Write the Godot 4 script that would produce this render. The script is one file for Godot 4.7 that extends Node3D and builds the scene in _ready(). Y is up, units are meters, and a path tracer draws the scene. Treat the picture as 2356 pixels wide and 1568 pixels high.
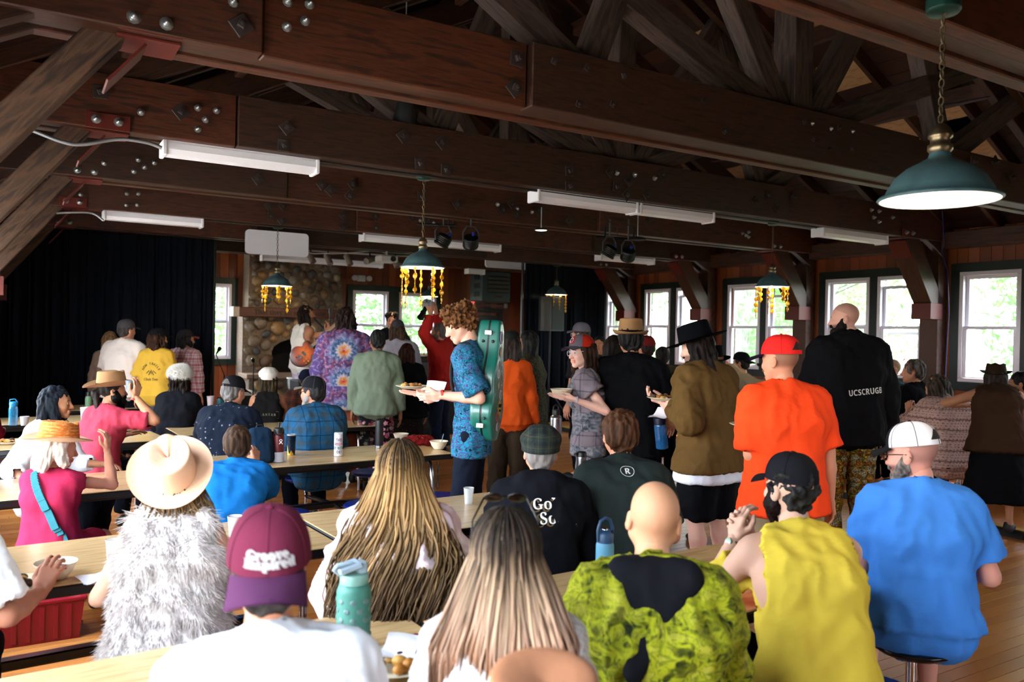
extends Node3D

const FOC := 1850.0
var cam_r: Vector3
var cam_u: Vector3
var cam_f: Vector3
var cam_p := Vector3(0, 1.7, 0)
var jobs := []
var mats := {}
var texs := {}
var names := {}
var rng := RandomNumberGenerator.new()
var nz := FastNoiseLite.new()
var HEADS := {}
var HANDS := {}
var BOX: ArrayMesh


func _ready():
	# ---- camera -------------------------------------------------------------
	var yaw := deg_to_rad(31.47)
	var pit := deg_to_rad(-0.46)
	var rol := deg_to_rad(1.15)
	cam_f = Vector3(sin(yaw) * cos(pit), sin(pit), -cos(yaw) * cos(pit))
	var r0 := Vector3(cos(yaw), 0, sin(yaw))
	var u0 := r0.cross(cam_f)
	cam_r = r0 * cos(rol) + u0 * sin(rol)
	cam_u = u0 * cos(rol) - r0 * sin(rol)
	var cam := Camera3D.new()
	cam.name = "main_view"
	cam.transform = Transform3D(Basis(cam_r, cam_u, -cam_f), cam_p)
	var att := CameraAttributesPhysical.new()
	att.frustum_focal_length = 28.32
	att.exposure_aperture = 2.6
	att.frustum_focus_distance = 5.2
	att.frustum_near = 0.05
	att.frustum_far = 200.0
	cam.attributes = att
	cam.fov = rad_to_deg(2.0 * atan(784.0 / FOC))
	cam.current = true
	add_child(cam)
	# ---- sky, sun, exposure ---------------------------------------------------
	var env := Environment.new()
	env.background_mode = Environment.BG_SKY
	var sky := Sky.new()
	var sm := ProceduralSkyMaterial.new()
	sm.sky_top_color = Color(0.74, 0.80, 0.88)
	sm.sky_horizon_color = Color(0.92, 0.93, 0.93)
	sm.ground_bottom_color = Color(0.25, 0.28, 0.2)
	sm.ground_horizon_color = Color(0.5, 0.55, 0.48)
	sm.sun_angle_max = 5.0
	sky.sky_material = sm
	env.sky = sky
	env.background_energy_multiplier = 30.0
	env.tonemap_mode = Environment.TONE_MAPPER_LINEAR
	env.tonemap_exposure = 1.4
	env.sdfgi_enabled = true
	env.ssao_enabled = true
	env.ssil_enabled = true
	var we := WorldEnvironment.new()
	we.name = "world"
	we.environment = env
	add_child(we)
	var sun := DirectionalLight3D.new()
	sun.name = "sun"
	sun.light_color = Color(1.0, 0.96, 0.88)
	sun.light_energy = 8.0
	sun.light_angular_distance = 0.5
	sun.shadow_enabled = true
	sun.basis = Basis.looking_at(-Vector3(0.42, 0.86, 0.30).normalized(), Vector3.UP)
	add_child(sun)
	# ---- build ------------------------------------------------------------------
	rng.seed = 7
	nz.seed = 3
	nz.frequency = 1.0
	nz.fractal_octaves = 2
	BOX = unit_box()
	var t0 := Time.get_ticks_msec()
	build_room()
	build_outside()
	build_trusses()
	build_stage()
	build_lights()
	build_tables()
	var t1 := Time.get_ticks_msec()
	make_parts()
	run_jobs()
	build_people()
	run_jobs()
	build_props()
	print("fov ", cam.fov, " ms room ", t1 - t0, " all ", Time.get_ticks_msec() - t0)


# pixel of the photograph and depth along the lens axis -> a point in the hall
func px(x: float, y: float, t: float) -> Vector3:
	return cam_p + (cam_f + cam_r * ((x - 1178.0) / FOC) - cam_u * ((y - 784.0) / FOC)) * t

func on_y(x: float, y: float, h: float) -> Vector3:
	var d := px(x, y, 1.0) - cam_p
	return cam_p + d * ((h - cam_p.y) / d.y)

func on_x(x: float, y: float, h: float) -> Vector3:
	var d := px(x, y, 1.0) - cam_p
	return cam_p + d * ((h - cam_p.x) / d.x)

func on_z(x: float, y: float, h: float) -> Vector3:
	var d := px(x, y, 1.0) - cam_p
	return cam_p + d * ((h - cam_p.z) / d.z)


# ---- naming and grouping -------------------------------------------------------
func numbered(s: String) -> String:
	if not names.has(s):
		names[s] = 0
		return s
	names[s] += 1
	return "%s_%03d" % [s, names[s]]

func tag(o: Node, label := "", category := "", group := "", kind := ""):
	for p in [["label", label], ["category", category], ["group", group], ["kind", kind]]:
		if p[1] != "":
			o.set_meta(p[0], p[1])
	return o

func thing(called: String, label: String, category: String, at := Vector3.ZERO, turn := 0.0, group := "") -> Node3D:
	var o := Node3D.new()
	o.name = numbered(called)
	o.position = at
	o.rotation.y = turn
	tag(o, label, category, group)
	add_child(o)
	return o

func struct(called: String, at := Vector3.ZERO) -> Node3D:
	var o := Node3D.new()
	o.name = numbered(called)
	o.position = at
	o.set_meta("kind", "structure")
	add_child(o)
	return o

func part(called: String, m, mat: Material, parent: Node, at := Transform3D(), label := "") -> MeshInstance3D:
	var o := MeshInstance3D.new()
	o.name = called
	o.mesh = m.mesh() if m is MB else m
	o.material_override = mat
	o.transform = at
	if label != "":
		o.set_meta("label", label)
	parent.add_child(o, true)
	return o

func solo(called: String, m, mat: Material, label: String, category: String, at := Transform3D(), group := "") -> MeshInstance3D:
	var o := part(numbered(called), m, mat, self, at)
	tag(o, label, category, group)
	return o

# a box-shaped piece: the one bevelled box, scaled
func piece(called: String, c: Vector3, size: Vector3, mat: Material, parent: Node, b := Basis()) -> MeshInstance3D:
	return part(called, BOX, mat, parent, Transform3D(b * Basis.from_scale(size), c))

# a timber between two points: local x runs along it
func timber(called: String, a: Vector3, b: Vector3, deep: float, thick: float, mat: Material, parent: Node, up := Vector3.UP) -> MeshInstance3D:
	var x := (b - a).normalized()
	var z := x.cross(up).normalized()
	var m := MB.new()
	m.box(Vector3.ZERO, Vector3(a.distance_to(b), deep, thick), 0.006)
	return part(called, m, mat, parent, Transform3D(Basis(x, z.cross(x), z), (a + b) / 2))


# ---- materials --------------------------------------------------------------------
func srgb(r, g, b) -> Color:
	return Color(r / 255.0, g / 255.0, b / 255.0)

func mat(key: String, c: Color, rough := 0.8, metal := 0.0) -> StandardMaterial3D:
	if mats.has(key):
		return mats[key]
	var m := StandardMaterial3D.new()
	m.resource_name = key
	m.albedo_color = c
	m.roughness = rough
	m.metallic = metal
	mats[key] = m
	return m

func noise_tex(key: String, w: int, freq: float, ramp: Array, normal := false, oct := 4, warp := 0.0) -> NoiseTexture2D:
	if texs.has(key):
		return texs[key]
	var n := FastNoiseLite.new()
	n.seed = hash(key) % 1000
	n.frequency = freq
	n.fractal_octaves = oct
	if warp > 0:
		n.domain_warp_enabled = true
		n.domain_warp_amplitude = warp
		n.domain_warp_frequency = freq * 0.6
	var t := NoiseTexture2D.new()
	t.width = w
	t.height = w
	t.seamless = true
	t.noise = n
	if normal:
		t.as_normal_map = true
		t.bump_strength = 4.0
	elif ramp:
		var g := Gradient.new()
		var off := PackedFloat32Array()
		var cs := PackedColorArray()
		for i in ramp.size():
			off.append(float(i) / (ramp.size() - 1))
			cs.append(ramp[i])
		g.offsets = off
		g.colors = cs
		t.color_ramp = g
	texs[key] = t
	return t

# wood whose grain runs along the local x of the piece
func wood(key: String, dark: Color, light: Color, rough := 0.6, sc := Vector3(0.35, 5, 5), world := false) -> StandardMaterial3D:
	if mats.has(key):
		return mats[key]
	var m := mat(key, Color.WHITE, rough)
	m.albedo_texture = noise_tex("w_" + key, 256, 0.02, [dark, dark.lerp(light, 0.35), light, dark.lerp(light, 0.6), light.lerp(dark, 0.15)], false, 5, 12.0)
	m.uv1_triplanar = true
	m.uv1_world_triplanar = world
	m.uv1_scale = sc
	m.heightmap_enabled = false
	return m

func cloth(key: String, c: Color, rough := 0.9) -> StandardMaterial3D:
	if mats.has(key):
		return mats[key]
	var m := mat(key, c, rough)
	m.metallic_specular = 0.16
	m.normal_enabled = true
	m.normal_texture = noise_tex("weave", 256, 0.02, [], true, 4)
	m.normal_scale = 0.35
	m.uv1_triplanar = true
	m.uv1_scale = Vector3.ONE * 3.0
	return m

func paint_mat(key: String, img: Image, sc: float, rough := 0.88) -> StandardMaterial3D:
	if mats.has(key):
		return mats[key]
	var m := mat(key, Color.WHITE, rough)
	m.metallic_specular = 0.3
	m.albedo_texture = ImageTexture.create_from_image(img)
	if sc > 0:
		m.uv1_triplanar = true
		m.uv1_scale = Vector3.ONE * sc
	return m

func glow(key: String, c: Color, e: float) -> StandardMaterial3D:
	var m := mat(key, Color(0.9, 0.9, 0.88), 0.6)
	m.emission_enabled = true
	m.emission = c
	m.emission_energy_multiplier = e
	return m

func vcol(key: String, rough := 0.75, spec := 0.5) -> StandardMaterial3D:
	var m := mat(key, Color.WHITE, rough)
	if not m.vertex_color_use_as_albedo:
		m.vertex_color_use_as_albedo = true
		m.metallic_specular = spec
	return m

func glass(key: String, c: Color, a: float) -> StandardMaterial3D:
	var m := mat(key, Color(c, a), 0.03)
	m.transparency = BaseMaterial3D.TRANSPARENCY_ALPHA
	return m


# ---- mesh builder --------------------------------------------------------------------
class MB:
	var v := PackedVector3Array()
	var n := PackedVector3Array()
	var c := PackedColorArray()
	var u := PackedVector2Array()
	var ix := PackedInt32Array()
	var col := Color.WHITE

	func vert(p: Vector3, nn: Vector3, uv := Vector2.ZERO) -> int:
		v.append(p)
		n.append(nn)
		c.append(col)
		u.append(uv)
		return v.size() - 1

	# a flat convex face; it turns away from «inside»
	func face(p: Array, inside: Vector3):
		var nn: Vector3 = (p[1] - p[0]).cross(p[2] - p[0]).normalized()
		var flip := nn.dot(p[0] - inside) < 0
		if flip:
			nn = -nn
		var b := v.size()
		for q in p:
			vert(q, nn)
		for i in range(1, p.size() - 1):
			if flip:
				ix.append_array([b, b + i, b + i + 1])
			else:
				ix.append_array([b, b + i + 1, b + i])

	func box(at: Vector3, s: Vector3, bev := 0.004, bs := Basis()):
		var h := s / 2
		bev = minf(bev, minf(h.x, minf(h.y, h.z)) * 0.45)
		var P := {}
		for sx in [-1, 1]:
			for sy in [-1, 1]:
				for sz in [-1, 1]:
					var k := Vector3i(sx, sy, sz)
					P[k] = [at + bs * Vector3(sx * h.x, sy * (h.y - bev), sz * (h.z - bev)), at + bs * Vector3(sx * (h.x - bev), sy * h.y, sz * (h.z - bev)), at + bs * Vector3(sx * (h.x - bev), sy * (h.y - bev), sz * h.z)]
		for s1 in [-1, 1]:
			face([P[Vector3i(s1, -1, -1)][0], P[Vector3i(s1, 1, -1)][0], P[Vector3i(s1, 1, 1)][0], P[Vector3i(s1, -1, 1)][0]], at)
			face([P[Vector3i(-1, s1, -1)][1], P[Vector3i(1, s1, -1)][1], P[Vector3i(1, s1, 1)][1], P[Vector3i(-1, s1, 1)][1]], at)
			face([P[Vector3i(-1, -1, s1)][2], P[Vector3i(1, -1, s1)][2], P[Vector3i(1, 1, s1)][2], P[Vector3i(-1, 1, s1)][2]], at)
			for s2 in [-1, 1]:
				var a := [Vector3i(s1, s2, -1), Vector3i(s1, s2, 1)]
				face([P[a[0]][0], P[a[1]][0], P[a[1]][1], P[a[0]][1]], at)
				a = [Vector3i(s1, -1, s2), Vector3i(s1, 1, s2)]
				face([P[a[0]][0], P[a[1]][0], P[a[1]][2], P[a[0]][2]], at)
				a = [Vector3i(-1, s1, s2), Vector3i(1, s1, s2)]
				face([P[a[0]][1], P[a[1]][1], P[a[1]][2], P[a[0]][2]], at)
		for k in P:
			face(P[k], at)

	# a smooth patch; f(u, v) with u, v in 0..1
	func patch(nu: int, nv: int, f: Callable, flip := false, wrap := false):
		var b := v.size()
		var pts := PackedVector3Array()
		for j in nv + 1:
			for i in nu + 1:
				pts.append(f.call(float(i) / nu, float(j) / nv))
		var w := nu + 1
		for j in nv + 1:
			for i in w:
				var i0 := i - 1 if i > 0 else (nu - 1 if wrap else 0)
				var i1 := i + 1 if i < nu else (1 if wrap else nu)
				var du := pts[j * w + i1] - pts[j * w + i0]
				var dv := pts[mini(j + 1, nv) * w + i] - pts[maxi(j - 1, 0) * w + i]
				var nn := du.cross(dv)
				if nn.length_squared() < 1e-16:
					var jj := 1 if j == 0 else nv - 1
					nn = (pts[jj * w + i1] - pts[jj * w + i0]).cross(dv)
				nn = nn.normalized()
				vert(pts[j * w + i], -nn if flip else nn, Vector2(float(i) / nu, float(j) / nv))
		for j in nv:
			for i in nu:
				var q := b + j * w + i
				if flip:
					ix.append_array([q, q + 1, q + w + 1, q, q + w + 1, q + w])
				else:
					ix.append_array([q, q + w + 1, q + 1, q, q + w, q + w + 1])

	func lathe(prof: Array, seg := 20, at := Transform3D(), ex := 1.0, ez := 1.0):
		# prof: [radius, y] from the bottom to the top, outside on the right; a repeated point makes a crease
		var runs := [[prof[0]]]
		for i in range(1, prof.size()):
			if prof[i] == prof[i - 1]:
				runs.append([prof[i]])
			else:
				runs[-1].append(prof[i])
		for r in runs:
			var m: int = r.size() - 1
			if m < 1:
				continue
			patch(seg, m, func(a, t):
				var q = r[roundi(t * m)]
				return at * Vector3(sin(a * TAU) * q[0] * ex, q[1], cos(a * TAU) * q[0] * ez), false, true)

	func tube(p: Array, r, sides := 8, caps := true, flatten := 1.0):
		var b := v.size()
		var np := p.size()
		var t: Vector3 = (p[1] - p[0]).normalized()
		var x := t.cross(Vector3.UP if absf(t.y) < 0.9 else Vector3.RIGHT).normalized()
		for i in np:
			var d: Vector3 = (p[mini(i + 1, np - 1)] - p[maxi(i - 1, 0)]).normalized()
			x = (x - d * x.dot(d)).normalized()
			var y := d.cross(x)
			var rr: float = r[i] if r is Array or r is PackedFloat32Array else r
			for k in sides:
				var a := TAU * k / sides
				var dir := x * cos(a) + y * sin(a) * flatten
				vert(p[i] + dir * rr, dir.normalized(), Vector2(float(k) / sides, float(i) / np))
		for i in np - 1:
			for k in sides:
				var k2 := (k + 1) % sides
				var q := b + i * sides
				ix.append_array([q + k, q + sides + k2, q + k2, q + k, q + sides + k, q + sides + k2])
		if caps:
			for e in 2:
				var o := b + (np - 1) * sides * e
				var nn: Vector3 = (p[0] - p[1]).normalized() if e == 0 else (p[np - 1] - p[np - 2]).normalized()
				var b2 := v.size()
				for k in sides:
					vert(v[o + k], nn)
				for k in range(1, sides - 1):
					if e == 0:
						ix.append_array([b2, b2 + k, b2 + k + 1])
					else:
						ix.append_array([b2, b2 + k + 1, b2 + k])

	func ball(at: Vector3, r: Vector3, seg := 12, rings := 8, bs := Basis()):
		patch(seg, rings, func(a, t): return at + bs * (Vector3(sin(a * TAU) * sin(PI * t), -cos(PI * t), cos(a * TAU) * sin(PI * t)) * r), false, true)

	func extrude(poly: PackedVector2Array, depth: float, at := Transform3D()):
		# outline in x, y; depth along z, centred
		if Geometry2D.is_polygon_clockwise(poly):
			poly.reverse()
		var tri := Geometry2D.triangulate_polygon(poly)
		for s in [-1.0, 1.0]:
			var b := v.size()
			for q in poly:
				vert(at * Vector3(q.x, q.y, s * depth / 2), (at.basis * Vector3(0, 0, s)).normalized(), q)
			for i in range(0, tri.size(), 3):
				var a: Vector2 = poly[tri[i]]
				var ccw: bool = (poly[tri[i + 1]] - a).cross(poly[tri[i + 2]] - a) > 0
				if ccw == (s > 0):
					ix.append_array([b + tri[i], b + tri[i + 2], b + tri[i + 1]])
				else:
					ix.append_array([b + tri[i], b + tri[i + 1], b + tri[i + 2]])
		for i in poly.size():
			var a := poly[i]
			var d := poly[(i + 1) % poly.size()]
			var e := (d - a).normalized()
			var nn := (at.basis * Vector3(e.y, -e.x, 0)).normalized()
			var b := v.size()
			vert(at * Vector3(a.x, a.y, -depth / 2), nn)
			vert(at * Vector3(d.x, d.y, -depth / 2), nn)
			vert(at * Vector3(d.x, d.y, depth / 2), nn)
			vert(at * Vector3(a.x, a.y, depth / 2), nn)
			ix.append_array([b, b + 2, b + 1, b, b + 3, b + 2])

	func add(o, at := Transform3D()):
		var b := v.size()
		v.append_array(at * o.v)
		n.append_array(Transform3D(at.basis.orthonormalized(), Vector3.ZERO) * o.n)
		if o.c.size() == o.v.size():
			c.append_array(o.c)
		else:
			var cc := PackedColorArray()
			cc.resize(o.v.size())
			cc.fill(col)
			c.append_array(cc)
		var uu: PackedVector2Array = o.u.duplicate()
		uu.resize(o.v.size())
		u.append_array(uu)
		var flip := at.basis.determinant() < 0
		var m: int = o.ix.size()
		var st := ix.size()
		ix.resize(st + m)
		for i in range(0, m, 3):
			ix[st + i] = o.ix[i] + b
			ix[st + i + 1] = o.ix[i + (2 if flip else 1)] + b
			ix[st + i + 2] = o.ix[i + (1 if flip else 2)] + b

	func arrays() -> Array:
		var a := []
		a.resize(Mesh.ARRAY_MAX)
		a[Mesh.ARRAY_VERTEX] = v
		a[Mesh.ARRAY_NORMAL] = n
		a[Mesh.ARRAY_COLOR] = c
		a[Mesh.ARRAY_TEX_UV] = u
		a[Mesh.ARRAY_INDEX] = ix
		return a

	func mesh() -> ArrayMesh:
		var m := ArrayMesh.new()
		if ix.size():
			m.add_surface_from_arrays(Mesh.PRIMITIVE_TRIANGLES, arrays())
		return m


func unit_box() -> ArrayMesh:
	var m := MB.new()
	m.box(Vector3.ZERO, Vector3.ONE, 0.02)
	return m.mesh()

func text_mb(s: String, h: float, depth := 0.004, font := "Droid Sans", bold := 400) -> MB:
	var t := TextMesh.new()
	var f := SystemFont.new()
	f.font_names = PackedStringArray([font])
	f.font_weight = bold
	t.font = f
	t.text = s
	t.font_size = 32
	t.pixel_size = h / 32.0
	t.depth = depth
	t.curve_step = 1.5
	var m := MB.new()
	for k in t.get_surface_count():
		var a := t.surface_get_arrays(k)
		var o := MB.new()
		o.v = a[Mesh.ARRAY_VERTEX]
		o.n = a[Mesh.ARRAY_NORMAL]
		if a[Mesh.ARRAY_INDEX] != null and a[Mesh.ARRAY_INDEX].size():
			o.ix = a[Mesh.ARRAY_INDEX]
		else:
			o.ix = PackedInt32Array(range(o.v.size()))
		m.add(o)
	return m


# ---- distance fields -> surface nets ------------------------------------------------------
class Sdf:
	var P := []
	var v := PackedVector3Array()
	var n := PackedVector3Array()
	var c := PackedColorArray()
	var u := PackedVector2Array()
	var ix := PackedInt32Array()

	# tapered capsule, widened along «side» by wa..wb; flat: 1 = flat at a, 2 = flat at b; op 1 cuts
	func cone(a: Vector3, b: Vector3, ra: float, rb: float, k := 0.03, wa := 0.0, wb := 0.0, side := Vector3.RIGHT, flat := 0, op := 0):
		if a.is_equal_approx(b):
			b += Vector3(0, 0.0005, 0)
		var g := maxf(ra + wa, rb + wb) + k + 0.001
		var e := Vector3.ONE * g
		P.append([0, a, b, ra, rb, k, wa, wb, side.normalized(), flat, op, a.min(b) - e, a.max(b) + e])

	func ell(at: Vector3, r: Vector3, k := 0.02, bs := Basis(), op := 0):
		var g := Vector3.ONE * (maxf(r.x, maxf(r.y, r.z)) + k + 0.001)
		P.append([1, at, r, 0.0, 0.0, k, 0.0, 0.0, Vector3.RIGHT, 0, op, at - g, at + g, bs.inverse()])

	# cut away all on the far side of a plane
	func plane(at: Vector3, nn: Vector3):
		P.append([2, at, nn.normalized(), 0.0, 0.0, 0.0, 0.0, 0.0, Vector3.RIGHT, 0, 1, Vector3.ZERO, Vector3.ZERO])

	func build(cell: float):
		var lo := Vector3.ONE * 1e9
		var hi := -lo
		for p in P:
			if p[10] == 0:
				lo = lo.min(p[11])
				hi = hi.max(p[12])
		lo -= Vector3.ONE * cell * 2
		var nx := int((hi.x - lo.x) / cell) + 4
		var ny := int((hi.y - lo.y) / cell) + 4
		var nzz := int((hi.z - lo.z) / cell) + 4
		var F := PackedFloat32Array()
		F.resize(nx * ny * nzz)
		F.fill(1.0)
		for p in P:
			var type: int = p[0]
			var A: Vector3 = p[1]
			var B: Vector3 = p[2]
			var ra: float = p[3]
			var dr: float = p[4] - ra
			var k: float = maxf(p[5], 0.0005)
			var wa: float = p[6]
			var dw: float = p[7] - wa
			var side: Vector3 = p[8]
			var flat: int = p[9]
			var cut: bool = p[10] == 1
			var m := 2.5 * cell
			var q0: Vector3 = (p[11] - lo - Vector3.ONE * m) / cell
			var q1: Vector3 = (p[12] - lo + Vector3.ONE * m) / cell
			var x0 := clampi(int(q0.x), 0, nx)
			var x1 := clampi(int(q1.x) + 1, 0, nx)
			var y0 := clampi(int(q0.y), 0, ny)
			var y1 := clampi(int(q1.y) + 1, 0, ny)
			var z0 := clampi(int(q0.z), 0, nzz)
			var z1 := clampi(int(q1.z) + 1, 0, nzz)
			if type == 2:
				x0 = 0
				y0 = 0
				z0 = 0
				x1 = nx
				y1 = ny
				z1 = nzz
			var ab := B - A
			var l2 := ab.length_squared()
			var ln := sqrt(l2)
			var ibs: Basis = p[13] if type == 1 else Basis()
			var wide := wa > 0.0 or dw != 0.0
			for iz in range(z0, z1):
				for iy in range(y0, y1):
					var i := (iz * ny + iy) * nx + x0
					var pos := Vector3(lo.x + x0 * cell, lo.y + iy * cell, lo.z + iz * cell) - A
					for _x in range(x0, x1):
						var d: float
						if type == 0:
							var t0 := pos.dot(ab) / l2
							var t := clampf(t0, 0.0, 1.0)
							var q: Vector3
							if (flat & 2) and t0 > 1.0 or (flat & 1) and t0 < 0.0:
								q = pos - ab * t0
								if wide:
									var w := wa + dw * t
									q -= side * clampf(q.dot(side), -w, w)
								var ax := (t0 - 1.0) * ln if t0 > 1.0 else -t0 * ln
								d = maxf(q.length() - (ra + dr * t), ax)
							else:
								q = pos - ab * t
								if wide:
									var w := wa + dw * t
									q -= side * clampf(q.dot(side), -w, w)
								d = q.length() - (ra + dr * t)
						elif type == 1:
							var q: Vector3 = ibs * pos / B
							var k0 := q.length()
							var k1 := (q / B).length()
							d = k0 * (k0 - 1.0) / k1 if k1 > 1e-6 else -0.01
						else:
							d = pos.dot(B)
						var f := F[i]
						if cut:
							d = -d if type != 2 else d
							var h := maxf(k - absf(f - d), 0.0)
							F[i] = maxf(f, d) + h * h * 0.25 / k
						else:
							var h := maxf(k - absf(f - d), 0.0)
							F[i] = minf(f, d) - h * h * 0.25 / k
						i += 1
						pos.x += cell
		var id := PackedInt32Array()
		id.resize(F.size())
		var off := [0, 1, nx, nx + 1, nx * ny, nx * ny + 1, nx * ny + nx, nx * ny + nx + 1]
		var o7: int = off[7]
		var o3: int = off[3]
		var o4: int = off[4]
		var o5: int = off[5]
		var o6: int = off[6]
		var lim := cell * 1.9
		var edges := [[0, 1], [2, 3], [4, 5], [6, 7], [0, 2], [1, 3], [4, 6], [5, 7], [0, 4], [1, 5], [2, 6], [3, 7]]
		var cor := [Vector3(0, 0, 0), Vector3(1, 0, 0), Vector3(0, 1, 0), Vector3(1, 1, 0), Vector3(0, 0, 1), Vector3(1, 0, 1), Vector3(0, 1, 1), Vector3(1, 1, 1)]
		var g := PackedFloat32Array()
		g.resize(8)
		for iz in nzz - 1:
			for iy in ny - 1:
				var i := (iz * ny + iy) * nx
				for jx in nx - 1:
					var f0 := F[i]
					if f0 < lim and f0 > -lim:
						g[0] = f0
						g[1] = F[i + 1]
						g[2] = F[i + nx]
						g[3] = F[i + o3]
						g[4] = F[i + o4]
						g[5] = F[i + o5]
						g[6] = F[i + o6]
						g[7] = F[i + o7]
						var neg := 0
						for q in 8:
							if g[q] < 0.0:
								neg += 1
						if neg > 0 and neg < 8:
							var s := Vector3.ZERO
							var m := 0
							for e in edges:
								var a := g[e[0]]
								var b := g[e[1]]
								if (a < 0.0) != (b < 0.0):
									var ca: Vector3 = cor[e[0]]
									s += ca + (cor[e[1]] - ca) * (a / (a - b))
									m += 1
							s = s / m + Vector3(jx, iy, iz)
							var nn := Vector3(g[1] - g[0] + g[3] - g[2] + g[5] - g[4] + g[7] - g[6], g[2] - g[0] + g[3] - g[1] + g[6] - g[4] + g[7] - g[5], g[4] - g[0] + g[5] - g[1] + g[6] - g[2] + g[7] - g[3])
							id[i] = v.size() + 1
							v.append(lo + s * cell)
							n.append(nn.normalized())
					i += 1
		# one quad round each crossed edge
		var st := [1, nx, nx * ny]
		for iz in range(1, nzz - 1):
			for iy in range(1, ny - 1):
				var i := (iz * ny + iy) * nx + 1
				for jx in range(1, nx - 1):
					if id[i]:
						var f0 := F[i]
						for a in 3:
							var f1 := F[i + st[a]]
							if (f0 < 0.0) != (f1 < 0.0):
								var s1: int = st[(a + 1) % 3]
								var s2: int = st[(a + 2) % 3]
								var A := id[i] - 1
								var B := id[i - s1] - 1
								var C := id[i - s1 - s2] - 1
								var D := id[i - s2] - 1
								if A < 0 or B < 0 or C < 0 or D < 0:
									continue
								if f0 < 0.0:
									ix.append_array([A, C, B, A, D, C])
								else:
									ix.append_array([A, B, C, A, C, D])
					i += 1

	func renormal():
		for i in n.size():
			n[i] = Vector3.ZERO
		for i in range(0, ix.size(), 3):
			var a := v[ix[i]]
			var f := (v[ix[i + 2]] - a).cross(v[ix[i + 1]] - a)
			for k in 3:
				n[ix[i + k]] += f
		for i in n.size():
			n[i] = n[i].normalized()


func job(s: Sdf, cell: float, mesh: ArrayMesh, after = null):
	jobs.append([s, cell, mesh, after])

func _work(i: int):
	var j: Array = jobs[i]
	j[0].build(j[1])
	if j[3] != null:
		j[3].call(j[0])

func run_jobs():
	if jobs.is_empty():
		return
	var id := WorkerThreadPool.add_group_task(_work, jobs.size(), -1, true)
	WorkerThreadPool.wait_for_group_task_completion(id)
	for j in jobs:
		if j[2] != null and j[0].ix.size():
			var s: Sdf = j[0]
			var m := MB.new()
			m.add(s)
			(j[2] as ArrayMesh).add_surface_from_arrays(Mesh.PRIMITIVE_TRIANGLES, m.arrays())
	jobs.clear()


# ---- the hall ---------------------------------------------------------------------------------
const XL := -0.5
const XR := 10.15
const ZF := -15.3
const ZB := 3.6
const EAVE := 3.15
const RIDGE := 6.0
const XM := 4.825

func pine(i: int) -> Material:
	var k := i % 4
	var tone := [Color(0.58, 0.28, 0.12), Color(0.52, 0.25, 0.10), Color(0.63, 0.33, 0.14), Color(0.47, 0.22, 0.09)][k] as Color
	return wood("pine%d" % k, tone.darkened(0.35), tone, 0.45, Vector3(5, 0.45, 5))

# a wall with openings [u0, u1, y0, y1]; planks on the room side
func wall(called: String, o: Vector3, ud: Vector3, nrm: Vector3, ln: float, hgt: float, open: Array, plank := 0.14, planks := true) -> Node3D:
	var w := struct(called)
	var bs := Basis(ud, Vector3.UP, ud.cross(Vector3.UP))
	var cuts := [0.0, ln]
	for q in open:
		cuts.append(q[0])
		cuts.append(q[1])
	cuts.sort()
	var core := MB.new()
	for i in cuts.size() - 1:
		var a: float = cuts[i]
		var b: float = cuts[i + 1]
		if b - a < 0.001:
			continue
		for s in spans(open, (a + b) / 2, hgt):
			core.box(o + ud * (a + b) / 2 + Vector3.UP * (s[0] + s[1]) / 2 - nrm * 0.09, Vector3(b - a, s[1] - s[0], 0.14), 0.001, bs)
	part("wall_core", core, mat("core", Color(0.16, 0.09, 0.05), 0.9), w)
	if planks:
		var n := int(ln / plank)
		var rs := RandomNumberGenerator.new()
		rs.seed = hash(called)
		for i in n:
			var c := (i + 0.5) * ln / n
			for s in spans(open, c, hgt):
				piece("plank", o + ud * c + Vector3.UP * (s[0] + s[1]) / 2 - nrm * 0.008, Vector3(ln / n - 0.006, s[1] - s[0], 0.022 + 0.003 * rs.randf()), pine(rs.randi()), w, bs)
	return w

func spans(open: Array, c: float, hgt: float) -> Array:
	var r := [[0.0, hgt]]
	for q in open:
		if c > q[0] and c < q[1]:
			var nr := []
			for s in r:
				if q[2] > s[0] + 0.02:
					nr.append([s[0], minf(q[2], s[1])])
				if q[3] < s[1] - 0.02:
					nr.append([maxf(q[3], s[0]), s[1]])
			r = nr
	return r

func bar_frame(m: MB, w: float, h: float, t: float, d: float, at := Vector3.ZERO):
	m.box(at + Vector3(0, h / 2 - t / 2, 0), Vector3(w, t, d), 0.004)
	m.box(at + Vector3(0, -h / 2 + t / 2, 0), Vector3(w, t, d), 0.004)
	for s in [-1, 1]:
		m.box(at + Vector3(s * (w / 2 - t / 2), 0, 0), Vector3(t, h - 2 * t, d), 0.004)

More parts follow.
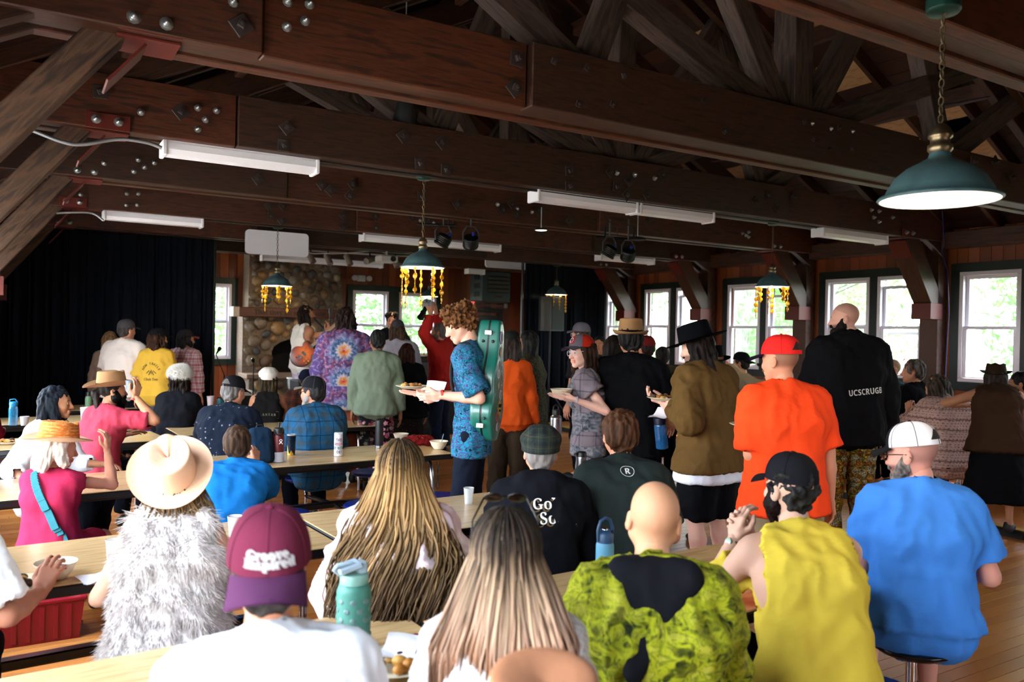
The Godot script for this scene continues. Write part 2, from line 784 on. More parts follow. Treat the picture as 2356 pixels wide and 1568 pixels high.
# a white double-hung window; local z looks into the room
func window(bs: Basis, at: Vector3, w: float, h: float, drop := 0.0):
	var o := struct("window_1" if not names.has("window_n") else "window_%d" % (names["window_n"] + 1))
	names["window_n"] = (names["window_n"] + 1) if names.has("window_n") else 1
	o.transform = Transform3D(bs, at)
	var vinyl := mat("white_vinyl", Color(0.86, 0.84, 0.88), 0.4)
	var m := MB.new()
	bar_frame(m, w, h, 0.05, 0.12)
	part("frame", m, vinyl, o)
	var sh := h / 2 - 0.02
	for k in 2:
		m = MB.new()
		bar_frame(m, w - 0.1, sh, 0.042, 0.035)
		var y := (sh / 2 - 0.01) * (1 if k == 0 else -1) - (drop if k == 0 else 0.0)
		var s := part("sash", m, vinyl, o, Transform3D(Basis(), Vector3(0, y, -0.025 if k == 0 else 0.02)))
		m = MB.new()
		m.box(Vector3.ZERO, Vector3(w - 0.18, sh - 0.08, 0.006), 0.001)
		part("pane", m, glass("window_glass", Color(0.9, 1.0, 0.97), 0.04), s)

func build_room():
	var dark := wood("old_beam", Color(0.15, 0.075, 0.04), Color(0.30, 0.16, 0.09), 0.6)
	# floor: strips as pieces in view on the right, the rest joined
	var fl := struct("floor")
	var m := MB.new()
	m.box(Vector3((XL + XR) / 2, -0.06, (ZF + ZB) / 2), Vector3(XR - XL + 0.3, 0.1, ZB - ZF + 0.3), 0.001)
	part("subfloor", m, mat("subfloor", Color(0.12, 0.07, 0.04), 0.9), fl)
	var fm := []
	for k in 5:
		var c := [Color(0.76, 0.45, 0.20), Color(0.80, 0.50, 0.24), Color(0.72, 0.42, 0.18), Color(0.84, 0.55, 0.28), Color(0.78, 0.48, 0.22)][k] as Color
		var w := wood("maple%d" % k, c.darkened(0.16), c, 0.34, Vector3(0.6, 6, 6))
		fm.append(w)
	var rest := [MB.new(), MB.new(), MB.new(), MB.new(), MB.new()]
	var bw := 0.085
	var row := 0
	var z := ZB
	var count := 0
	while z > ZF:
		var x := XL - rng.randf() * 1.5
		while x < XR:
			var ln := 1.6 + rng.randf() * 1.2
			var a := maxf(x, XL)
			var b := minf(x + ln, XR)
			if b - a > 0.05:
				var c := Vector3((a + b) / 2, -0.006, z - bw / 2)
				var s := Vector3(b - a - 0.003, 0.012, bw - 0.003)
				var k := rng.randi() % 5
				if z < -1.6 and z > -6.6 and b > 2.4 and count < 300:
					piece("floor_board", c, s, fm[k], fl)
					count += 1
				else:
					rest[k].box(c, s, 0.001)
			x += ln
		z -= bw
		row += 1
	for k in 5:
		var p := part("floor_boards", rest[k], fm[k], fl)
		p.set_meta("kind", "stuff")
	# right wall, windows in pairs between the posts
	var wins := []
	var pairs := [[-3.72, -2.98], [-2.86, -2.2], [-5.72, -4.98], [-4.88, -4.22], [-7.70, -6.98], [-6.86, -6.18], [-9.62, -8.92], [-8.80, -8.12], [-11.72, -11.02], [-10.86, -10.18], [-13.7, -13.0], [-12.88, -12.2], [-1.6, -0.9], [-0.8, -0.1]]
	for q in pairs:
		wins.append([q[0] - ZF, q[1] - ZF, 1.22, 2.6])
	wall("wall_right", Vector3(XR, 0, ZF), Vector3(0, 0, 1), Vector3(-1, 0, 0), ZB - ZF, EAVE, wins)
	var rb := Basis(Vector3(0, 0, 1), Vector3.UP, Vector3(-1, 0, 0))
	var i := 0
	for q in pairs:
		window(rb, Vector3(XR + 0.01, 1.91, (q[0] + q[1]) / 2), q[1] - q[0], 1.38, [0.0, 0.1, 0.02, 0.16][i % 4])
		i += 1
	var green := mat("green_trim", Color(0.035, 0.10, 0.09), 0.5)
	for k in 7:
		var g: Array = [pairs[k * 2][0], pairs[k * 2 + 1][1]]
		var t := struct("trim_%d" % (k + 1))
		var zc: float = (g[0] + g[1]) / 2
		var zl: float = g[1] - g[0]
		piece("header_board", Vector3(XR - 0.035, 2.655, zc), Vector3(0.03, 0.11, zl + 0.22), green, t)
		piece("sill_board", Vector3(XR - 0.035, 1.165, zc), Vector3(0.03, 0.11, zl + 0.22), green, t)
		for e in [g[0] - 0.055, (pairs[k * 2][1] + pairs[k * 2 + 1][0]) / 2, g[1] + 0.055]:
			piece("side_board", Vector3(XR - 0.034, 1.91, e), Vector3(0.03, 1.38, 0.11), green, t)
	# far wall
	var fw := []
	var far := [[2.3, 3.3], [5.62, 6.38], [6.62, 7.45]]
	for q in far:
		fw.append([q[0] - XL, q[1] - XL, 1.15, 2.52])
	wall("wall_far", Vector3(XL, 0, ZF), Vector3(1, 0, 0), Vector3(0, 0, 1), XR - XL, EAVE, fw, 0.15)
	for q in far:
		window(Basis(), Vector3((q[0] + q[1]) / 2, 1.835, ZF - 0.01), q[1] - q[0], 1.37, 0.0)
	for g in [[2.3, 3.3], [5.62, 7.45]]:
		var t := struct("trim_%d" % (names.size() + 20))
		var xc: float = (g[0] + g[1]) / 2
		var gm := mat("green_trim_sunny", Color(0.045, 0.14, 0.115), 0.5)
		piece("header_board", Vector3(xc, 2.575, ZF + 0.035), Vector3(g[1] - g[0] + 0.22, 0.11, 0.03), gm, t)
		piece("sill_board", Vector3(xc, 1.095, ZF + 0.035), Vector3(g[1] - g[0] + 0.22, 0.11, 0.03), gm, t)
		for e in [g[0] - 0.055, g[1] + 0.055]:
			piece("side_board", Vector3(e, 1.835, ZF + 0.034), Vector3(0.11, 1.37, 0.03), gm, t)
	var t2 := struct("trim_40")
	piece("mullion_board", Vector3(6.5, 1.835, ZF + 0.034), Vector3(0.2, 1.37, 0.03), green, t2)
	# gables
	for zz in [ZF - 0.09, ZB + 0.09]:
		var gm := MB.new()
		gm.extrude(PackedVector2Array([Vector2(XL - 0.2, EAVE - 0.01), Vector2(XR + 0.2, EAVE - 0.01), Vector2(XM, RIDGE + 0.1)]), 0.14, Transform3D(Basis(), Vector3(0, 0, zz)))
		var g := struct("wall_gable" if zz < 0 else "wall_gable_back")
		part("gable_boards", gm, dark, g)
	# left wall and back wall: tall windows, never in view, that let the daylight in
	var lw := []
	var lz := [[-14.9, -12.9], [-9.75, -8.25], [-7.75, -6.25], [-5.75, -4.25], [-3.75, -2.25], [-1.75, -0.25]]
	for q in lz:
		lw.append([ZB - q[1], ZB - q[0], 0.35, 2.55])
	wall("wall_left", Vector3(XL, 0, ZB), Vector3(0, 0, -1), Vector3(1, 0, 0), ZB - ZF, EAVE, lw, 0.3)
	var lb := Basis(Vector3(0, 0, -1), Vector3.UP, Vector3(1, 0, 0))
	for q in lz:
		window(lb, Vector3(XL - 0.01, 1.45, (q[0] + q[1]) / 2), q[1] - q[0], 2.2)
	var bwn := [[3.2, 4.4]]
	var bo := []
	for q in bwn:
		bo.append([XR - q[1], XR - q[0], 0.6, 2.5])
	wall("wall_back", Vector3(XR, 0, ZB), Vector3(-1, 0, 0), Vector3(0, 0, -1), XR - XL, EAVE, bo, 0.3)
	for q in bwn:
		window(Basis(Vector3(-1, 0, 0), Vector3.UP, Vector3(0, 0, -1)), Vector3((q[0] + q[1]) / 2, 1.55, ZB + 0.01), q[1] - q[0], 1.9)
	# posts, plates and the roof
	var ps := struct("trim_50")
	for zz in [-14.0, -12.1, -10.0, -8.0, -6.0, -4.0, -2.0, 0.0, 2.0]:
		piece("post", Vector3(XR - 0.14, 1.45, zz), Vector3(0.2, 2.9, 0.24), dark, ps)
		piece("post", Vector3(XL + 0.08, 1.45, zz), Vector3(0.2, 2.9, 0.24), dark, ps)
	timber("plate_beam", Vector3(XR - 0.12, 3.0, ZF + 0.05), Vector3(XR - 0.12, 3.0, ZB - 0.05), 0.2, 0.22, dark, ps)
	timber("plate_beam", Vector3(XL + 0.08, 3.0, ZF + 0.05), Vector3(XL + 0.08, 3.0, ZB - 0.05), 0.2, 0.22, dark, ps)
	var roof := struct("ceiling")
	var rd := []
	for k in 3:
		var c := [Color(0.23, 0.11, 0.06), Color(0.29, 0.14, 0.075), Color(0.18, 0.09, 0.05)][k] as Color
		rd.append(wood("roof_board%d" % k, c.darkened(0.4), c, 0.7, Vector3(0.4, 4, 4)))
	var pale := wood("new_board", Color(0.62, 0.45, 0.28), Color(0.76, 0.60, 0.42), 0.7, Vector3(0.6, 3, 3))
	for s in [-1, 1]:
		var e := Vector3(XR + 0.5 if s > 0 else XL - 0.5, 0, 0)
		e.y = RIDGE - absf(e.x - XM) * (RIDGE - EAVE - 0.05) / (XR - XM)
		var top := Vector3(XM, RIDGE, 0)
		var along := (e - top).normalized()
		var up := Vector3(-along.y * s, along.x * s, 0).normalized()
		if up.y < 0:
			up = -up
		var ln := top.distance_to(e)
		var n := int(ln / 0.2)
		var cb := MB.new()
		cb.box((top + e) / 2 + up * 0.09 + Vector3(0, 0, (ZF + ZB) / 2), Vector3(ln, 0.06, ZB - ZF + 0.6), 0.001, Basis(along, up, along.cross(up)))
		part("roof_deck", cb, mat("core", Color.WHITE), roof)
		for k in n:
			for h in 3:
				var c := top + along * ((k + 0.5) * ln / n) + up * 0.035
				var zl := (ZB - ZF) / 3
				piece("roof_board", c + Vector3(0, 0, ZF + (h + 0.5) * zl), Vector3(zl - 0.004, 0.02 + rng.randf() * 0.006, ln / n - 0.006), rd[rng.randi() % 3], roof, Basis(Vector3(0, 0, 1), up, Vector3(0, 0, 1).cross(up)))
		var zz := ZF + 0.3
		while zz < ZB:
			timber("rafter", top + Vector3(0, 0, zz) - up * 0.05, e + Vector3(0, 0, zz) - up * 0.05, 0.15, 0.05, dark, roof)
			zz += 0.61
		for k in 4:
			var c := top + along * (1.0 + k * 1.3) - up * 0.2
			timber("purlin", c + Vector3(0, 0, ZF + 0.1), c + Vector3(0, 0, ZB - 0.1), 0.16, 0.08, dark, roof)
		if s > 0:
			for q in [[1930, 155, 2], [1700, 400, 2], [1752, 404, 2], [2045, 258, 2], [2100, 246, 2], [2068, 312, 1], [2215, 292, 1], [2265, 284, 1], [2325, 112, 1], [1826, 182, 1], [2252, 345, 1], [1990, 282, 1], [1640, 95, 2], [1905, 60, 1], [1245, 318, 1], [2300, 350, 1], [1850, 455, 1]]:
				var rd2: Vector3 = px(q[0], q[1], 1.0) - cam_p
				var hit: Vector3 = cam_p + rd2 * ((top - cam_p).dot(up) / rd2.dot(up))
				var r1: float = floorf((hit - top).dot(along) / (ln / n)) + 0.5 * q[2]
				var bay: float = ZF + 0.3 + 0.61 * (floorf((hit.z - ZF - 0.3) / 0.61) + 0.5)
				if r1 > 0 and r1 < n:
					piece("new_roof_board", top + along * r1 * (ln / n) + up * 0.016 + Vector3(0, 0, bay), Vector3(0.56, 0.02, ln / n * q[2]), pale, roof, Basis(Vector3(0, 0, 1), up, Vector3(0, 0, 1).cross(up)))
	timber("ridge_beam", Vector3(XM, RIDGE - 0.12, ZF), Vector3(XM, RIDGE - 0.12, ZB), 0.24, 0.06, dark, roof)


# ---- outside: ground and trees ------------------------------------------------------------------
func leaf_mesh() -> ArrayMesh:
	var m := MB.new()
	m.patch(2, 3, func(a, t):
		var w := sin(PI * clampf(t * 0.93 + 0.03, 0, 1)) * 0.5
		return Vector3((a - 0.5) * w, t, 0.12 * absf(a - 0.5) * 2 - 0.15 * t * t))
	return m.mesh()

func tree(at: Vector3, r: float, h: float, crowns: Array, n: int, leaf: float, label: String, bare := 0.0):
	var t := thing("tree", label, "tree", at, 0.0, "")
	var bark := mat("bark", Color(0.36, 0.34, 0.31), 0.95)
	bark.albedo_texture = noise_tex("bark", 256, 0.03, [Color(0.35, 0.32, 0.3), Color(0.8, 0.78, 0.74), Color(0.5, 0.47, 0.44)], false, 4, 8.0)
	bark.uv1_triplanar = true
	bark.uv1_scale = Vector3(3.0, 0.35, 3.0)
	bark.albedo_color = Color(0.75, 0.75, 0.72)
	var m := MB.new()
	m.patch(28, 14, func(a, q):
		var rr: float = r * (1.0 - 0.5 * q + 0.5 * pow(1.0 - q, 6.0)) * (1.0 + 0.07 * sin(a * TAU * 9 + q * 3) + 0.04 * sin(a * TAU * 17))
		return Vector3(sin(a * TAU) * rr, q * h, cos(a * TAU) * rr), false, true)
	for k in 7:
		var y := h * (0.35 + 0.08 * k)
		var a := k * 2.4
		var p0 := Vector3(0, y, 0)
		var d := Vector3(sin(a), 0.35, cos(a))
		m.tube([p0, p0 + d * h * 0.15, p0 + d * h * 0.28 + Vector3(0, 0.2, 0)], [r * 0.25, r * 0.16, r * 0.05], 6)
	part("trunk", m, bark, t)
	if n:
		var mm := MultiMesh.new()
		mm.transform_format = MultiMesh.TRANSFORM_3D
		mm.mesh = leaf_mesh()
		mm.instance_count = n
		var rs := RandomNumberGenerator.new()
		rs.seed = int(at.x * 100) + int(at.z * 13)
		for i in n:
			var c: Array = crowns[i % crowns.size()]
			var d := Vector3(rs.randfn(), rs.randfn(), rs.randfn()).normalized() * pow(rs.randf(), 0.45)
			var p: Vector3 = c[0] + d * c[1]
			p += Vector3(sin(p.z * 3.1 + p.y * 2.0), sin(p.x * 2.7), cos(p.x * 3.3 + p.y)) * 0.25
			var b := Basis.from_euler(Vector3(rs.randf() * TAU, rs.randf() * TAU, rs.randf() * TAU)) * Basis.from_scale(Vector3.ONE * leaf * (0.6 + 0.8 * rs.randf()))
			mm.set_instance_transform(i, Transform3D(b, p))
		var o := MultiMeshInstance3D.new()
		o.name = "foliage"
		o.multimesh = mm
		var lm := mat("leaf", Color(0.40, 0.55, 0.32), 0.6)
		lm.backlight_enabled = true
		lm.backlight = Color(0.45, 0.66, 0.35)
		lm.cull_mode = BaseMaterial3D.CULL_DISABLED
		o.material_override = lm
		o.set_meta("kind", "stuff")
		t.add_child(o)

func build_outside():
	var g := struct("ground")
	var m := MB.new()
	m.box(Vector3(0, -0.65, 0), Vector3(160, 0.4, 160), 0.01)
	var gm := mat("ground", Color(0.5, 0.5, 0.4), 1.0)
	gm.albedo_texture = noise_tex("ground", 256, 0.03, [Color(0.30, 0.32, 0.18), Color(0.5, 0.47, 0.33), Color(0.35, 0.42, 0.2)])
	gm.uv1_triplanar = true
	gm.uv1_scale = Vector3.ONE * 0.3
	part("forest_floor", m, gm, g)
	m = MB.new()
	m.box(Vector3(XL - 5.3, -0.36, -4), Vector3(9.6, 0.2, 30), 0.01)
	part("pale_terrace", m, mat("terrace", Color(0.72, 0.69, 0.63), 0.9), g)
	var big := on_x(1697, 700, 14.0)
	tree(Vector3(big.x, -0.45, big.z), 0.5, 14, [], 0, 0.1, "massive grey-barked tree trunk close outside the third pair of windows")
	var wh := ["beyond the window nearest the hunched brown vest", "beyond the window behind the bald man", "beyond the window right of the bald man", "behind the great trunk", "beyond the window behind the black hat", "beyond the window by the straw fedora", "beyond the dark curtain on the right", "far right of the windows"]
	for k in 8:
		var a := Vector3(15.0 + (k % 3) * 2.5, -0.45, -3.5 - k * 2.6)
		var cr := []
		for j in 7:
			cr.append([Vector3(rng.randf_range(-1.8, 1.8), 1.2 + j * 0.95, rng.randf_range(-1.8, 1.8)), 1.25])
		tree(a, 0.16 + 0.05 * (k % 3), 9.0, cr, 3800, 0.17, "sunlit green broadleaf tree " + wh[k])
	for k in 5:
		var a := Vector3(27.0 + (k % 2) * 3, -0.45, -4.0 - k * 7.5)
		tree(a, 0.3, 14.0, [[Vector3(0, 3, 0), 3.0], [Vector3(0, 7, 0), 3.6], [Vector3(1, 11, 0), 3.0]], 3500, 0.3, "tall tree in the woods further out, " + ["nearest", "second", "third", "fourth", "farthest"][k] + " along the row behind the others")
	for k in 4:
		var a := Vector3(4.6 + k * 2.2, -0.45, -20.5 - (k % 2) * 2)
		tree(a, 0.25, 11.0, [[Vector3(0, 2.5, 0), 1.7], [Vector3(0.5, 4.5, 0), 2.0], [Vector3(-0.5, 7, 0), 2.0]], 3000, 0.2, "pale green tree outside the far wall, " + ["left of the fireplace", "behind the chimney", "beyond the far double window", "right of the exit"][k])


# ---- roof trusses -----------------------------------------------------------------------------
func roof_y(x: float) -> float:
	return RIDGE - absf(x - XM) * (RIDGE - EAVE - 0.05) / (XR - XM)

func build_trusses():
	var beams := []
	var tones := [Color(0.30, 0.155, 0.08), Color(0.35, 0.17, 0.08), Color(0.25, 0.145, 0.085), Color(0.28, 0.175, 0.11)]
	for k in 4:
		beams.append(wood("beam%d" % k, (tones[k] as Color).darkened(0.62), tones[k], 0.5, Vector3(0.5, 5.0, 5.0)))
	var grey := wood("sawn_grey", Color(0.12, 0.085, 0.065), Color(0.30, 0.225, 0.185), 0.75, Vector3(0.4, 3, 3))
	var brown := wood("brace_brown", Color(0.14, 0.085, 0.055), Color(0.36, 0.25, 0.17), 0.7, Vector3(0.5, 4, 4))
	var iron := mat("iron", Color(0.24, 0.20, 0.19), 0.5, 0.35)
	var zinc := mat("zinc", Color(0.62, 0.64, 0.64), 0.3, 0.8)
	var red := mat("red_bracket", Color(0.36, 0.10, 0.055), 0.5, 0.1)
	# shared fittings
	var plate := MB.new()
	plate.box(Vector3.ZERO, Vector3(0.085, 0.085, 0.012), 0.002)
	plate.box(Vector3(0, 0, 0.014), Vector3(0.034, 0.034, 0.022), 0.003, Basis(Vector3(0, 0, 1), 0.4))
	plate.lathe([[0.011, 0], [0.011, 0.02], [0.011, 0.02], [0, 0.022]], 8, Transform3D(Basis(Vector3.RIGHT, PI / 2), Vector3(0, 0, 0.022)))
	var pm := plate.mesh()
	var bolt := MB.new()
	bolt.lathe([[0.03, 0], [0.03, 0.006], [0.03, 0.006], [0.021, 0.008], [0.021, 0.008], [0.02, 0.02], [0.02, 0.02], [0.011, 0.022], [0.011, 0.034], [0.0, 0.037]], 10, Transform3D(Basis(Vector3.RIGHT, PI / 2), Vector3.ZERO))
	var bm := bolt.mesh()
	var zs := [-4.0, -6.0, -8.0, -10.0, -12.0, -14.0, -2.0, 0.0, 2.0]
	var splits := [[0.95, 2.42, 6.1], [1.28, 7.0], [2.2, 6.0], [3.65, 7.4], [2.9, 6.7], [3.2, 6.0], [2.4, 6.1], [2.4, 6.1], [2.4, 6.1]]
	var plates := [
		[[555, 58, 1], [1190, 135, 0], [1270, 143, 1], [1345, 158, 1], [1431, 176, 0], [1184, 202, 1], [1327, 241, 1], [1405, 241, 1], [1614, 233, 1], [1662, 303, 1], [1866, 320, 1], [1904, 345, 1], [1953, 345, 1], [1925, 295, 1], [1846, 281, 0], [2240, 372, 0], [2290, 372, 1], [2330, 408, 1]],
		[[231, 211, 0], [416, 257, 1], [660, 293, 1], [653, 334, 0], [927, 312, 1], [1017, 328, 1], [966, 376, 0], [1026, 391, 0], [1310, 393, 0], [1310, 428, 0], [1405, 395, 1], [1448, 415, 1], [1419, 430, 0], [1443, 449, 1], [1490, 449, 1], [1525, 400, 1], [1738, 463, 1], [1768, 449, 0], [1787, 478, 1], [1828, 452, 1]],
		[[593, 412, 1], [740, 424, 1], [760, 438, 1], [812, 424, 1], [805, 450, 1], [970, 452, 0], [1052, 470, 1], [1157, 483, 1], [1188, 492, 1], [1178, 468, 1], [1240, 485, 1], [1310, 508, 1], [1490, 505, 1]],
		[[618, 473, 1], [651, 473, 1], [624, 497, 0], [649, 508, 1], [790, 494, 1], [790, 521, 1], [864, 497, 1], [866, 524, 0], [948, 500, 1], [985, 504, 1], [1245, 534, 1]]]
	var bolts := [
		[[537, 5], [712, 10], [660, 62], [702, 48], [662, 4], [1864, 285], [1907, 297], [1957, 303]],
		[[324, 258], [455, 248], [498, 254], [473, 275], [455, 297], [1419, 398], [1460, 402], [1506, 410], [2004, 483], [2022, 486], [2010, 500], [2022, 510], [2053, 500]],
		[[240, 375], [318, 367], [355, 374], [333, 384], [308, 394], [1145, 470], [1190, 480], [1224, 487], [1708, 536], [1722, 534], [1716, 541], [1722, 545]],
		[[186, 447], [292, 445], [318, 445], [291, 471], [316, 471], [967, 507], [998, 513], [1035, 516]]]
	var which := ["nearest the camera", "second from the camera, with long white light fixtures", "third from the camera", "fourth from the camera, above the stage front", "fifth back, just behind the hanging white panels", "farthest back, in front of the stone chimney", "overhead of the camera", "behind the camera", "at the back door"]
	for k in zs.size():
		var z: float = zs[k]
		var t := thing("roof_truss", "dark timber roof truss with bolted splices, " + which[k], "truss", Vector3(0, 0, z))
		var ends = [-0.42] + splits[k] + [10.05]
		for j in ends.size() - 1:
			var a: float = ends[j]
			var b: float = ends[j + 1]
			var proud := 0.03 if (j + k) % 2 == 0 else 0.0
			if k == 0 and j == 2:
				proud = 0.05
			piece_l("bottom_chord", Vector3(a + 0.004, 3.16, 0.11 + proud / 2), Vector3(b - 0.004, 3.16, 0.11 + proud / 2), 0.36, 0.085 + proud, beams[(j + k) % 3], t)
		piece_l("bottom_chord", Vector3(-0.42, 3.15, -0.11), Vector3(10.05, 3.15, -0.11), 0.34, 0.09, beams[(k + 1) % 3], t)
		piece_l("bottom_chord", Vector3(-0.42, 3.145, 0), Vector3(10.05, 3.145, 0), 0.30, 0.11, beams[3], t)
		# top chords, king post, webs
		for s in [-1, 1]:
			var e := Vector3(XM + s * 5.2, 0, 0)
			e.y = roof_y(e.x) - 0.36
			for h in [-0.1, 0.1]:
				piece_l("top_chord", Vector3(XM, RIDGE - 0.36, h), e + Vector3(0, 0, h), 0.25, 0.08, beams[2], t)
			for w in [[0.12, 1.25], [0.2, 2.6], [1.9, 1.25], [1.95, 3.1]]:
				var a := Vector3(XM + s * w[0], 3.3, 0)
				var b := Vector3(XM + s * w[1], roof_y(XM + s * w[1]) - 0.4, 0)
				timber("web_member", a, b, 0.17, 0.14, grey, t)
			# knee brace and its red steel brackets
			var kx := XR - 0.85 if s > 0 else XL + 0.85
			var kp := XR - 0.18 if s > 0 else XL + 0.12
			timber("knee_brace", Vector3(kx + 0.02 * s, 3.02, 0), Vector3(kp, 2.12, 0), 0.14 if s < 0 else 0.24, 0.15 if s < 0 else 0.24, brown if s < 0 else beams[0], t)
			var m := MB.new()
			m.box(Vector3(kx - 0.12 * s, 2.972, 0), Vector3(0.26, 0.012, 0.24), 0.002)
			m.box(Vector3(kx - 0.12 * s, 3.025, 0.172), Vector3(0.26, 0.1, 0.008), 0.002)
			var dd := Vector3(kp - kx, -0.9, 0).normalized()
			m.box(Vector3(kx - 0.07 * s, 2.90, 0) + dd * 0.06, Vector3(0.24, 0.012, 0.24), 0.002, Basis(dd, Vector3(0, 0, 1).cross(dd), Vector3(0, 0, 1)))
			part("steel_bracket", m, red, t)
			m = MB.new()
			m.box(Vector3(kp - 0.1 * s, 2.1, 0), Vector3(0.26, 0.2, 0.26), 0.003)
			part("steel_bracket", m, red, t)
			for q in 2:
				part("bolt", bm, zinc, t, Transform3D(Basis(), Vector3(kx - (0.05 + 0.13 * q) * s, 3.03, 0.177)))
		timber("king_post", Vector3(XM, 3.2, 0), Vector3(XM, RIDGE - 0.3, 0), 0.2, 0.2, grey, t, Vector3.RIGHT)
		if k < 4:
			for q in plates[k]:
				var p := on_z(q[0], q[1], z + 0.187)
				part("bolt_plate", pm, iron, t, Transform3D(Basis(Vector3(0, 0, 1), (PI / 4 if q[2] else 0.0) + rng.randf_range(-0.12, 0.12)), Vector3(p.x, p.y, 0.187)))
			for q in bolts[k]:
				var p := on_z(q[0], q[1], z + 0.185)
				part("bolt", bm, zinc, t, Transform3D(Basis.from_scale(Vector3(0.8, 0.8, 1)), Vector3(p.x, p.y, 0.183)))

func piece_l(called: String, a: Vector3, b: Vector3, deep: float, thick: float, m: Material, parent: Node):
	timber(called, a, b, deep, thick, m, parent)


# ---- the stage end: chimney, curtains, gear -----------------------------------------------------
func cobble(seed_: int) -> ArrayMesh:
	var m := MB.new()
	var r := RandomNumberGenerator.new()
	r.seed = seed_
	var o := Vector3(r.randf() * 9, r.randf() * 9, r.randf() * 9)
	m.patch(12, 8, func(a, t):
		var d := Vector3(sin(a * TAU) * sin(PI * t), -cos(PI * t), cos(a * TAU) * sin(PI * t))
		return d * (1.0 + 0.22 * nz.get_noise_3dv(d * 0.9 + o)), false, true)
	return m.mesh()

func stones(parent: Node, poly: Callable, n: int, rlo: float, rhi: float, z: float, seed_: int, cap := 300):
	var r := RandomNumberGenerator.new()
	r.seed = seed_
	var shapes := []
	for k in 7:
		shapes.append(cobble(k + seed_))
	var cols := []
	var base := [Color(0.42, 0.36, 0.29), Color(0.52, 0.40, 0.25), Color(0.30, 0.28, 0.26), Color(0.47, 0.44, 0.40), Color(0.36, 0.26, 0.19), Color(0.24, 0.24, 0.25), Color(0.56, 0.47, 0.34), Color(0.40, 0.33, 0.26)]
	for k in 8:
		var c: Color = base[k]
		var mm := mat("stone%d" % k, Color.WHITE, 0.55)
		mm.albedo_texture = noise_tex("st%d" % k, 128, 0.03, [c.darkened(0.25), c, c.lightened(0.12)])
		mm.uv1_triplanar = true
		mm.uv1_scale = Vector3.ONE * 0.7
		cols.append(mm)
	var got := []
	for i in n * 40:
		if got.size() >= cap:
			break
		var f := float(i) / (n * 40)
		var rad := lerpf(rhi, rlo, sqrt(f)) * r.randf_range(0.85, 1.1)
		var asp := r.randf_range(0.75, 1.0)
		var p := Vector2(r.randf(), r.randf())
		var w: Vector3 = poly.call(p, rad)
		if w.z < 0:
			continue
		var ok := true
		for g in got:
			if Vector2(g[0] - w.x, g[1] - w.y).length() < (g[2] + rad) * 0.93:
				ok = false
				break
		if not ok:
			continue
		got.append([w.x, w.y, rad])
		var b := Basis(Vector3(0, 0, 1), r.randf() * TAU) * Basis.from_scale(Vector3(rad, rad * asp, rad * 0.75)) * Basis.from_euler(Vector3(r.randf_range(-0.4, 0.4), r.randf() * TAU, 0))
		part("stone", shapes[r.randi() % 7], cols[r.randi() % 8], parent, Transform3D(b, Vector3(w.x, w.y, z + rad * 0.05)))

func curtain(label: String, a: Vector3, b: Vector3, top: float, folds: int, depth: float, c: Color) -> Node3D:
	var t := thing("curtain", label, "curtain", a)
	var d := b - a
	var ln := d.length()
	d = d.normalized()
	var nn := d.cross(Vector3.UP)
	for s in 1:
		var m := MB.new()
		for side in [0.0, 0.012]:
			m.patch(folds * 8, 10, func(u, v):
				var f: float = u * folds * TAU
				var am: float = depth * (0.45 + 0.55 * (1.0 - v)) * (0.75 + 0.5 * nz.get_noise_1d(u * 9.0))
				return d * (u * ln + 0.02 * sin(f * 0.5 + v)) + Vector3.UP * (0.02 + v * (top - 0.02)) + nn * ((sin(f + 0.8 * sin(f * 0.37)) * 0.7 + 0.3 * sin(f * 2.1 + 1.0)) * am + side), side > 0)
		var cm := cloth("velour", c, 0.95)
		part("drape", m, cm, t)
	return t

func pole(m: MB, a: Vector3, b: Vector3, r: float, sides := 8):
	m.tube([a, b], r, sides)

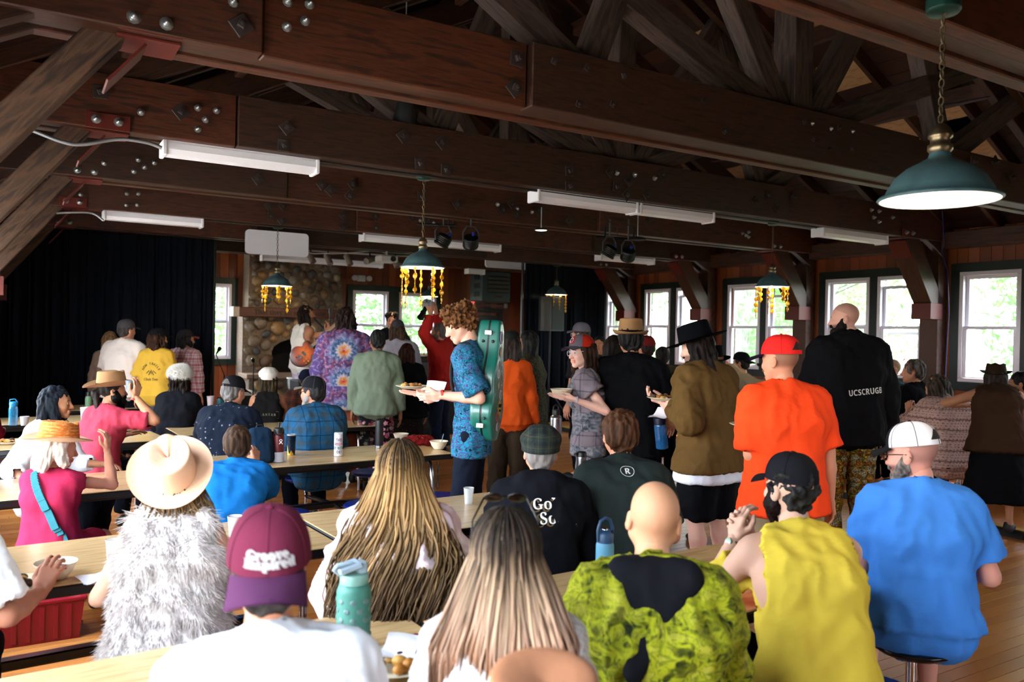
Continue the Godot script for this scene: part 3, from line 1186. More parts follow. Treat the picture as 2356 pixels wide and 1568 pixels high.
func build_stage():
	var black := mat("black_metal", Color(0.02, 0.02, 0.022), 0.45, 0.3)
	var blk := mat("black_plastic", Color(0.018, 0.018, 0.02), 0.5)
	var chrome := mat("chrome", Color(0.75, 0.75, 0.76), 0.18, 1.0)
	# chimney of river stones
	var fp := thing("fireplace", "tall river-stone fireplace and chimney behind the singer", "fireplace")
	var zf := ZF + 0.5
	var l0 := on_z(556, 860, zf).x
	var r0 := on_z(800, 860, zf).x
	var l1 := on_z(576, 590, zf).x
	var r1 := on_z(776, 600, zf).x
	var mant_y := on_z(600, 722, zf).y
	var mort := mat("mortar", Color(0.50, 0.44, 0.38), 0.95)
	mort.albedo_texture = noise_tex("mortar", 128, 0.08, [Color(0.75, 0.72, 0.68), Color.WHITE])
	mort.uv1_triplanar = true
	mort.uv1_scale = Vector3.ONE * 2.0
	var m := MB.new()
	var hgt := 3.6
	m.extrude(PackedVector2Array([Vector2(l0 + 0.1, mant_y), Vector2(r0 - 0.1, mant_y), Vector2(r1, hgt), Vector2(l1, hgt)]), 0.46, Transform3D(Basis(), Vector3(0, 0, ZF + 0.25)))
	# lower body with an arched firebox
	var xc := on_z(690, 800, zf).x
	var arch := [Vector2(l0, 0.0), Vector2(l0, mant_y), Vector2(r0, mant_y), Vector2(r0, 0.0), Vector2(xc + 0.52, 0.0), Vector2(xc + 0.52, 1.3)]
	for k in 9:
		var a := PI * k / 8
		arch.append(Vector2(xc + 0.52 * cos(a), 1.3 + 0.25 * sin(a)))
	arch.append(Vector2(xc - 0.52, 0.0))
	m.extrude(PackedVector2Array(arch), 0.48, Transform3D(Basis(), Vector3(0, 0, ZF + 0.27)))
	part("masonry", m, mort, fp)
	m = MB.new()
	m.box(Vector3(xc, 0.8, ZF + 0.06), Vector3(1.1, 1.6, 0.05), 0.01)
	part("fireback", m, mat("soot", Color(0.015, 0.012, 0.01), 0.95), fp)
	m = MB.new()
	m.box(Vector3((l0 + r0) / 2, 0.88, ZF + 0.75), Vector3(r0 - l0 + 0.1, 0.08, 0.66), 0.01)
	part("hearth_slab", m, mat("hearth", Color(0.55, 0.45, 0.36), 0.8), fp)
	m = MB.new()
	m.box(Vector3((l0 + r0) / 2, 0.42, ZF + 0.74), Vector3(r0 - l0, 0.84, 0.56), 0.01)
	part("hearth_base", m, mort, fp)
	stones(fp, func(p: Vector2, rad):
		var y: float = lerpf(mant_y + 0.12 + rad, 3.1, p.y)
		var f: float = (y - mant_y) / (hgt - mant_y)
		var a: float = lerpf(l0 + 0.1, l1, f) + rad * 0.9
		var b: float = lerpf(r0 - 0.1, r1, f) - rad * 0.9
		return Vector3(lerpf(a, b, p.x), y, 1), 150, 0.045, 0.095, ZF + 0.47, 5, 165)
	stones(fp, func(p: Vector2, rad):
		var x: float = lerpf(l0 + rad, r0 - rad, p.x)
		var y: float = lerpf(0.92 + rad, mant_y - rad * 0.8, p.y)
		var dx: float = absf(x - xc)
		var out: bool = dx > 0.52 + rad * 0.8 or (y > 1.3 and Vector2(dx / 0.52, (y - 1.3) / 0.25).length() > 1.0 + rad / 0.3)
		return Vector3(x, y, 1.0 if out else -1.0), 90, 0.055, 0.135, ZF + 0.5, 9, 95)
	stones(fp, func(p: Vector2, rad): return Vector3(lerpf(l0 + rad, r0 - rad, p.x), lerpf(rad, 0.82 - rad, p.y), 1), 40, 0.06, 0.13, ZF + 1.02, 21, 40)
	# mantel with its carved line
	var mt := on_z(556, 720, zf + 0.15)
	var mr := on_z(800, 720, zf + 0.15)
	m = MB.new()
	m.box(Vector3.ZERO, Vector3(mr.x - mt.x + 0.1, 0.17, 0.3), 0.012)
	var mantel := part("mantel", m, wood("mantel", Color(0.20, 0.08, 0.03), Color(0.33, 0.14, 0.06), 0.5, Vector3(0.5, 3, 3)), fp, Transform3D(Basis(), Vector3((mr.x + mt.x) / 2, mant_y + 0.03, zf + 0.05)))
	var tx := text_mb("That they all may be one", 0.115, 0.006, "Droid Serif", 700)
	part("carved_lettering", tx, mat("carving", Color(0.13, 0.05, 0.02), 0.7), mantel, Transform3D(Basis.from_scale(Vector3(0.92, 1, 1)), Vector3(-0.12, -0.0, 0.151)))
	m = MB.new()
	m.box(Vector3.ZERO, Vector3(0.11, 0.175, 0.302), 0.01)
	part("end_block", m, mat("pale_end", Color(0.72, 0.66, 0.6), 0.7), mantel, Transform3D(Basis(), Vector3(-(mr.x - mt.x + 0.1) / 2 - 0.05, 0, 0)))
	# curtains and their poles
	var cz := -12.45
	var cr := on_z(489, 600, cz).x
	curtain("wide black drape hung from a pipe at the left of the stage", Vector3(XL + 0.1, 0, cz), Vector3(cr, 0, cz), 3.12, 26, 0.07, Color(0.085, 0.10, 0.13))
	m = MB.new()
	pole(m, Vector3(0, 0, 0), Vector3(0, 3.18, 0), 0.024)
	pole(m, Vector3(0, 3.13, 0), Vector3(XL + 0.1 - cr, 3.13, 0), 0.02)
	m.box(Vector3(0, 0.01, 0), Vector3(0.45, 0.02, 0.45), 0.004)
	solo("drape_stand", m, black, "black pipe stand at the inner edge of the wide left drape", "stand", Transform3D(Basis(), Vector3(cr + 0.03, 0, cz)))
	var r_a := on_x(1392, 700, XR - 0.35)
	r_a.y = 0
	var r_b := on_z(1205, 700, r_a.z + 0.1)
	r_b.y = 0
	curtain("narrower black drape at the right rear, beside the window bays", r_b, r_a, 3.2, 15, 0.06, Color(0.07, 0.075, 0.085))
	m = MB.new()
	pole(m, Vector3(0, 0, 0), Vector3(0, 3.25, 0), 0.025)
	m.box(Vector3(0, 0.01, 0), Vector3(0.45, 0.02, 0.45), 0.004)
	solo("drape_stand", m, mat("grey_pole", Color(0.25, 0.26, 0.28), 0.3, 0.8), "grey upright pipe at the left edge of the right rear drape", "stand", Transform3D(Basis(), r_b + Vector3(-0.05, 0, 0.02)))
	# low stage under the band
	m = MB.new()
	m.box(Vector3(5.0, 0.11, -13.25), Vector3(5.2, 0.22, 2.4), 0.01)
	solo("stage_platform", m, mat("stage", Color(0.03, 0.03, 0.03), 0.8), "low black stage platform under the band", "stage")
	# loudspeakers on stands
	speaker(px(458, 715, 12.0), 0.0, 1.62, "black loudspeaker on a pole in front of the left drape")
	speaker(px(1266, 726, 14.6), 0.3, 1.78, "black loudspeaker on a pole in front of the right rear drape")
	# mic stands
	mic_stand("boom microphone stand by the left drape pole, near the bright window", px(522, 905, 11.6), [px(516, 862, 11.6), px(497, 815, 11.6), px(506, 800, 11.5)])
	mic_stand("boom microphone stand in front of the singing guitarist", px(775, 940, 11.8), [px(772, 790, 11.8), px(748, 758, 11.8), px(717, 727, 11.75)])
	mic_stand("straight microphone stand beside the chimney, behind the guitar neck", px(757, 960, 12.6), [px(757, 800, 12.6), px(759, 730, 12.6), px(760, 712, 12.6)])
	mic_stand("short microphone stand by the white amplifier", px(583, 900, 11.9), [px(583, 870, 11.9), px(583, 832, 11.9), px(582, 826, 11.85)])
	# guitar amp, white case
	var t := thing("amplifier", "white-cased amplifier with a black grille by the hearth", "amplifier", px(548, 905, 12.2))
	t.position.y = 0.0
	m = MB.new()
	m.box(Vector3(0, 0.62, 0), Vector3(0.42, 0.30, 0.3), 0.02)
	part("case", m, mat("white_case", Color(0.8, 0.79, 0.77), 0.5), t)
	m = MB.new()
	m.box(Vector3(0.02, 0.6, 0.152), Vector3(0.33, 0.2, 0.012), 0.004)
	part("grille", m, blk, t)
	m = MB.new()
	m.box(Vector3(0, 0.235, 0), Vector3(0.6, 0.47, 0.36), 0.02)
	part("cabinet", m, blk, t)
	m = MB.new()
	m.tube([Vector3(-0.12, 0.77, 0), Vector3(-0.1, 0.8, 0), Vector3(0.1, 0.8, 0), Vector3(0.12, 0.77, 0)], 0.01, 6)
	part("handle", m, chrome, t)
	t = thing("speaker_cabinet", "black bass cabinet with a round dark cone in front of the singer", "amplifier", px(735, 885, 11.5))
	t.position.y = 0.0
	m = MB.new()
	m.box(Vector3(0, 0.5, 0), Vector3(0.74, 1.0, 0.4), 0.015)
	part("cabinet", m, mat("tolex", Color(0.06, 0.05, 0.05), 0.7), t)
	m = MB.new()
	m.lathe([[0.28, 0.0], [0.26, 0.025], [0.26, 0.025], [0.2, 0.0], [0.08, -0.02], [0.0, 0.01]], 24, Transform3D(Basis(Vector3.RIGHT, PI / 2), Vector3(0, 0.62, 0.2)))
	part("cone", m, mat("cone_navy", Color(0.01, 0.014, 0.03), 0.6), t)
	t = thing("floor_monitor", "small pale wedge monitor standing left of the bass cabinet", "speaker", px(685, 885, 11.4))
	t.position.y = 0
	m = MB.new()
	m.extrude(PackedVector2Array([Vector2(-0.12, 0), Vector2(0.12, 0), Vector2(0.1, 0.95), Vector2(-0.02, 1.0)]), 0.2)
	part("case", m, mat("pale_case", Color(0.62, 0.64, 0.66), 0.5), t)
	# keyboard and organ at the right of the stage
	t = thing("electric_organ", "dark wooden organ with a light key row at the right of the stage", "organ", px(968, 900, 12.6))
	t.position.y = 0.22
	m = MB.new()
	m.box(Vector3(0, 0.3, 0), Vector3(1.15, 0.6, 0.5), 0.015)
	m.box(Vector3(0, 0.86, -0.12), Vector3(1.15, 0.36, 0.3), 0.015)
	part("body", m, wood("organ", Color(0.05, 0.022, 0.012), Color(0.10, 0.045, 0.024), 0.35), t)
	m = MB.new()
	m.box(Vector3(0, 0.63, 0.13), Vector3(1.02, 0.05, 0.22), 0.008)
	part("key_bed", m, wood("orange_wood", Color(0.34, 0.16, 0.06), Color(0.5, 0.26, 0.1), 0.4), t)
	var km := MB.new()
	km.box(Vector3.ZERO, Vector3(0.03, 0.018, 0.15), 0.003)
	var kmm := km.mesh()
	for k in 30:
		part("key", kmm, mat("ivory", Color(0.8, 0.77, 0.7), 0.3), t, Transform3D(Basis(), Vector3(-0.48 + k * 0.033, 0.665, 0.15)))
	t = thing("mixer", "small mixer with red knobs on top of the organ", "mixer", px(975, 900, 12.6))
	t.position.y = 0.22 + 1.04
	m = MB.new()
	m.box(Vector3(0, 0.045, -0.1), Vector3(0.5, 0.09, 0.26), 0.01, Basis(Vector3.RIGHT, 0.2))
	part("case", m, blk, t)
	for k in 10:
		m = MB.new()
		m.lathe([[0.015, 0], [0.013, 0.03], [0.013, 0.03], [0, 0.032]], 8)
		part("knob", m, mat("knob%d" % (k % 2), Color(0.6, 0.05, 0.04) if k % 2 else Color(0.75, 0.75, 0.75), 0.4), t, Transform3D(Basis(), Vector3(-0.2 + 0.045 * k, 0.095, -0.07)))
	# unit heater, exit sign, emergency light
	var hp := on_z(1128, 660, ZF + 0.9)
	t = thing("unit_heater", "grey metal unit heater hung at the rear wall above the exit sign", "heater", hp)
	var hm := mat("heater_grey", Color(0.23, 0.27, 0.28), 0.5, 0.2)
	m = MB.new()
	m.box(Vector3.ZERO, Vector3(0.68, 0.62, 0.5), 0.012)
	part("casing", m, hm, t)
	var lou := MB.new()
	lou.box(Vector3.ZERO, Vector3(0.028, 0.055, 0.012), 0.002)
	var loum := lou.mesh()
	m = MB.new()
	m.box(Vector3(0.05, 0.04, 0.25), Vector3(0.5, 0.34, 0.006), 0.002)
	part("grille", m, mat("heater_dark", Color(0.025, 0.025, 0.03), 0.6), t)
	for r in 4:
		for q in 13:
			part("louver", loum, mat("louver", Color(0.40, 0.36, 0.35), 0.4, 0.5), t, Transform3D(Basis(), Vector3(-0.175 + q * 0.0375, 0.165 - r * 0.083, 0.257)))
	for q in 3:
		m = MB.new()
		m.box(Vector3(-0.343, 0.18 - q * 0.17, 0.05), Vector3(0.008, 0.1, 0.24), 0.002)
		part("side_vent", m, mat("heater_dark", Color.BLACK), t)
	part("red_plate", text_mb("CAUTION", 0.04, 0.003, "Droid Sans", 700), mat("red_ink", Color(0.5, 0.06, 0.05), 0.6), t, Transform3D(Basis(), Vector3(0.05, -0.2, 0.253)))
	m = MB.new()
	for s in [-0.3, 0.3]:
		pole(m, Vector3(s, 0.3, 0.1), Vector3(s, 0.9, 0.1), 0.008, 6)
	part("hanger_rod", m, black, t)
	var ep := on_z(1079, 700, ZF + 0.8)
	t = thing("exit_sign", "exit sign with red letters under the grey heater", "sign", ep)
	m = MB.new()
	m.box(Vector3.ZERO, Vector3(0.30, 0.19, 0.05), 0.008)
	part("sign_box", m, mat("exit_box", Color(0.45, 0.42, 0.40), 0.5), t)
	part("lettering", text_mb("EXIT", 0.15, 0.004, "Droid Sans", 800), glow("exit_red", Color(1, 0.08, 0.04), 0.8), t, Transform3D(Basis.from_scale(Vector3(0.75, 1.1, 1)), Vector3(0, 0, 0.027)))
	m = MB.new()
	pole(m, Vector3(0.15, 0.0, 0), Vector3(0.85, 0.0, -0.02), 0.012, 6)
	m.box(Vector3(0.87, 0, 0), Vector3(0.06, 0.1, 0.06), 0.006)
	part("conduit", m, mat("conduit", Color(0.35, 0.33, 0.32), 0.4, 0.6), t)
	var dp := on_z(1107, 780, ZF + 0.12)
	var dr := struct("door_1", Vector3(dp.x, 0, ZF + 0.03))
	m = MB.new()
	m.box(Vector3(0, 1.05, 0.02), Vector3(0.9, 2.1, 0.05), 0.006)
	part("door_leaf", m, mat("door_dark", Color(0.035, 0.035, 0.045), 0.5), dr)
	m = MB.new()
	bar_frame(m, 1.08, 2.26, 0.09, 0.09, Vector3(0, 1.13, 0.03))
	part("door_frame", m, mat("door_trim", Color(0.05, 0.03, 0.022), 0.5), dr)
	m = MB.new()
	m.lathe([[0.03, 0], [0.03, 0.02], [0.03, 0.02], [0.02, 0.05], [0, 0.06]], 10, Transform3D(Basis(Vector3.RIGHT, PI / 2), Vector3(-0.36, 1.0, 0.05)))
	part("door_knob", m, chrome, dr)
	var em := on_z(831, 640, ZF + 0.1)
	t = thing("emergency_light", "twin-headed white emergency light above the far windows", "light", em)
	m = MB.new()
	m.box(Vector3.ZERO, Vector3(0.16, 0.12, 0.08), 0.01)
	part("battery_box", m, mat("white_case", Color.WHITE), t)
	for s in [-1, 1]:
		m = MB.new()
		m.lathe([[0.0, -0.05], [0.05, -0.045], [0.055, 0.02], [0.055, 0.02], [0.045, 0.025], [0, 0.02]], 14, Transform3D(Basis(Vector3.RIGHT, PI / 2), Vector3(s * 0.15, 0, 0.05)))
		part("lamp_head", m, mat("white_case", Color.WHITE), t)
	# white hanging panels
	panel(on_z(638, 560, -11.6), on_z(710, 560, -11.6).x - on_z(565, 560, -11.6).x, 0.34, "blank white rounded panel hung above the fireplace")
	panel(on_z(1169, 598, -13.2), on_z(1220, 598, -13.2).x - on_z(1117, 598, -13.2).x, 0.33, "blank white rounded panel hung beside the grey heater")
	# projector
	var pp := px(889, 596, 12.9)
	t = thing("projector", "white projector hung from a pole near the far windows", "projector", pp)
	m = MB.new()
	m.box(Vector3.ZERO, Vector3(0.3, 0.11, 0.26), 0.02)
	part("case", m, mat("white_case", Color.WHITE), t)
	m = MB.new()
	m.lathe([[0.045, 0], [0.045, 0.02], [0.045, 0.02], [0.035, 0.02], [0.02, 0.01], [0, 0.012]], 14, Transform3D(Basis(Vector3.RIGHT, PI / 2), Vector3(0.06, 0, 0.13)))
	part("lens", m, blk, t)
	m = MB.new()
	pole(m, Vector3(0, 0.05, 0), Vector3(0, 0.36, 0), 0.022)
	part("mount_pole", m, mat("white_case", Color.WHITE), t)
	# track lights
	var ta := px(700, 576, 13.0)
	var tb := px(950, 590, 13.0)
	m = MB.new()
	m.tube([Vector3.ZERO, tb - ta], 0.016, 6)
	m.tube([px(640, 560, 13.0) - ta, px(720, 583, 12.9) - ta, px(800, 582, 12.9) - ta, px(870, 575, 12.9) - ta, px(905, 590, 12.9) - ta], 0.01, 6)
	solo("light_track", m, mat("track_white", Color(0.6, 0.57, 0.55), 0.5), "long pale track rail in front of the stone chimney", "track", Transform3D(Basis(), ta))
	var spots := [[715, 592, -20], [755, 596, -15], [801, 597, -15], [851, 598, 70], [910, 602, -10]]
	var nm := ["leftmost of the track, above the singer", "second along the track", "third along the track", "turned sideways next to the projector", "rightmost of the track, past the projector"]
	for k in 5:
		var q: Array = spots[k]
		var sp := thing("track_light", "tan cylindrical spotlight, " + nm[k], "spotlight", px(q[0], q[1], 12.95), 0.0)
		var b := Basis(Vector3(0, 0, 1), deg_to_rad(-q[2]) * 1.0)
		m = MB.new()
		m.lathe([[0.0, 0.1], [0.03, 0.1], [0.05, 0.08], [0.052, -0.1], [0.052, -0.1], [0.044, -0.1], [0.044, -0.085], [0, -0.08]].map(func(e): return [e[0], -e[1]]), 14, Transform3D(b * Basis(Vector3.RIGHT, PI - 0.5), Vector3.ZERO))
		part("can", m, mat("spot_tan", Color(0.46, 0.40, 0.35), 0.45), sp)
		m = MB.new()
		pole(m, Vector3(0, 0.05, 0), Vector3(0, 0.13, -0.02), 0.012, 6)
		part("stem", m, black, sp)
		if k in [0, 1, 2, 4]:
			var aim: Vector3 = [px(705, 770, 11.7), px(660, 700, 14.0), px(720, 720, 12.5), px(905, 760, 13.0)][k if k < 4 else 3]
			var lamp := SpotLight3D.new()
			lamp.name = "track_light_beam"
			lamp.light_color = Color(1.0, 0.88, 0.72)
			lamp.light_energy = 1.6
			lamp.light_size = 0.04
			lamp.spot_angle = 32.0
			lamp.spot_range = 12.0
			lamp.spot_attenuation = 2.0
			lamp.shadow_enabled = true
			sp.add_child(lamp)
			var dir: Vector3 = (aim - sp.position).normalized()
			lamp.position = dir * 0.13
			lamp.basis = Basis.looking_at(dir, Vector3.UP)
	# white fixed light bar and blinds above the fireplace
	var ra := on_z(498, 566, ZF + 0.25)
	m = MB.new()
	m.tube([ra, Vector3(on_z(640, 572, ZF + 0.25).x, ra.y, ra.z)], 0.02, 8)
	m.tube([ra + Vector3(0, 0.16, 0), Vector3(on_z(640, 572, ZF + 0.25).x, ra.y + 0.16, ra.z)], 0.015, 8)
	solo("wall_rail", m, mat("rail", Color(0.75, 0.7, 0.66), 0.4), "pair of pale rails on the rear wall left of the chimney", "rail")

func panel(at: Vector3, w: float, h: float, label: String):
	var t := thing("hanging_panel", label, "panel", at)
	var poly := PackedVector2Array()
	var r := 0.055
	for c in [[1, 1, 0], [-1, 1, 1], [-1, -1, 2], [1, -1, 3]]:
		for k in 6:
			var a: float = PI / 2 * (c[2] + k / 5.0)
			poly.append(Vector2(c[0] * (w / 2 - r) + r * cos(a), c[1] * (h / 2 - r) + r * sin(a)))
	var m := MB.new()
	m.extrude(poly, 0.04)
	part("board", m, mat("panel_white", Color(0.95, 0.94, 0.97), 0.6), t)
	for s in [-0.4, 0.4]:
		m = MB.new()
		pole(m, Vector3(s * w, h / 2 - 0.01, 0), Vector3(s * w, h / 2 + 0.16, 0), 0.006, 6)
		part("hook", m, mat("black_metal", Color.BLACK), t)

func speaker(at: Vector3, turn: float, hgt: float, label: String):
	var t := thing("loudspeaker", label, "speaker", Vector3(at.x, 0, at.z), turn)
	var m := MB.new()
	var blk := mat("black_plastic", Color.BLACK)
	m.extrude(PackedVector2Array([Vector2(-0.19, 0.17), Vector2(0.19, 0.17), Vector2(0.13, -0.17), Vector2(-0.13, -0.17)]), 0.62, Transform3D(Basis(Vector3.RIGHT, Vector3(0, 0, 1), Vector3(0, -1, 0)), Vector3(0, hgt + 0.31, 0)))
	part("cabinet", m, blk, t)
	m = MB.new()
	m.box(Vector3(0, hgt + 0.31, 0.172), Vector3(0.34, 0.58, 0.012), 0.006)
	part("grille", m, mat("grille_black", Color(0.03, 0.032, 0.036), 0.7), t)
	m = MB.new()
	pole(m, Vector3(0, 0.3, 0), Vector3(0, hgt + 0.02, 0), 0.018)
	part("pole", m, mat("black_metal", Color.BLACK), t)
	for k in 3:
		var a := TAU * k / 3 + 0.4
		m = MB.new()
		pole(m, Vector3(0, 0.75, 0), Vector3(sin(a) * 0.5, 0.012, cos(a) * 0.5), 0.012, 6)
		part("leg", m, mat("black_metal", Color.BLACK), t)

func mic_stand(label: String, foot: Vector3, pts: Array):
	foot = Vector3(pts[0].x, 0.0, pts[0].z)
	if foot.z < -12.05 and foot.x > 2.4:
		foot.y = 0.22
	var t := thing("microphone_stand", label, "microphone stand", foot)
	var black := mat("black_metal", Color.BLACK)
	var m := MB.new()
	pole(m, Vector3(0, 0.02, 0), pts[0] - foot, 0.011, 6)
	part("upright", m, black, t)
	m = MB.new()
	m.tube([pts[0] - foot, pts[1] - foot], 0.008, 6)
	part("boom", m, black, t)
	m = MB.new()
	var d: Vector3 = (pts[2] - pts[1]).normalized()
	m.tube([pts[1] - foot, pts[1] - foot + d * 0.04, pts[2] - foot - d * 0.05, pts[2] - foot - d * 0.045, pts[2] - foot, pts[2] - foot + d * 0.02], [0.008, 0.012, 0.018, 0.027, 0.027, 0.012], 8)
	part("microphone", m, mat("mic_grey", Color(0.1, 0.1, 0.11), 0.4, 0.4), t)
	for k in 3:
		var a := TAU * k / 3 + 0.9
		m = MB.new()
		pole(m, Vector3(0, 0.1, 0), Vector3(sin(a) * 0.28, 0.01, cos(a) * 0.28), 0.008, 6)
		part("leg", m, black, t)


# ---- lamps and fittings under the trusses --------------------------------------------------------
func disc_string(m: MB, top: Vector3, n: int, r: RandomNumberGenerator) -> float:
	var y := 0.0
	for k in n:
		var rad: float = r.randf_range(0.016, 0.026)
		y += rad
		m.ball(top - Vector3(0, y, 0), Vector3(rad, rad, 0.004), 10, 6, Basis(Vector3.UP, r.randf() * PI))
		y += rad
		m.ball(top - Vector3(0, y + 0.006, 0), Vector3(0.007, 0.007, 0.007), 6, 4)
		y += 0.012
	m.tube([top, top - Vector3(0, y, 0)], 0.0015, 4)
	return y

func pendant(at: Vector3, dia: float, canopy_y: float, label: String, strings: int, power: float):
	# at: centre of the shade's rim
	var t := thing("pendant_lamp", label, "lamp", at)
	var s := dia / 0.36
	var teal := mat("enamel_teal", Color(0.27, 0.38, 0.40), 0.5)
	teal.albedo_texture = noise_tex("dust", 128, 0.03, [Color(0.75, 0.75, 0.75), Color.WHITE, Color(1.2, 1.1, 1.05)])
	teal.uv1_triplanar = true
	teal.uv1_scale = Vector3.ONE * 2
	var brass := mat("old_brass", Color(0.55, 0.48, 0.38), 0.35, 0.9)
	var m := MB.new()
	var prof := []
	for q in [[0.18, 0.0], [0.186, 0.006], [0.18, 0.014], [0.165, 0.018], [0.155, 0.04], [0.135, 0.075], [0.1, 0.105], [0.06, 0.125], [0.035, 0.14], [0.03, 0.16]]:
		prof.append([q[0] * s, q[1] * s])
	m.lathe(prof, 32)
	part("shade", m, teal, t)
	m = MB.new()
	prof = []
	for q in [[0.18, 0.001], [0.162, 0.015], [0.15, 0.038], [0.13, 0.072], [0.095, 0.1], [0.05, 0.118], [0.0, 0.122]]:
		prof.append([q[0] * s * 0.985, q[1] * s])
	prof.reverse()
	m.lathe(prof, 32)
	part("reflector", m, glow("lamp_inner", Color(1.0, 0.95, 0.86), 0.5), t)
	m = MB.new()
	prof = []
	for q in [[0.03, 0.155], [0.038, 0.165], [0.038, 0.18], [0.03, 0.185], [0.03, 0.2], [0.037, 0.205], [0.037, 0.215], [0.028, 0.235], [0.012, 0.25], [0.0, 0.252]]:
		prof.append([q[0] * s, q[1] * s])
	m.lathe(prof, 16)
	part("socket_cap", m, brass, t)
	m = MB.new()
	m.ball(Vector3(0, 0.05 * s, 0), Vector3(0.034, 0.045, 0.034) * s, 12, 8)
	part("bulb", m, glow("bulb", Color(1.0, 0.93, 0.82), 4.0), t)
	var top := canopy_y - at.y
	m = MB.new()
	var n := int((top - 0.26 * s) / 0.032)
	for k in n:
		var y := 0.252 * s + (k + 0.5) * (top - 0.26 * s) / n
		var a := 0.0 if k % 2 else PI / 2
		var d := Vector3(cos(a), 0, sin(a)) * 0.009
		m.tube([Vector3(0, y - 0.02, 0), Vector3(0, y - 0.008, 0) + d, Vector3(0, y + 0.008, 0) + d, Vector3(0, y + 0.02, 0), Vector3(0, y + 0.008, 0) - d, Vector3(0, y - 0.008, 0) - d, Vector3(0, y - 0.02, 0)], 0.0035, 4, false)
	part("chain", m, mat("chain", Color(0.42, 0.37, 0.28), 0.4, 0.8), t)
	m = MB.new()
	m.lathe([[0.0, top - 0.035], [0.055, top - 0.033], [0.062, top - 0.02], [0.062, top - 0.02], [0.062, top + 0.02], [0.062, top + 0.02], [0, top + 0.022]], 18)
	part("canopy", m, mat("canopy_teal", Color(0.03, 0.2, 0.17), 0.4), t)
	var r := RandomNumberGenerator.new()
	r.seed = int(at.x * 97)
	var gold := mat("gold_disc", Color(0.75, 0.55, 0.05), 0.25, 0.3)
	gold.backlight_enabled = true
	gold.backlight = Color(0.6, 0.45, 0.03)
	for k in strings:
		m = MB.new()
		var a := TAU * k / strings + r.randf() * 0.3
		disc_string(m, Vector3(cos(a) * 0.165 * s, 0.0, sin(a) * 0.165 * s), 3 + r.randi() % 4, r)
		part("disc_string", m, gold, t)
	var l := OmniLight3D.new()
	l.name = "pendant_light"
	l.position = Vector3(0, 0.0, 0)
	l.light_color = Color(1.0, 0.9, 0.76)
	l.light_energy = power
	l.light_size = 0.05
	l.omni_range = 20.0
	l.omni_attenuation = 2.0
	l.shadow_enabled = true
	t.add_child(l)

func fixture(a: Vector3, b: Vector3, label: String):
	var t := thing("strip_light", label, "light", (a + b) / 2)
	var ln := a.distance_to(b)
	var white := mat("strip_white", Color(0.92, 0.91, 0.93), 0.4)
	var m := MB.new()
	m.extrude(PackedVector2Array([Vector2(-0.075, 0.06), Vector2(0.075, 0.06), Vector2(0.075, 0.03), Vector2(-0.075, 0.03)]), ln - 0.02, Transform3D(Basis(Vector3(0, 0, 1), Vector3.UP, Vector3(-1, 0, 0)), Vector3.ZERO))
	part("housing", m, white, t)
	m = MB.new()
	m.extrude(PackedVector2Array([Vector2(-0.08, 0.045), Vector2(0.08, 0.045), Vector2(0.085, 0.0), Vector2(0.06, -0.035), Vector2(-0.06, -0.035), Vector2(-0.085, 0.0)]), ln - 0.06, Transform3D(Basis(Vector3(0, 0, 1), Vector3.UP, Vector3(-1, 0, 0)), Vector3.ZERO))
	part("lens", m, mat("strip_lens", Color(0.95, 0.94, 0.96), 0.35), t)
	for s in [-1, 1]:
		m = MB.new()
		m.box(Vector3(s * (ln / 2 - 0.015), 0.008, 0), Vector3(0.03, 0.105, 0.18), 0.012)
		part("end_cap", m, white, t)

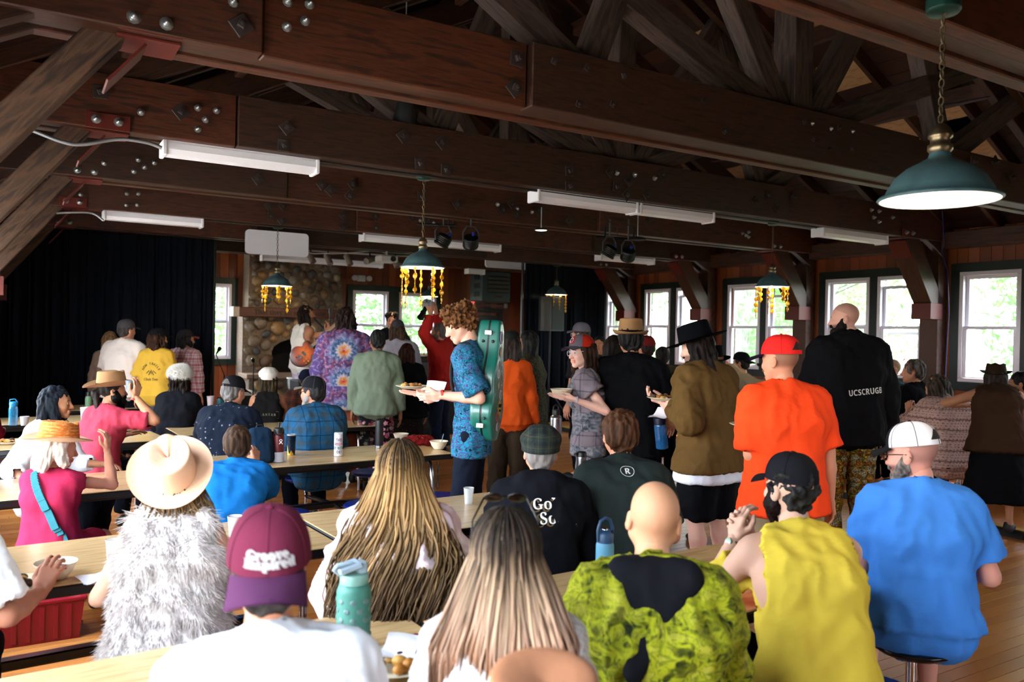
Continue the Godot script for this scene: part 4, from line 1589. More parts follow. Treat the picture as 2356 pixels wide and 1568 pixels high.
func build_lights():
	var zs := -6.0
	pendant(px(2160, 462, 3.05), 0.42, 2.98, "large teal pendant lamp close overhead at the upper right", 0, 0.3)
	pendant(on_z(972, 616, -6.0), 0.36, 2.98, "teal pendant lamp with gold disc strings above the curly-haired man", 9, 0.25)
	pendant(on_z(637, 658, -10.0), 0.37, 2.98, "teal pendant lamp with gold disc strings in front of the chimney", 8, 0.2)
	pendant(on_z(1280, 678, -12.0), 0.40, 2.98, "teal pendant lamp with gold disc strings against the right rear drape", 8, 0.2)
	pendant(on_z(1776, 660, -6.0), 0.36, 2.98, "teal pendant lamp with gold disc strings in front of the right windows", 8, 0.25)
	pendant(on_z(988, 682, -13.6), 0.32, 2.98, "plain small pendant lamp far back by the raised camera", 0, 0.3)
	var fx := [[370, 352, 728, 388, -6, "white strip light under the second truss at the left"], [1225, 458, 1457, 480, -6, "white strip light under the second truss, centre, left unit of two"], [1460, 482, 1632, 500, -6, "white strip light under the second truss, centre, right unit of two"], [1880, 532, 2030, 540, -6, "white strip light under the second truss near the right windows"], [235, 509, 466, 519, -10, "white strip light above the wide left drape"], [830, 552, 1147, 573, -10, "long white strip light behind the lamp with gold discs at the centre"], [600, 590, 879, 610, -14, "white strip light across the top of the stone chimney"], [1375, 588, 1500, 595, -10, "white strip light behind the right pair of stage lights"], [1073, 612, 1112, 614, -14, "short white strip light above the grey heater"]]
	for q in fx:
		var a: Vector3 = on_z(q[0], q[1], q[4])
		var b: Vector3 = on_z(q[2], q[3], q[4])
		a.y = 2.92
		b.y = 2.92
		fixture(a, b, q[5])
	# bell lamps
	var bl := [[930, 292, 6.4, 0.19, 0.23, "grey bell-shaped lamp on a long rod between the first two trusses"], [540, 474, 10.4, 0.2, 0.16, "small dark bell lamp under the third truss left of centre"], [1245, 530, 9.2, 0.17, 0.03, "flat bright round lamp under the third truss"], [1467, 552, 9.6, 0.2, 0.04, "flat dark round lamp right of the stage lights"]]
	for q in bl:
		var p := px(q[0], q[1], q[2])
		var t := thing("bell_lamp", q[5], "lamp", p)
		var m := MB.new()
		var r: float = q[3] / 2
		var h: float = q[4]
		m.lathe([[r, 0], [r * 1.0, h * 0.2], [r * 0.9, h * 0.5], [r * 0.68, h * 0.8], [r * 0.4, h * 0.96], [0.02, h]], 20)
		m.lathe([[0, h * 0.3], [r * 0.9, h * 0.1], [r * 0.98, 0.0]], 20)
		part("shade", m, mat("bell_grey", Color(0.13, 0.14, 0.15), 0.6), t)
		m = MB.new()
		pole(m, Vector3(0, h - 0.01, 0), Vector3(0, roof_y(p.x) - 0.3 - p.y if h > 0.2 else 3.16 - p.y, 0), 0.006, 6)
		part("rod", m, mat("rod_pale", Color(0.7, 0.72, 0.74), 0.4, 0.5), t)
		if h < 0.2:
			m = MB.new()
			m.ball(Vector3(0, 0.006, 0), Vector3(r * 0.85, 0.012, r * 0.85), 16, 6)
			part("bulb_disc", m, glow("bell_glow", Color(1, 0.97, 0.92), 1.2) if q[0] != 1467 else mat("bell_off", Color(0.1, 0.1, 0.1), 0.5), t)
	# stage lights hung in pairs
	var pl := [[1020, 553, 9.0, "stage light hung under the third truss, left one of the left pair"], [1083, 556, 9.0, "stage light hung under the third truss, right one of the left pair"], [1402, 578, 9.6, "stage light near the right drape, left one of the right pair"], [1445, 585, 9.6, "stage light near the right drape, right one of the right pair"]]
	for q in pl:
		var p := px(q[0], q[1], q[2])
		var t := thing("stage_light", "black round " + q[3], "spotlight", p)
		var blk := mat("black_plastic", Color.BLACK)
		var b := Basis(Vector3(0.3, 0, 1).normalized(), 0.35 if int(q[0]) % 2 else -0.4) * Basis(Vector3.RIGHT, 0.5)
		var m := MB.new()
		var pr := [[0.0, -0.07], [0.085, -0.065], [0.09, -0.05]]
		for k in 5:
			pr += [[0.09, -0.04 + k * 0.02], [0.082, -0.035 + k * 0.02], [0.082, -0.025 + k * 0.02]]
		pr += [[0.075, 0.06], [0.04, 0.075], [0, 0.078]]
		m.lathe(pr, 20, Transform3D(b, Vector3.ZERO))
		part("housing", m, blk, t)
		m = MB.new()
		m.tube([Vector3(-0.095, 0, 0), Vector3(-0.1, 0.1, 0), Vector3(-0.05, 0.17, 0), Vector3(0.05, 0.17, 0), Vector3(0.1, 0.1, 0), Vector3(0.095, 0, 0)], 0.009, 6)
		m.tube([Vector3(0, 0.17, 0), Vector3(0, 3.1 - p.y, 0)], 0.011, 6)
		part("yoke", m, mat("yoke", Color(0.35, 0.36, 0.37), 0.4, 0.7), t)
		m = MB.new()
		m.box(b * Vector3(0.03, 0.09, 0), Vector3(0.028, 0.05, 0.028), 0.006, b)
		part("blue_connector", m, mat("blue_plug", Color(0.02, 0.17, 0.6), 0.4), t, Transform3D(), "blue power connector")
		m = MB.new()
		m.tube([Vector3(0.03, 0.09, 0), Vector3(0.12, 0.16, 0), Vector3(0.1, 0.3, 0.02), Vector3(-0.06, 0.36, 0.02), Vector3(-0.1, 0.45, 0.0)], 0.006, 6)
		part("cable", m, blk, t)
	var bars := [[960, 516, 1050, 520, 9.05], [1370, 545, 1480, 552, 9.65]]
	for k in 2:
		var q: Array = bars[k]
		var m := MB.new()
		var a: Vector3 = px(q[0], q[1], q[4])
		pole(m, a, px(q[2], q[3], q[4]), 0.02)
		for e in [0.2, 0.8]:
			var p := a.lerp(px(q[2], q[3], q[4]), e)
			pole(m, p, Vector3(p.x, 3.02, p.z), 0.012, 6)
		solo("light_bar", m, mat("black_metal", Color.BLACK), ["black pipe carrying the left pair of stage lights", "black pipe carrying the right pair of stage lights"][k], "pipe")
	# flexible conduit, thin pipes and cables along the beams
	var conduit := mat("flex_conduit", Color(0.62, 0.63, 0.64), 0.35, 0.6)
	var runs := [[[[20, 292], [66, 297], [140, 325], [190, 332], [272, 320], [335, 327], [372, 340]], -5.83, 0.014, "silver flexible conduit looping along the second truss at the left"], [[[130, 490], [165, 488], [212, 490], [238, 507]], -9.83, 0.014, "silver flexible conduit leading to the strip light above the left drape"]]
	for k in 2:
		var m := MB.new()
		var cv := Curve3D.new()
		for q in runs[k][0]:
			cv.add_point(on_z(q[0], q[1], runs[k][1]))
		for i in cv.point_count:
			var tg := (cv.get_point_position(mini(i + 1, cv.point_count - 1)) - cv.get_point_position(maxi(i - 1, 0))) / 6
			cv.set_point_in(i, -tg)
			cv.set_point_out(i, tg)
		cv.bake_interval = 0.007
		var pts := cv.get_baked_points()
		var rr := PackedFloat32Array()
		for i in pts.size():
			rr.append(runs[k][2] * (1.0 if i % 2 else 0.8))
		m.tube(Array(pts), rr, 8)
		solo("conduit", m, conduit, runs[k][3], "conduit")
	var m := MB.new()
	pole(m, Vector3(1.9, 2.965, -5.93), Vector3(7.6, 2.965, -5.93), 0.011, 6)
	solo("conduit", m, mat("conduit_bronze", Color(0.3, 0.28, 0.27), 0.4, 0.7), "thin straight conduit under the second truss", "conduit")
	m = MB.new()
	pole(m, Vector3(1.9, 2.965, -9.93), Vector3(9.3, 2.965, -9.93), 0.011, 6)
	solo("conduit", m, mat("conduit_bronze", Color.WHITE), "thin straight conduit under the fourth truss", "conduit")
	# blue cable down the right wall post
	m = MB.new()
	m.tube([on_z(2168, 485, -5.7), on_z(2172, 560, -5.75), on_x(2166, 580, 9.9), on_x(2180, 620, 9.88), on_x(2183, 720, 9.88), on_x(2176, 840, 9.88), on_x(2174, 900, 9.88)], 0.008, 6)
	solo("cable", m, mat("blue_cable", Color(0.03, 0.12, 0.38), 0.5), "blue cable hanging down beside the right wall post", "cable")
	m = MB.new()
	var c0 := on_z(2090, 250, -4.1)
	m.tube([c0, on_z(2200, 236, -4.1), on_z(2356, 208, -4.1)], 0.004, 5)
	solo("cable", m, mat("blue_cable", Color.WHITE), "thin blue cable strung through the nearest truss", "cable")


# ---- tables -------------------------------------------------------------------------------------
func table(label: String, c: Vector3, rot: float, half: float, halves: int, near := true, far := true, seat := "blue"):
	var t := thing("cafeteria_table", label, "table", c, rot)
	var lam := wood("laminate", Color(0.66, 0.53, 0.36), Color(0.78, 0.65, 0.46), 0.25, Vector3(0.35, 4, 4))
	var edge := mat("edge_black", Color(0.012, 0.012, 0.014), 0.35)
	var chrome := mat("chrome", Color.WHITE)
	var dep := 0.74
	for h in halves:
		var x0 := (h - halves / 2.0) * half
		var m := MB.new()
		m.box(Vector3(x0 + half / 2, 0.689, 0), Vector3(half - 0.03, 0.022, dep - 0.014), 0.004)
		part("tabletop", m, lam, t)
		m = MB.new()
		m.box(Vector3(x0 + half / 2, 0.674, 0), Vector3(half - 0.014, 0.044, dep), 0.006)
		part("edge_band", m, edge, t)
		m = MB.new()
		m.box(Vector3(x0 + half / 2, 0.625, 0.1), Vector3(half - 0.2, 0.055, 0.04), 0.004)
		m.box(Vector3(x0 + half / 2, 0.625, -0.1), Vector3(half - 0.2, 0.055, 0.04), 0.004)
		m.box(Vector3(x0 + half / 2, 0.30, 0), Vector3(half - 0.3, 0.045, 0.06), 0.006)
		part("under_frame", m, edge, t)
		for s in [0.16, half - 0.16]:
			m = MB.new()
			for z in [-0.2, 0.2]:
				m.tube([Vector3(x0 + s, 0.02, z * 1.35), Vector3(x0 + s, 0.46, z * 1.3), Vector3(x0 + s, 0.60, z * 1.1), Vector3(x0 + s, 0.65, z * 0.7)], 0.019, 8)
			m.tube([Vector3(x0 + s, 0.3, -0.26), Vector3(x0 + s, 0.3, 0.26)], 0.016, 6)
			part("leg_frame", m, chrome, t)
			m = MB.new()
			for z in [-0.27, 0.27]:
				m.lathe([[0, -0.014], [0.045, -0.012], [0.05, 0], [0.045, 0.012], [0, 0.014]], 14, Transform3D(Basis(Vector3(0, 0, 1), PI / 2), Vector3(x0 + s + 0.05, 0.05, z)))
			part("caster", m, mat("rubber", Color(0.02, 0.02, 0.02), 0.7), t)
		var n := 2 if half < 1.6 else 3
		for k in n:
			for sd in [-1, 1]:
				if (sd > 0 and not near) or (sd < 0 and not far):
					continue
				var sx := x0 + (k + 0.5) * half / n
				m = MB.new()
				m.lathe([[0.0, 0.385], [0.14, 0.388], [0.168, 0.40], [0.172, 0.413], [0.16, 0.423], [0.1, 0.425], [0.0, 0.422]], 24, Transform3D(Basis(), Vector3(sx, 0, sd * 0.63)))
				part("stool_seat", m, mat("seat_" + seat, Color(0.03, 0.12, 0.42) if seat == "blue" else Color(0.02, 0.02, 0.03), 0.3), t)
				m = MB.new()
				m.tube([Vector3(sx, 0.39, sd * 0.63), Vector3(sx, 0.3, sd * 0.63), Vector3(sx, 0.26, sd * 0.58), Vector3(sx, 0.29, sd * 0.2), Vector3(sx, 0.3, 0.0)], 0.018, 8)
				m.tube([Vector3(sx, 0.28, sd * 0.6), Vector3(sx, 0.012, sd * 0.62)], 0.016, 8)
				m.lathe([[0.026, 0.0], [0.026, 0.02], [0.026, 0.02], [0.0, 0.022]], 10, Transform3D(Basis(), Vector3(sx, 0, sd * 0.62)))
				part("stool_post", m, chrome, t)

func build_tables():
	table("front light-wood cafeteria table, nearest the camera, with the yellow tank top man", Vector3(1.2, 0, -2.37), deg_to_rad(2.5), 1.75, 2, true, false)
	table("light-wood cafeteria table in the second row, in front of the long-haired blonde", Vector3(1.29, 0, -3.97), deg_to_rad(3.5), 1.75, 2, true, false)
	table("light-wood cafeteria table behind the pink dress, with a plate near its end", Vector3(0.26, 0, -5.78), deg_to_rad(4), 1.7, 1, true, false)
	table("light-wood cafeteria table holding the red and white bottles", Vector3(2.18, 0, -6.28), deg_to_rad(3.5), 1.85, 1)
	table("light-wood cafeteria table in front of the man in the red shirt and straw hat", Vector3(0.27, 0, -7.97), deg_to_rad(6), 1.75, 1, true, false)
	table("light-wood cafeteria table in front of the plaid shirt and white flat cap", Vector3(2.25, 0, -8.37), deg_to_rad(2), 2.0, 1, false, true)
	table("light-wood cafeteria table at the far left holding the blue water bottle", Vector3(0.1, 0, -9.83), deg_to_rad(3), 1.1, 1, false, false)
	table("light-wood cafeteria table farthest back at the left, below the drape", Vector3(1.2, 0, -11.2), deg_to_rad(3), 1.6, 1, true, false)
	for q in [["cafeteria table by the right wall where the dotted-sweater woman writes", -6.6, true], ["cafeteria table by the right wall beside the pointing grey hoodie", -8.9, true], ["cafeteria table by the right wall under the leaning brown vest", -4.3, false]]:
		table(q[0], Vector3(9.0, 0.075, q[1]), deg_to_rad(82), 1.5, 1, q[2], true, "black")
	var st := thing("stool", "black round stool under the man in the blue tee", "stool", px(2110, 965, 3.42) * Vector3(1, 0, 1))
	var sm := MB.new()
	sm.lathe([[0.0, 0.385], [0.14, 0.388], [0.172, 0.41], [0.16, 0.423], [0.0, 0.422]], 24)
	part("stool_seat", sm, mat("seat_black", Color(0.02, 0.02, 0.03), 0.3), st)
	sm = MB.new()
	sm.lathe([[0.2, 0.0], [0.2, 0.012], [0.03, 0.03], [0.022, 0.05], [0.022, 0.39]], 20)
	part("stool_post", sm, mat("chrome", Color.WHITE), st)
	# low raised floor along the right wall, with a yellow nosing
	var yel := mat("nosing_yellow", Color(0.66, 0.50, 0.03), 0.6)
	var blk := mat("rubber", Color.WHITE)
	var pts := []
	for q in [[1240, 966], [1440, 1012], [1640, 1056], [1800, 1096], [1960, 1134], [2160, 1180], [2356, 1222]]:
		pts.append(on_y(q[0], q[1], 0.075))
	pts[0].z = ZF + 0.02
	pts.append(Vector3(pts[6].x - 0.1, 0.075, ZB - 0.02))
	var poly := PackedVector2Array()
	for q in pts:
		poly.append(Vector2(q.x, -q.z))
	poly.append(Vector2(XR - 0.03, -ZB + 0.02))
	poly.append(Vector2(XR - 0.03, -ZF - 0.02))
	var m := MB.new()
	m.extrude(poly, 0.07, Transform3D(Basis(Vector3.RIGHT, Vector3(0, 0, -1), Vector3.UP), Vector3(0, 0.037, 0)))
	var rf := struct("floor_platform")
	part("platform_deck", m, wood("maple0", Color.WHITE, Color.WHITE), rf)
	for k in pts.size() - 1:
		var a: Vector3 = pts[k]
		var b: Vector3 = pts[k + 1]
		var n := int(ceil(a.distance_to(b) / 1.2))
		for i in n:
			var p := a.lerp(b, float(i) / n)
			var q := a.lerp(b, float(i + 1) / n)
			var d := (q - p).normalized()
			var side := d.cross(Vector3.UP)
			if side.x > 0:
				side = -side
			var bs := Basis(side, Vector3.UP, side.cross(Vector3.UP))
			piece("riser", (p + q) / 2 - Vector3(0, 0.04, 0) + side * 0.008, Vector3(0.015, 0.07, p.distance_to(q) - 0.006), blk, rf, bs)
			piece("nosing_strip", (p + q) / 2 - side * 0.035 + Vector3(0, 0.002, 0), Vector3(0.1, 0.008, p.distance_to(q) - 0.006), yel, rf, bs)


# ---- people: heads, hands, bodies ------------------------------------------------------------------
func head_sdf(fem: bool) -> Sdf:
	var s := Sdf.new()
	var j := 0.9 if fem else 1.0
	s.ell(Vector3(0, 0.03, 0.016), Vector3(0.0755, 0.088, 0.096), 0.02)
	s.ell(Vector3(0, -0.02, -0.028), Vector3(0.064, 0.082, 0.062), 0.03)
	for x in [-1, 1]:
		s.cone(Vector3(x * 0.052 * j, -0.05, 0.0), Vector3(x * 0.012, -0.098, -0.06), 0.022 * j, 0.017 * j, 0.03)
		s.ell(Vector3(x * 0.042, -0.032, -0.06), Vector3(0.022, 0.02, 0.022), 0.025)
	s.ell(Vector3(0, -0.1, -0.068), Vector3(0.02 * j, 0.016, 0.016), 0.02)
	s.cone(Vector3(-0.034, 0.014, -0.072), Vector3(0.034, 0.014, -0.072), 0.013 * j, 0.013 * j, 0.02)
	for x in [-1, 1]:
		s.ell(Vector3(x * 0.031, -0.006, -0.1), Vector3(0.017, 0.012, 0.018), 0.014, Basis(), 1)
		s.ell(Vector3(x * 0.031, -0.006, -0.072), Vector3(0.0145, 0.0125, 0.0135), 0.004)
	s.cone(Vector3(0, 0.004, -0.083), Vector3(0, -0.038, -0.106), 0.0085, 0.0125, 0.014)
	for x in [-1, 1]:
		s.ell(Vector3(x * 0.012, -0.042, -0.094), Vector3(0.0085, 0.0075, 0.011), 0.008)
		# ear
		var eb := Basis(Vector3.UP, x * -0.35) * Basis(Vector3.RIGHT, 0.15)
		s.ell(Vector3(x * 0.079, -0.012, 0.018), Vector3(0.009, 0.031, 0.019), 0.006, eb)
		s.ell(Vector3(x * 0.088, -0.006, 0.012), Vector3(0.006, 0.016, 0.009), 0.005, eb, 1)
	s.cone(Vector3(-0.016, -0.0665, -0.086), Vector3(0.016, -0.0665, -0.086), 0.0085, 0.0085, 0.006)
	s.cone(Vector3(-0.013, -0.0775, -0.084), Vector3(0.013, -0.0775, -0.084), 0.0085, 0.0085, 0.005)
	# stump of the neck
	s.cone(Vector3(0, -0.04, 0.016), Vector3(0, -0.13, 0.026), 0.05 * j, 0.052 * j, 0.03)
	return s

func hand_sdf(curl: float, thumb: float) -> Sdf:
	var s := Sdf.new()
	s.cone(Vector3(0, 0, 0.012), Vector3(0, 0, -0.03), 0.02, 0.018, 0.01, 0.008, 0.014)
	s.cone(Vector3(0, 0, -0.03), Vector3(0, 0.002, -0.083), 0.0165, 0.0125, 0.012, 0.016, 0.028)
	var bx := [-0.029, -0.010, 0.010, 0.028]
	var bz := [-0.084, -0.09, -0.087, -0.078]
	var l := [[0.042, 0.026, 0.021], [0.047, 0.03, 0.022], [0.044, 0.028, 0.021], [0.034, 0.021, 0.018]]
	for f in 4:
		var p := Vector3(bx[f], 0.0, bz[f])
		var a := 0.0
		var sp: float = (f - 1.5) * 0.07
		for k in 3:
			a += curl * [0.75, 1.0, 0.7][k] * (1.0 + 0.08 * f)
			var q: Vector3 = p + Vector3(sin(sp) * cos(a), -sin(a), -cos(a)) * l[f][k]
			s.cone(p, q, 0.0095 - 0.0008 * k - (0.0012 if f == 3 else 0.0), 0.0089 - 0.0008 * k - (0.0012 if f == 3 else 0.0), 0.004)
			p = q
	var t0 := Vector3(-0.022, -0.004, -0.022)
	var t1 := t0 + Vector3(-0.026, -0.012 - 0.012 * thumb, -0.03)
	var t2 := t1 + Vector3(-0.012 + 0.014 * thumb, -0.014 * thumb, -0.03)
	var t3 := t2 + Vector3(-0.002 + 0.014 * thumb, -0.012 * thumb, -0.023)
	s.cone(t0, t1, 0.015, 0.0115, 0.01)
	s.cone(t1, t2, 0.0112, 0.0102, 0.004)
	s.cone(t2, t3, 0.0102, 0.0082, 0.004)
	return s

func make_parts():
	for k in [["m0", false, 0.0036], ["m1", false, 0.006], ["f0", true, 0.0036], ["f1", true, 0.006], ["m2", false, 0.009], ["f2", true, 0.009]]:
		HEADS[k[0]] = head_sdf(k[1])
		job(HEADS[k[0]], k[2], null)
	for k in [["rel", 0.3, 0.3], ["grip", 1.15, 1.0], ["flat", 0.08, 0.0], ["hold", 0.55, 0.6], ["point", 0.7, 0.8]]:
		for q in [["0", 0.0036], ["1", 0.006]]:
			var s := hand_sdf(k[1], k[2])
			HANDS[k[0] + q[0]] = s
			job(s, q[1], null)
	var sh := Sdf.new()
	sh.cone(Vector3(0, 0.035, 0.05), Vector3(0, 0.035, -0.1), 0.038, 0.038, 0.03, 0.002, 0.01)
	sh.cone(Vector3(0, 0.033, -0.1), Vector3(0, 0.026, -0.16), 0.036, 0.026, 0.03, 0.01, 0.008)
	sh.cone(Vector3(0, 0.05, 0.045), Vector3(0, 0.1, 0.035), 0.04, 0.04, 0.03, 0.0, 0.0, Vector3.RIGHT, 2)
	sh.plane(Vector3(0, 0.003, 0), Vector3(0, -1, 0))
	HEADS["shoe"] = sh
	job(sh, 0.011, null)

func lin(c: Color) -> Color:
	return c.srgb_to_linear()

func ik(s: Vector3, t: Vector3, l1: float, l2: float, hint: Vector3) -> Array:
	var d := t - s
	var dist := clampf(d.length(), 0.08, (l1 + l2) * 0.995)
	d = d.normalized()
	var a := (l1 * l1 - l2 * l2 + dist * dist) / (2 * dist)
	var h := sqrt(maxf(0.0, l1 * l1 - a * a))
	var pn := hint - d * hint.dot(d)
	return [s + d * a + pn.normalized() * h, s + d * dist]

func spine_dir(a: float, b: float) -> Vector3:
	return Vector3(sin(b), cos(a) * cos(b), -sin(a) * cos(b))

func skeleton(o: Dictionary) -> Dictionary:
	var J := {}
	var fem: bool = o.get("fem", false)
	var sit: bool = o.get("sit", false)
	var w: float = o.get("w", 1.0)
	var lean := deg_to_rad(o.get("lean", 10.0 if sit else 1.0))
	var sl := deg_to_rad(o.get("slouch", 12.0 if sit else 4.0))
	var bd := deg_to_rad(o.get("bend", 0.0))
	var tw := deg_to_rad(o.get("tw", 0.0))
	J.P = Vector3(0, 0.535 if sit else 0.93, 0)
	var d2 := spine_dir(lean, bd * 0.8)
	var d3 := spine_dir(lean + sl, bd)
	J.W = J.P + spine_dir(lean * 0.5, bd * 0.4) * 0.17
	J.C = J.W + d2 * 0.18
	J.N = J.C + d3 * 0.17
	J.d3 = d3
	J.R = Basis(Vector3.UP, tw) * Vector3.RIGHT
	J.fw = (Vector3.UP.cross(J.R)).normalized()
	J.fw = (J.fw - d3 * J.fw.dot(d3)).normalized()
	var sw := (0.152 if fem else 0.178) * lerpf(1.0, w, 0.55)
	var shrug: float = o.get("shrug", 0.0)
	J.SL = J.N - d3 * (0.052 - shrug) - J.R * sw + J.fw * 0.01
	J.SR = J.N - d3 * (0.052 - shrug) + J.R * sw + J.fw * 0.01
	var hd: Array = o.get("head", [0, 0, 0])
	J.Hb = Basis(Vector3.UP, tw + deg_to_rad(hd[0])) * Basis(Vector3.RIGHT, deg_to_rad(hd[1])) * Basis(Vector3(0, 0, -1), deg_to_rad(hd[2]))
	J.NT = J.N + spine_dir(lean * 0.5 + sl * 0.7 + deg_to_rad(o.get("neck", 8.0)), bd * 0.5) * 0.095
	J.H = J.NT + J.Hb * Vector3(0, 0.088, -0.022)
	for s in [-1, 1]:
		var k: String = "L" if s < 0 else "R"
		var sp: float = o.get("spread", 0.0)
		if sit:
			J["hip" + k] = Vector3(s * 0.092, 0.52, -0.02)
			J["kn" + k] = Vector3(s * (0.13 + sp), 0.505, -0.43)
			J["an" + k] = Vector3(s * (0.13 + sp * 0.8), 0.09, -0.36)
		else:
			var st: float = o.get("step", 0.0) * s
			J["hip" + k] = Vector3(s * 0.092, 0.90, 0.0)
			J["kn" + k] = Vector3(s * (0.105 + sp), 0.49, -0.03 - maxf(0.0, st) * 0.8 + minf(0.0, st) * 0.1)
			J["an" + k] = Vector3(s * (0.115 + sp * 1.4), 0.085, 0.025 - st)
	return J

func person(o: Dictionary) -> Dictionary:
	var fem: bool = o.get("fem", false)
	var sit: bool = o.get("sit", false)
	var w: float = o.get("w", 1.0)
	var det: float = o.get("det", 0.018)
	var J := skeleton(o)
	# where the crown of the head is in the hall gives place and size
	var p3: Array = o.px
	var top := px(p3[0], p3[1], p3[2]) if p3[2] > 0 else on_z(p3[0], p3[1], p3[2])
	# v: 0 = seen from behind, 90 = facing left in the photograph, 180 = facing the lens
	var yaw := deg_to_rad(o.get("v", 0.0)) - atan2(top.x - cam_p.x, cam_p.z - top.z)
	var crown: Vector3 = J.H + J.Hb * Vector3(0, 0.118, 0.01)
	var S: float = (top.y - o.get("up", 0.015) - o.get("base", 0.0)) / crown.y
	var node := thing("person", o.label, "person", Vector3.ZERO, yaw)
	var off := Basis(Vector3.UP, yaw) * (crown * S)
	node.position = Vector3(top.x - off.x, o.get("base", 0.0), top.z - off.z)
	var inv := node.transform.affine_inverse()
	for k in J:
		if J[k] is Vector3 and not k in ["d3", "R", "fw"]:
			J[k] *= S
	var l1 := 0.285 * S
	var l2 := 0.262 * S
	for s in [-1, 1]:
		var k: String = "L" if s < 0 else "R"
		var sh: Vector3 = J["S" + k]
		var t = o.get(k.to_lower() + "h", Vector3(s * 0.27, 0.79, -0.05) if not sit else Vector3(s * 0.14, 0.74, -0.42))
		var tt: Vector3 = inv * px(t[0], t[1], t[2]) if t is Array else t * S
		var hint: Vector3 = o.get(k.to_lower() + "e", Vector3(s * 0.5, -1.0, 0.45))
		var r := ik(sh, tt, l1, l2, hint)
		J["E" + k] = r[0]
		J["W" + k] = r[1]
	# ---- body ----
	var skin: Color = lin(o.get("skin", Color(0.78, 0.58, 0.47)))
	var b := Sdf.new()
	torso(b, J, -0.004, w, fem, S)
	limbs(b, J, 0.0, w, fem, S, 1.0, 0.82 if (o.get("bot", {}) as Dictionary).get("len", 1.93) > 1.2 else 1.0, true)
	b.cone(J.N - J.d3 * 0.03 * S, J.NT + J.Hb * Vector3(0, 0.0, 0.004) * S, (0.05 if fem else 0.058) * S, (0.046 if fem else 0.053) * S, 0.03)
	var bm := ArrayMesh.new()
	var hs := S if S < 1.0 else lerpf(1.0, S, 0.5)
	hs = maxf(hs, 0.93) * o.get("hs", 1.0)
	var hx := Transform3D(J.Hb * Basis.from_scale(Vector3.ONE * hs), J.H)
	var lv := 0 if det < 0.0145 or o.get("face", false) else (1 if det < 0.021 else 2)
	var hk: String = ("f" if fem else "m") + str(lv)
	var hv := 0 if lv == 0 and det < 0.0145 else 1
	job(b, det * 1.25, bm, func(s: Sdf):
		var col := PackedColorArray()
		col.resize(s.v.size())
		col.fill(skin)
		var h: Sdf = HEADS[hk]
		append_sdf(s, h, hx)
		var hc := PackedColorArray()
		var lip := skin * Color(0.85, 0.5, 0.48)
		var brow: Color = lin(o.get("brow", Color(0.16, 0.1, 0.07)))
		var buzz = o.get("buzz", null)
		var stub: float = o.get("stub", 0.65 if o.has("beard") else 0.0)
		if o.has("beard"):
			brow = lin(o.beard.c)
		for p in h.v:
			var c := skin
			if p.z < -0.04:
				var r := 1.0 - smoothstep(0.0, 0.03, absf(p.x) - 0.03) 
				c = c.lerp(skin * Color(1.0, 0.78, 0.74), 0.35 * r * (1.0 - smoothstep(0.0, 0.035, absf(p.y + 0.035))))
			if stub > 0 and p.y < -0.035 and p.z < 0.02:
				c = c.lerp(brow, stub * smoothstep(-0.035, -0.055, p.y))
			if p.z < -0.082 and absf(p.x) < 0.023 and absf(p.y + 0.072) < 0.0115:
				c = c.lerp(lip, 0.7)
			if p.z < -0.05 and absf(p.y - 0.018 + absf(absf(p.x) - 0.03) * 0.25) < 0.0038 and absf(p.x) > 0.012 and absf(p.x) < 0.046:
				c = c.lerp(brow, 0.7)
			if buzz != null and p.y > -0.05 and (p.z > 0.028 or p.y > 0.085 - (p.z + 0.08) * 0.5) and absf(p.x) < 0.078:
				c = c.lerp(lin(buzz), o.get("buzzk", 0.5) * smoothstep(-0.05, -0.02, p.y))
			hc.append(c)
		col.append_array(hc)
		for q in [-1, 1]:
			var k: String = "L" if q < 0 else "R"
			var wr: Vector3 = J["W" + k]
			var fd: Vector3 = (wr - J["E" + k]).normalized()
			var dirv: Vector3 = o.get(k.to_lower() + "d", Vector3.ZERO)
			dirv = fd if dirv == Vector3.ZERO else dirv.normalized()
			var pn: Vector3 = o.get(k.to_lower() + "n", Vector3(-q, 0, 0) if fd.y < -0.7 else Vector3(-q * 0.3, -1, 0))
			var y := -(pn - dirv * pn.dot(dirv)).normalized()
			var zz := -dirv
			var hb := Basis(y.cross(zz), y, zz)
			var ht := Transform3D(hb * Basis.from_scale(Vector3(float(q), 1, 1) * S * (0.92 if fem else 1.0)), wr)
			J["hand" + k] = ht
			var hd: Sdf = HANDS[o.get(k.to_lower() + "p", "rel") + str(hv)]
			append_sdf(s, hd, ht)
			var cc := PackedColorArray()
			cc.resize(hd.v.size())
			cc.fill(skin)
			col.append_array(cc)
		s.c = col)
	var sm := vcol("skin", 0.6, 0.35)
	sm.subsurf_scatter_enabled = true
	sm.subsurf_scatter_strength = 0.06
	part("body", bm, sm, node)
	# ---- clothes ----
	if o.has("top"):
		garment(o.top, J, w, fem, S, det, node, sit)
	if o.has("over"):
		garment(o.over, J, w, fem, S, det, node, sit)
	var bt: Dictionary = o.get("bot", {"m": cloth("dark_jeans", Color(0.05, 0.06, 0.09))})
	var pm := ArrayMesh.new()
	var ps := Sdf.new()
	if bt.has("skirt"):
		var e: Vector3 = Vector3(0, bt.skirt * S, -0.35 * S) if sit else Vector3(J.P.x, bt.skirt * S, 0)
		ps.cone(J.P + Vector3(0, 0.06, 0) * S, J.P - Vector3(0, 0.12, 0) * S, 0.098 * w * S, 0.104 * w * S, 0.03, 0.06 * w * S, 0.076 * w * S)
		ps.cone(J.P - Vector3(0, 0.10, 0) * S, e, 0.106 * w * S, bt.get("hemr", 0.17) * S, 0.03, 0.08 * w * S, 0.1 * w * S, Vector3.RIGHT, 2)
	else:
		var g: float = bt.get("loose", 0.014) * S
		var gp := minf(g, 0.009 * S)
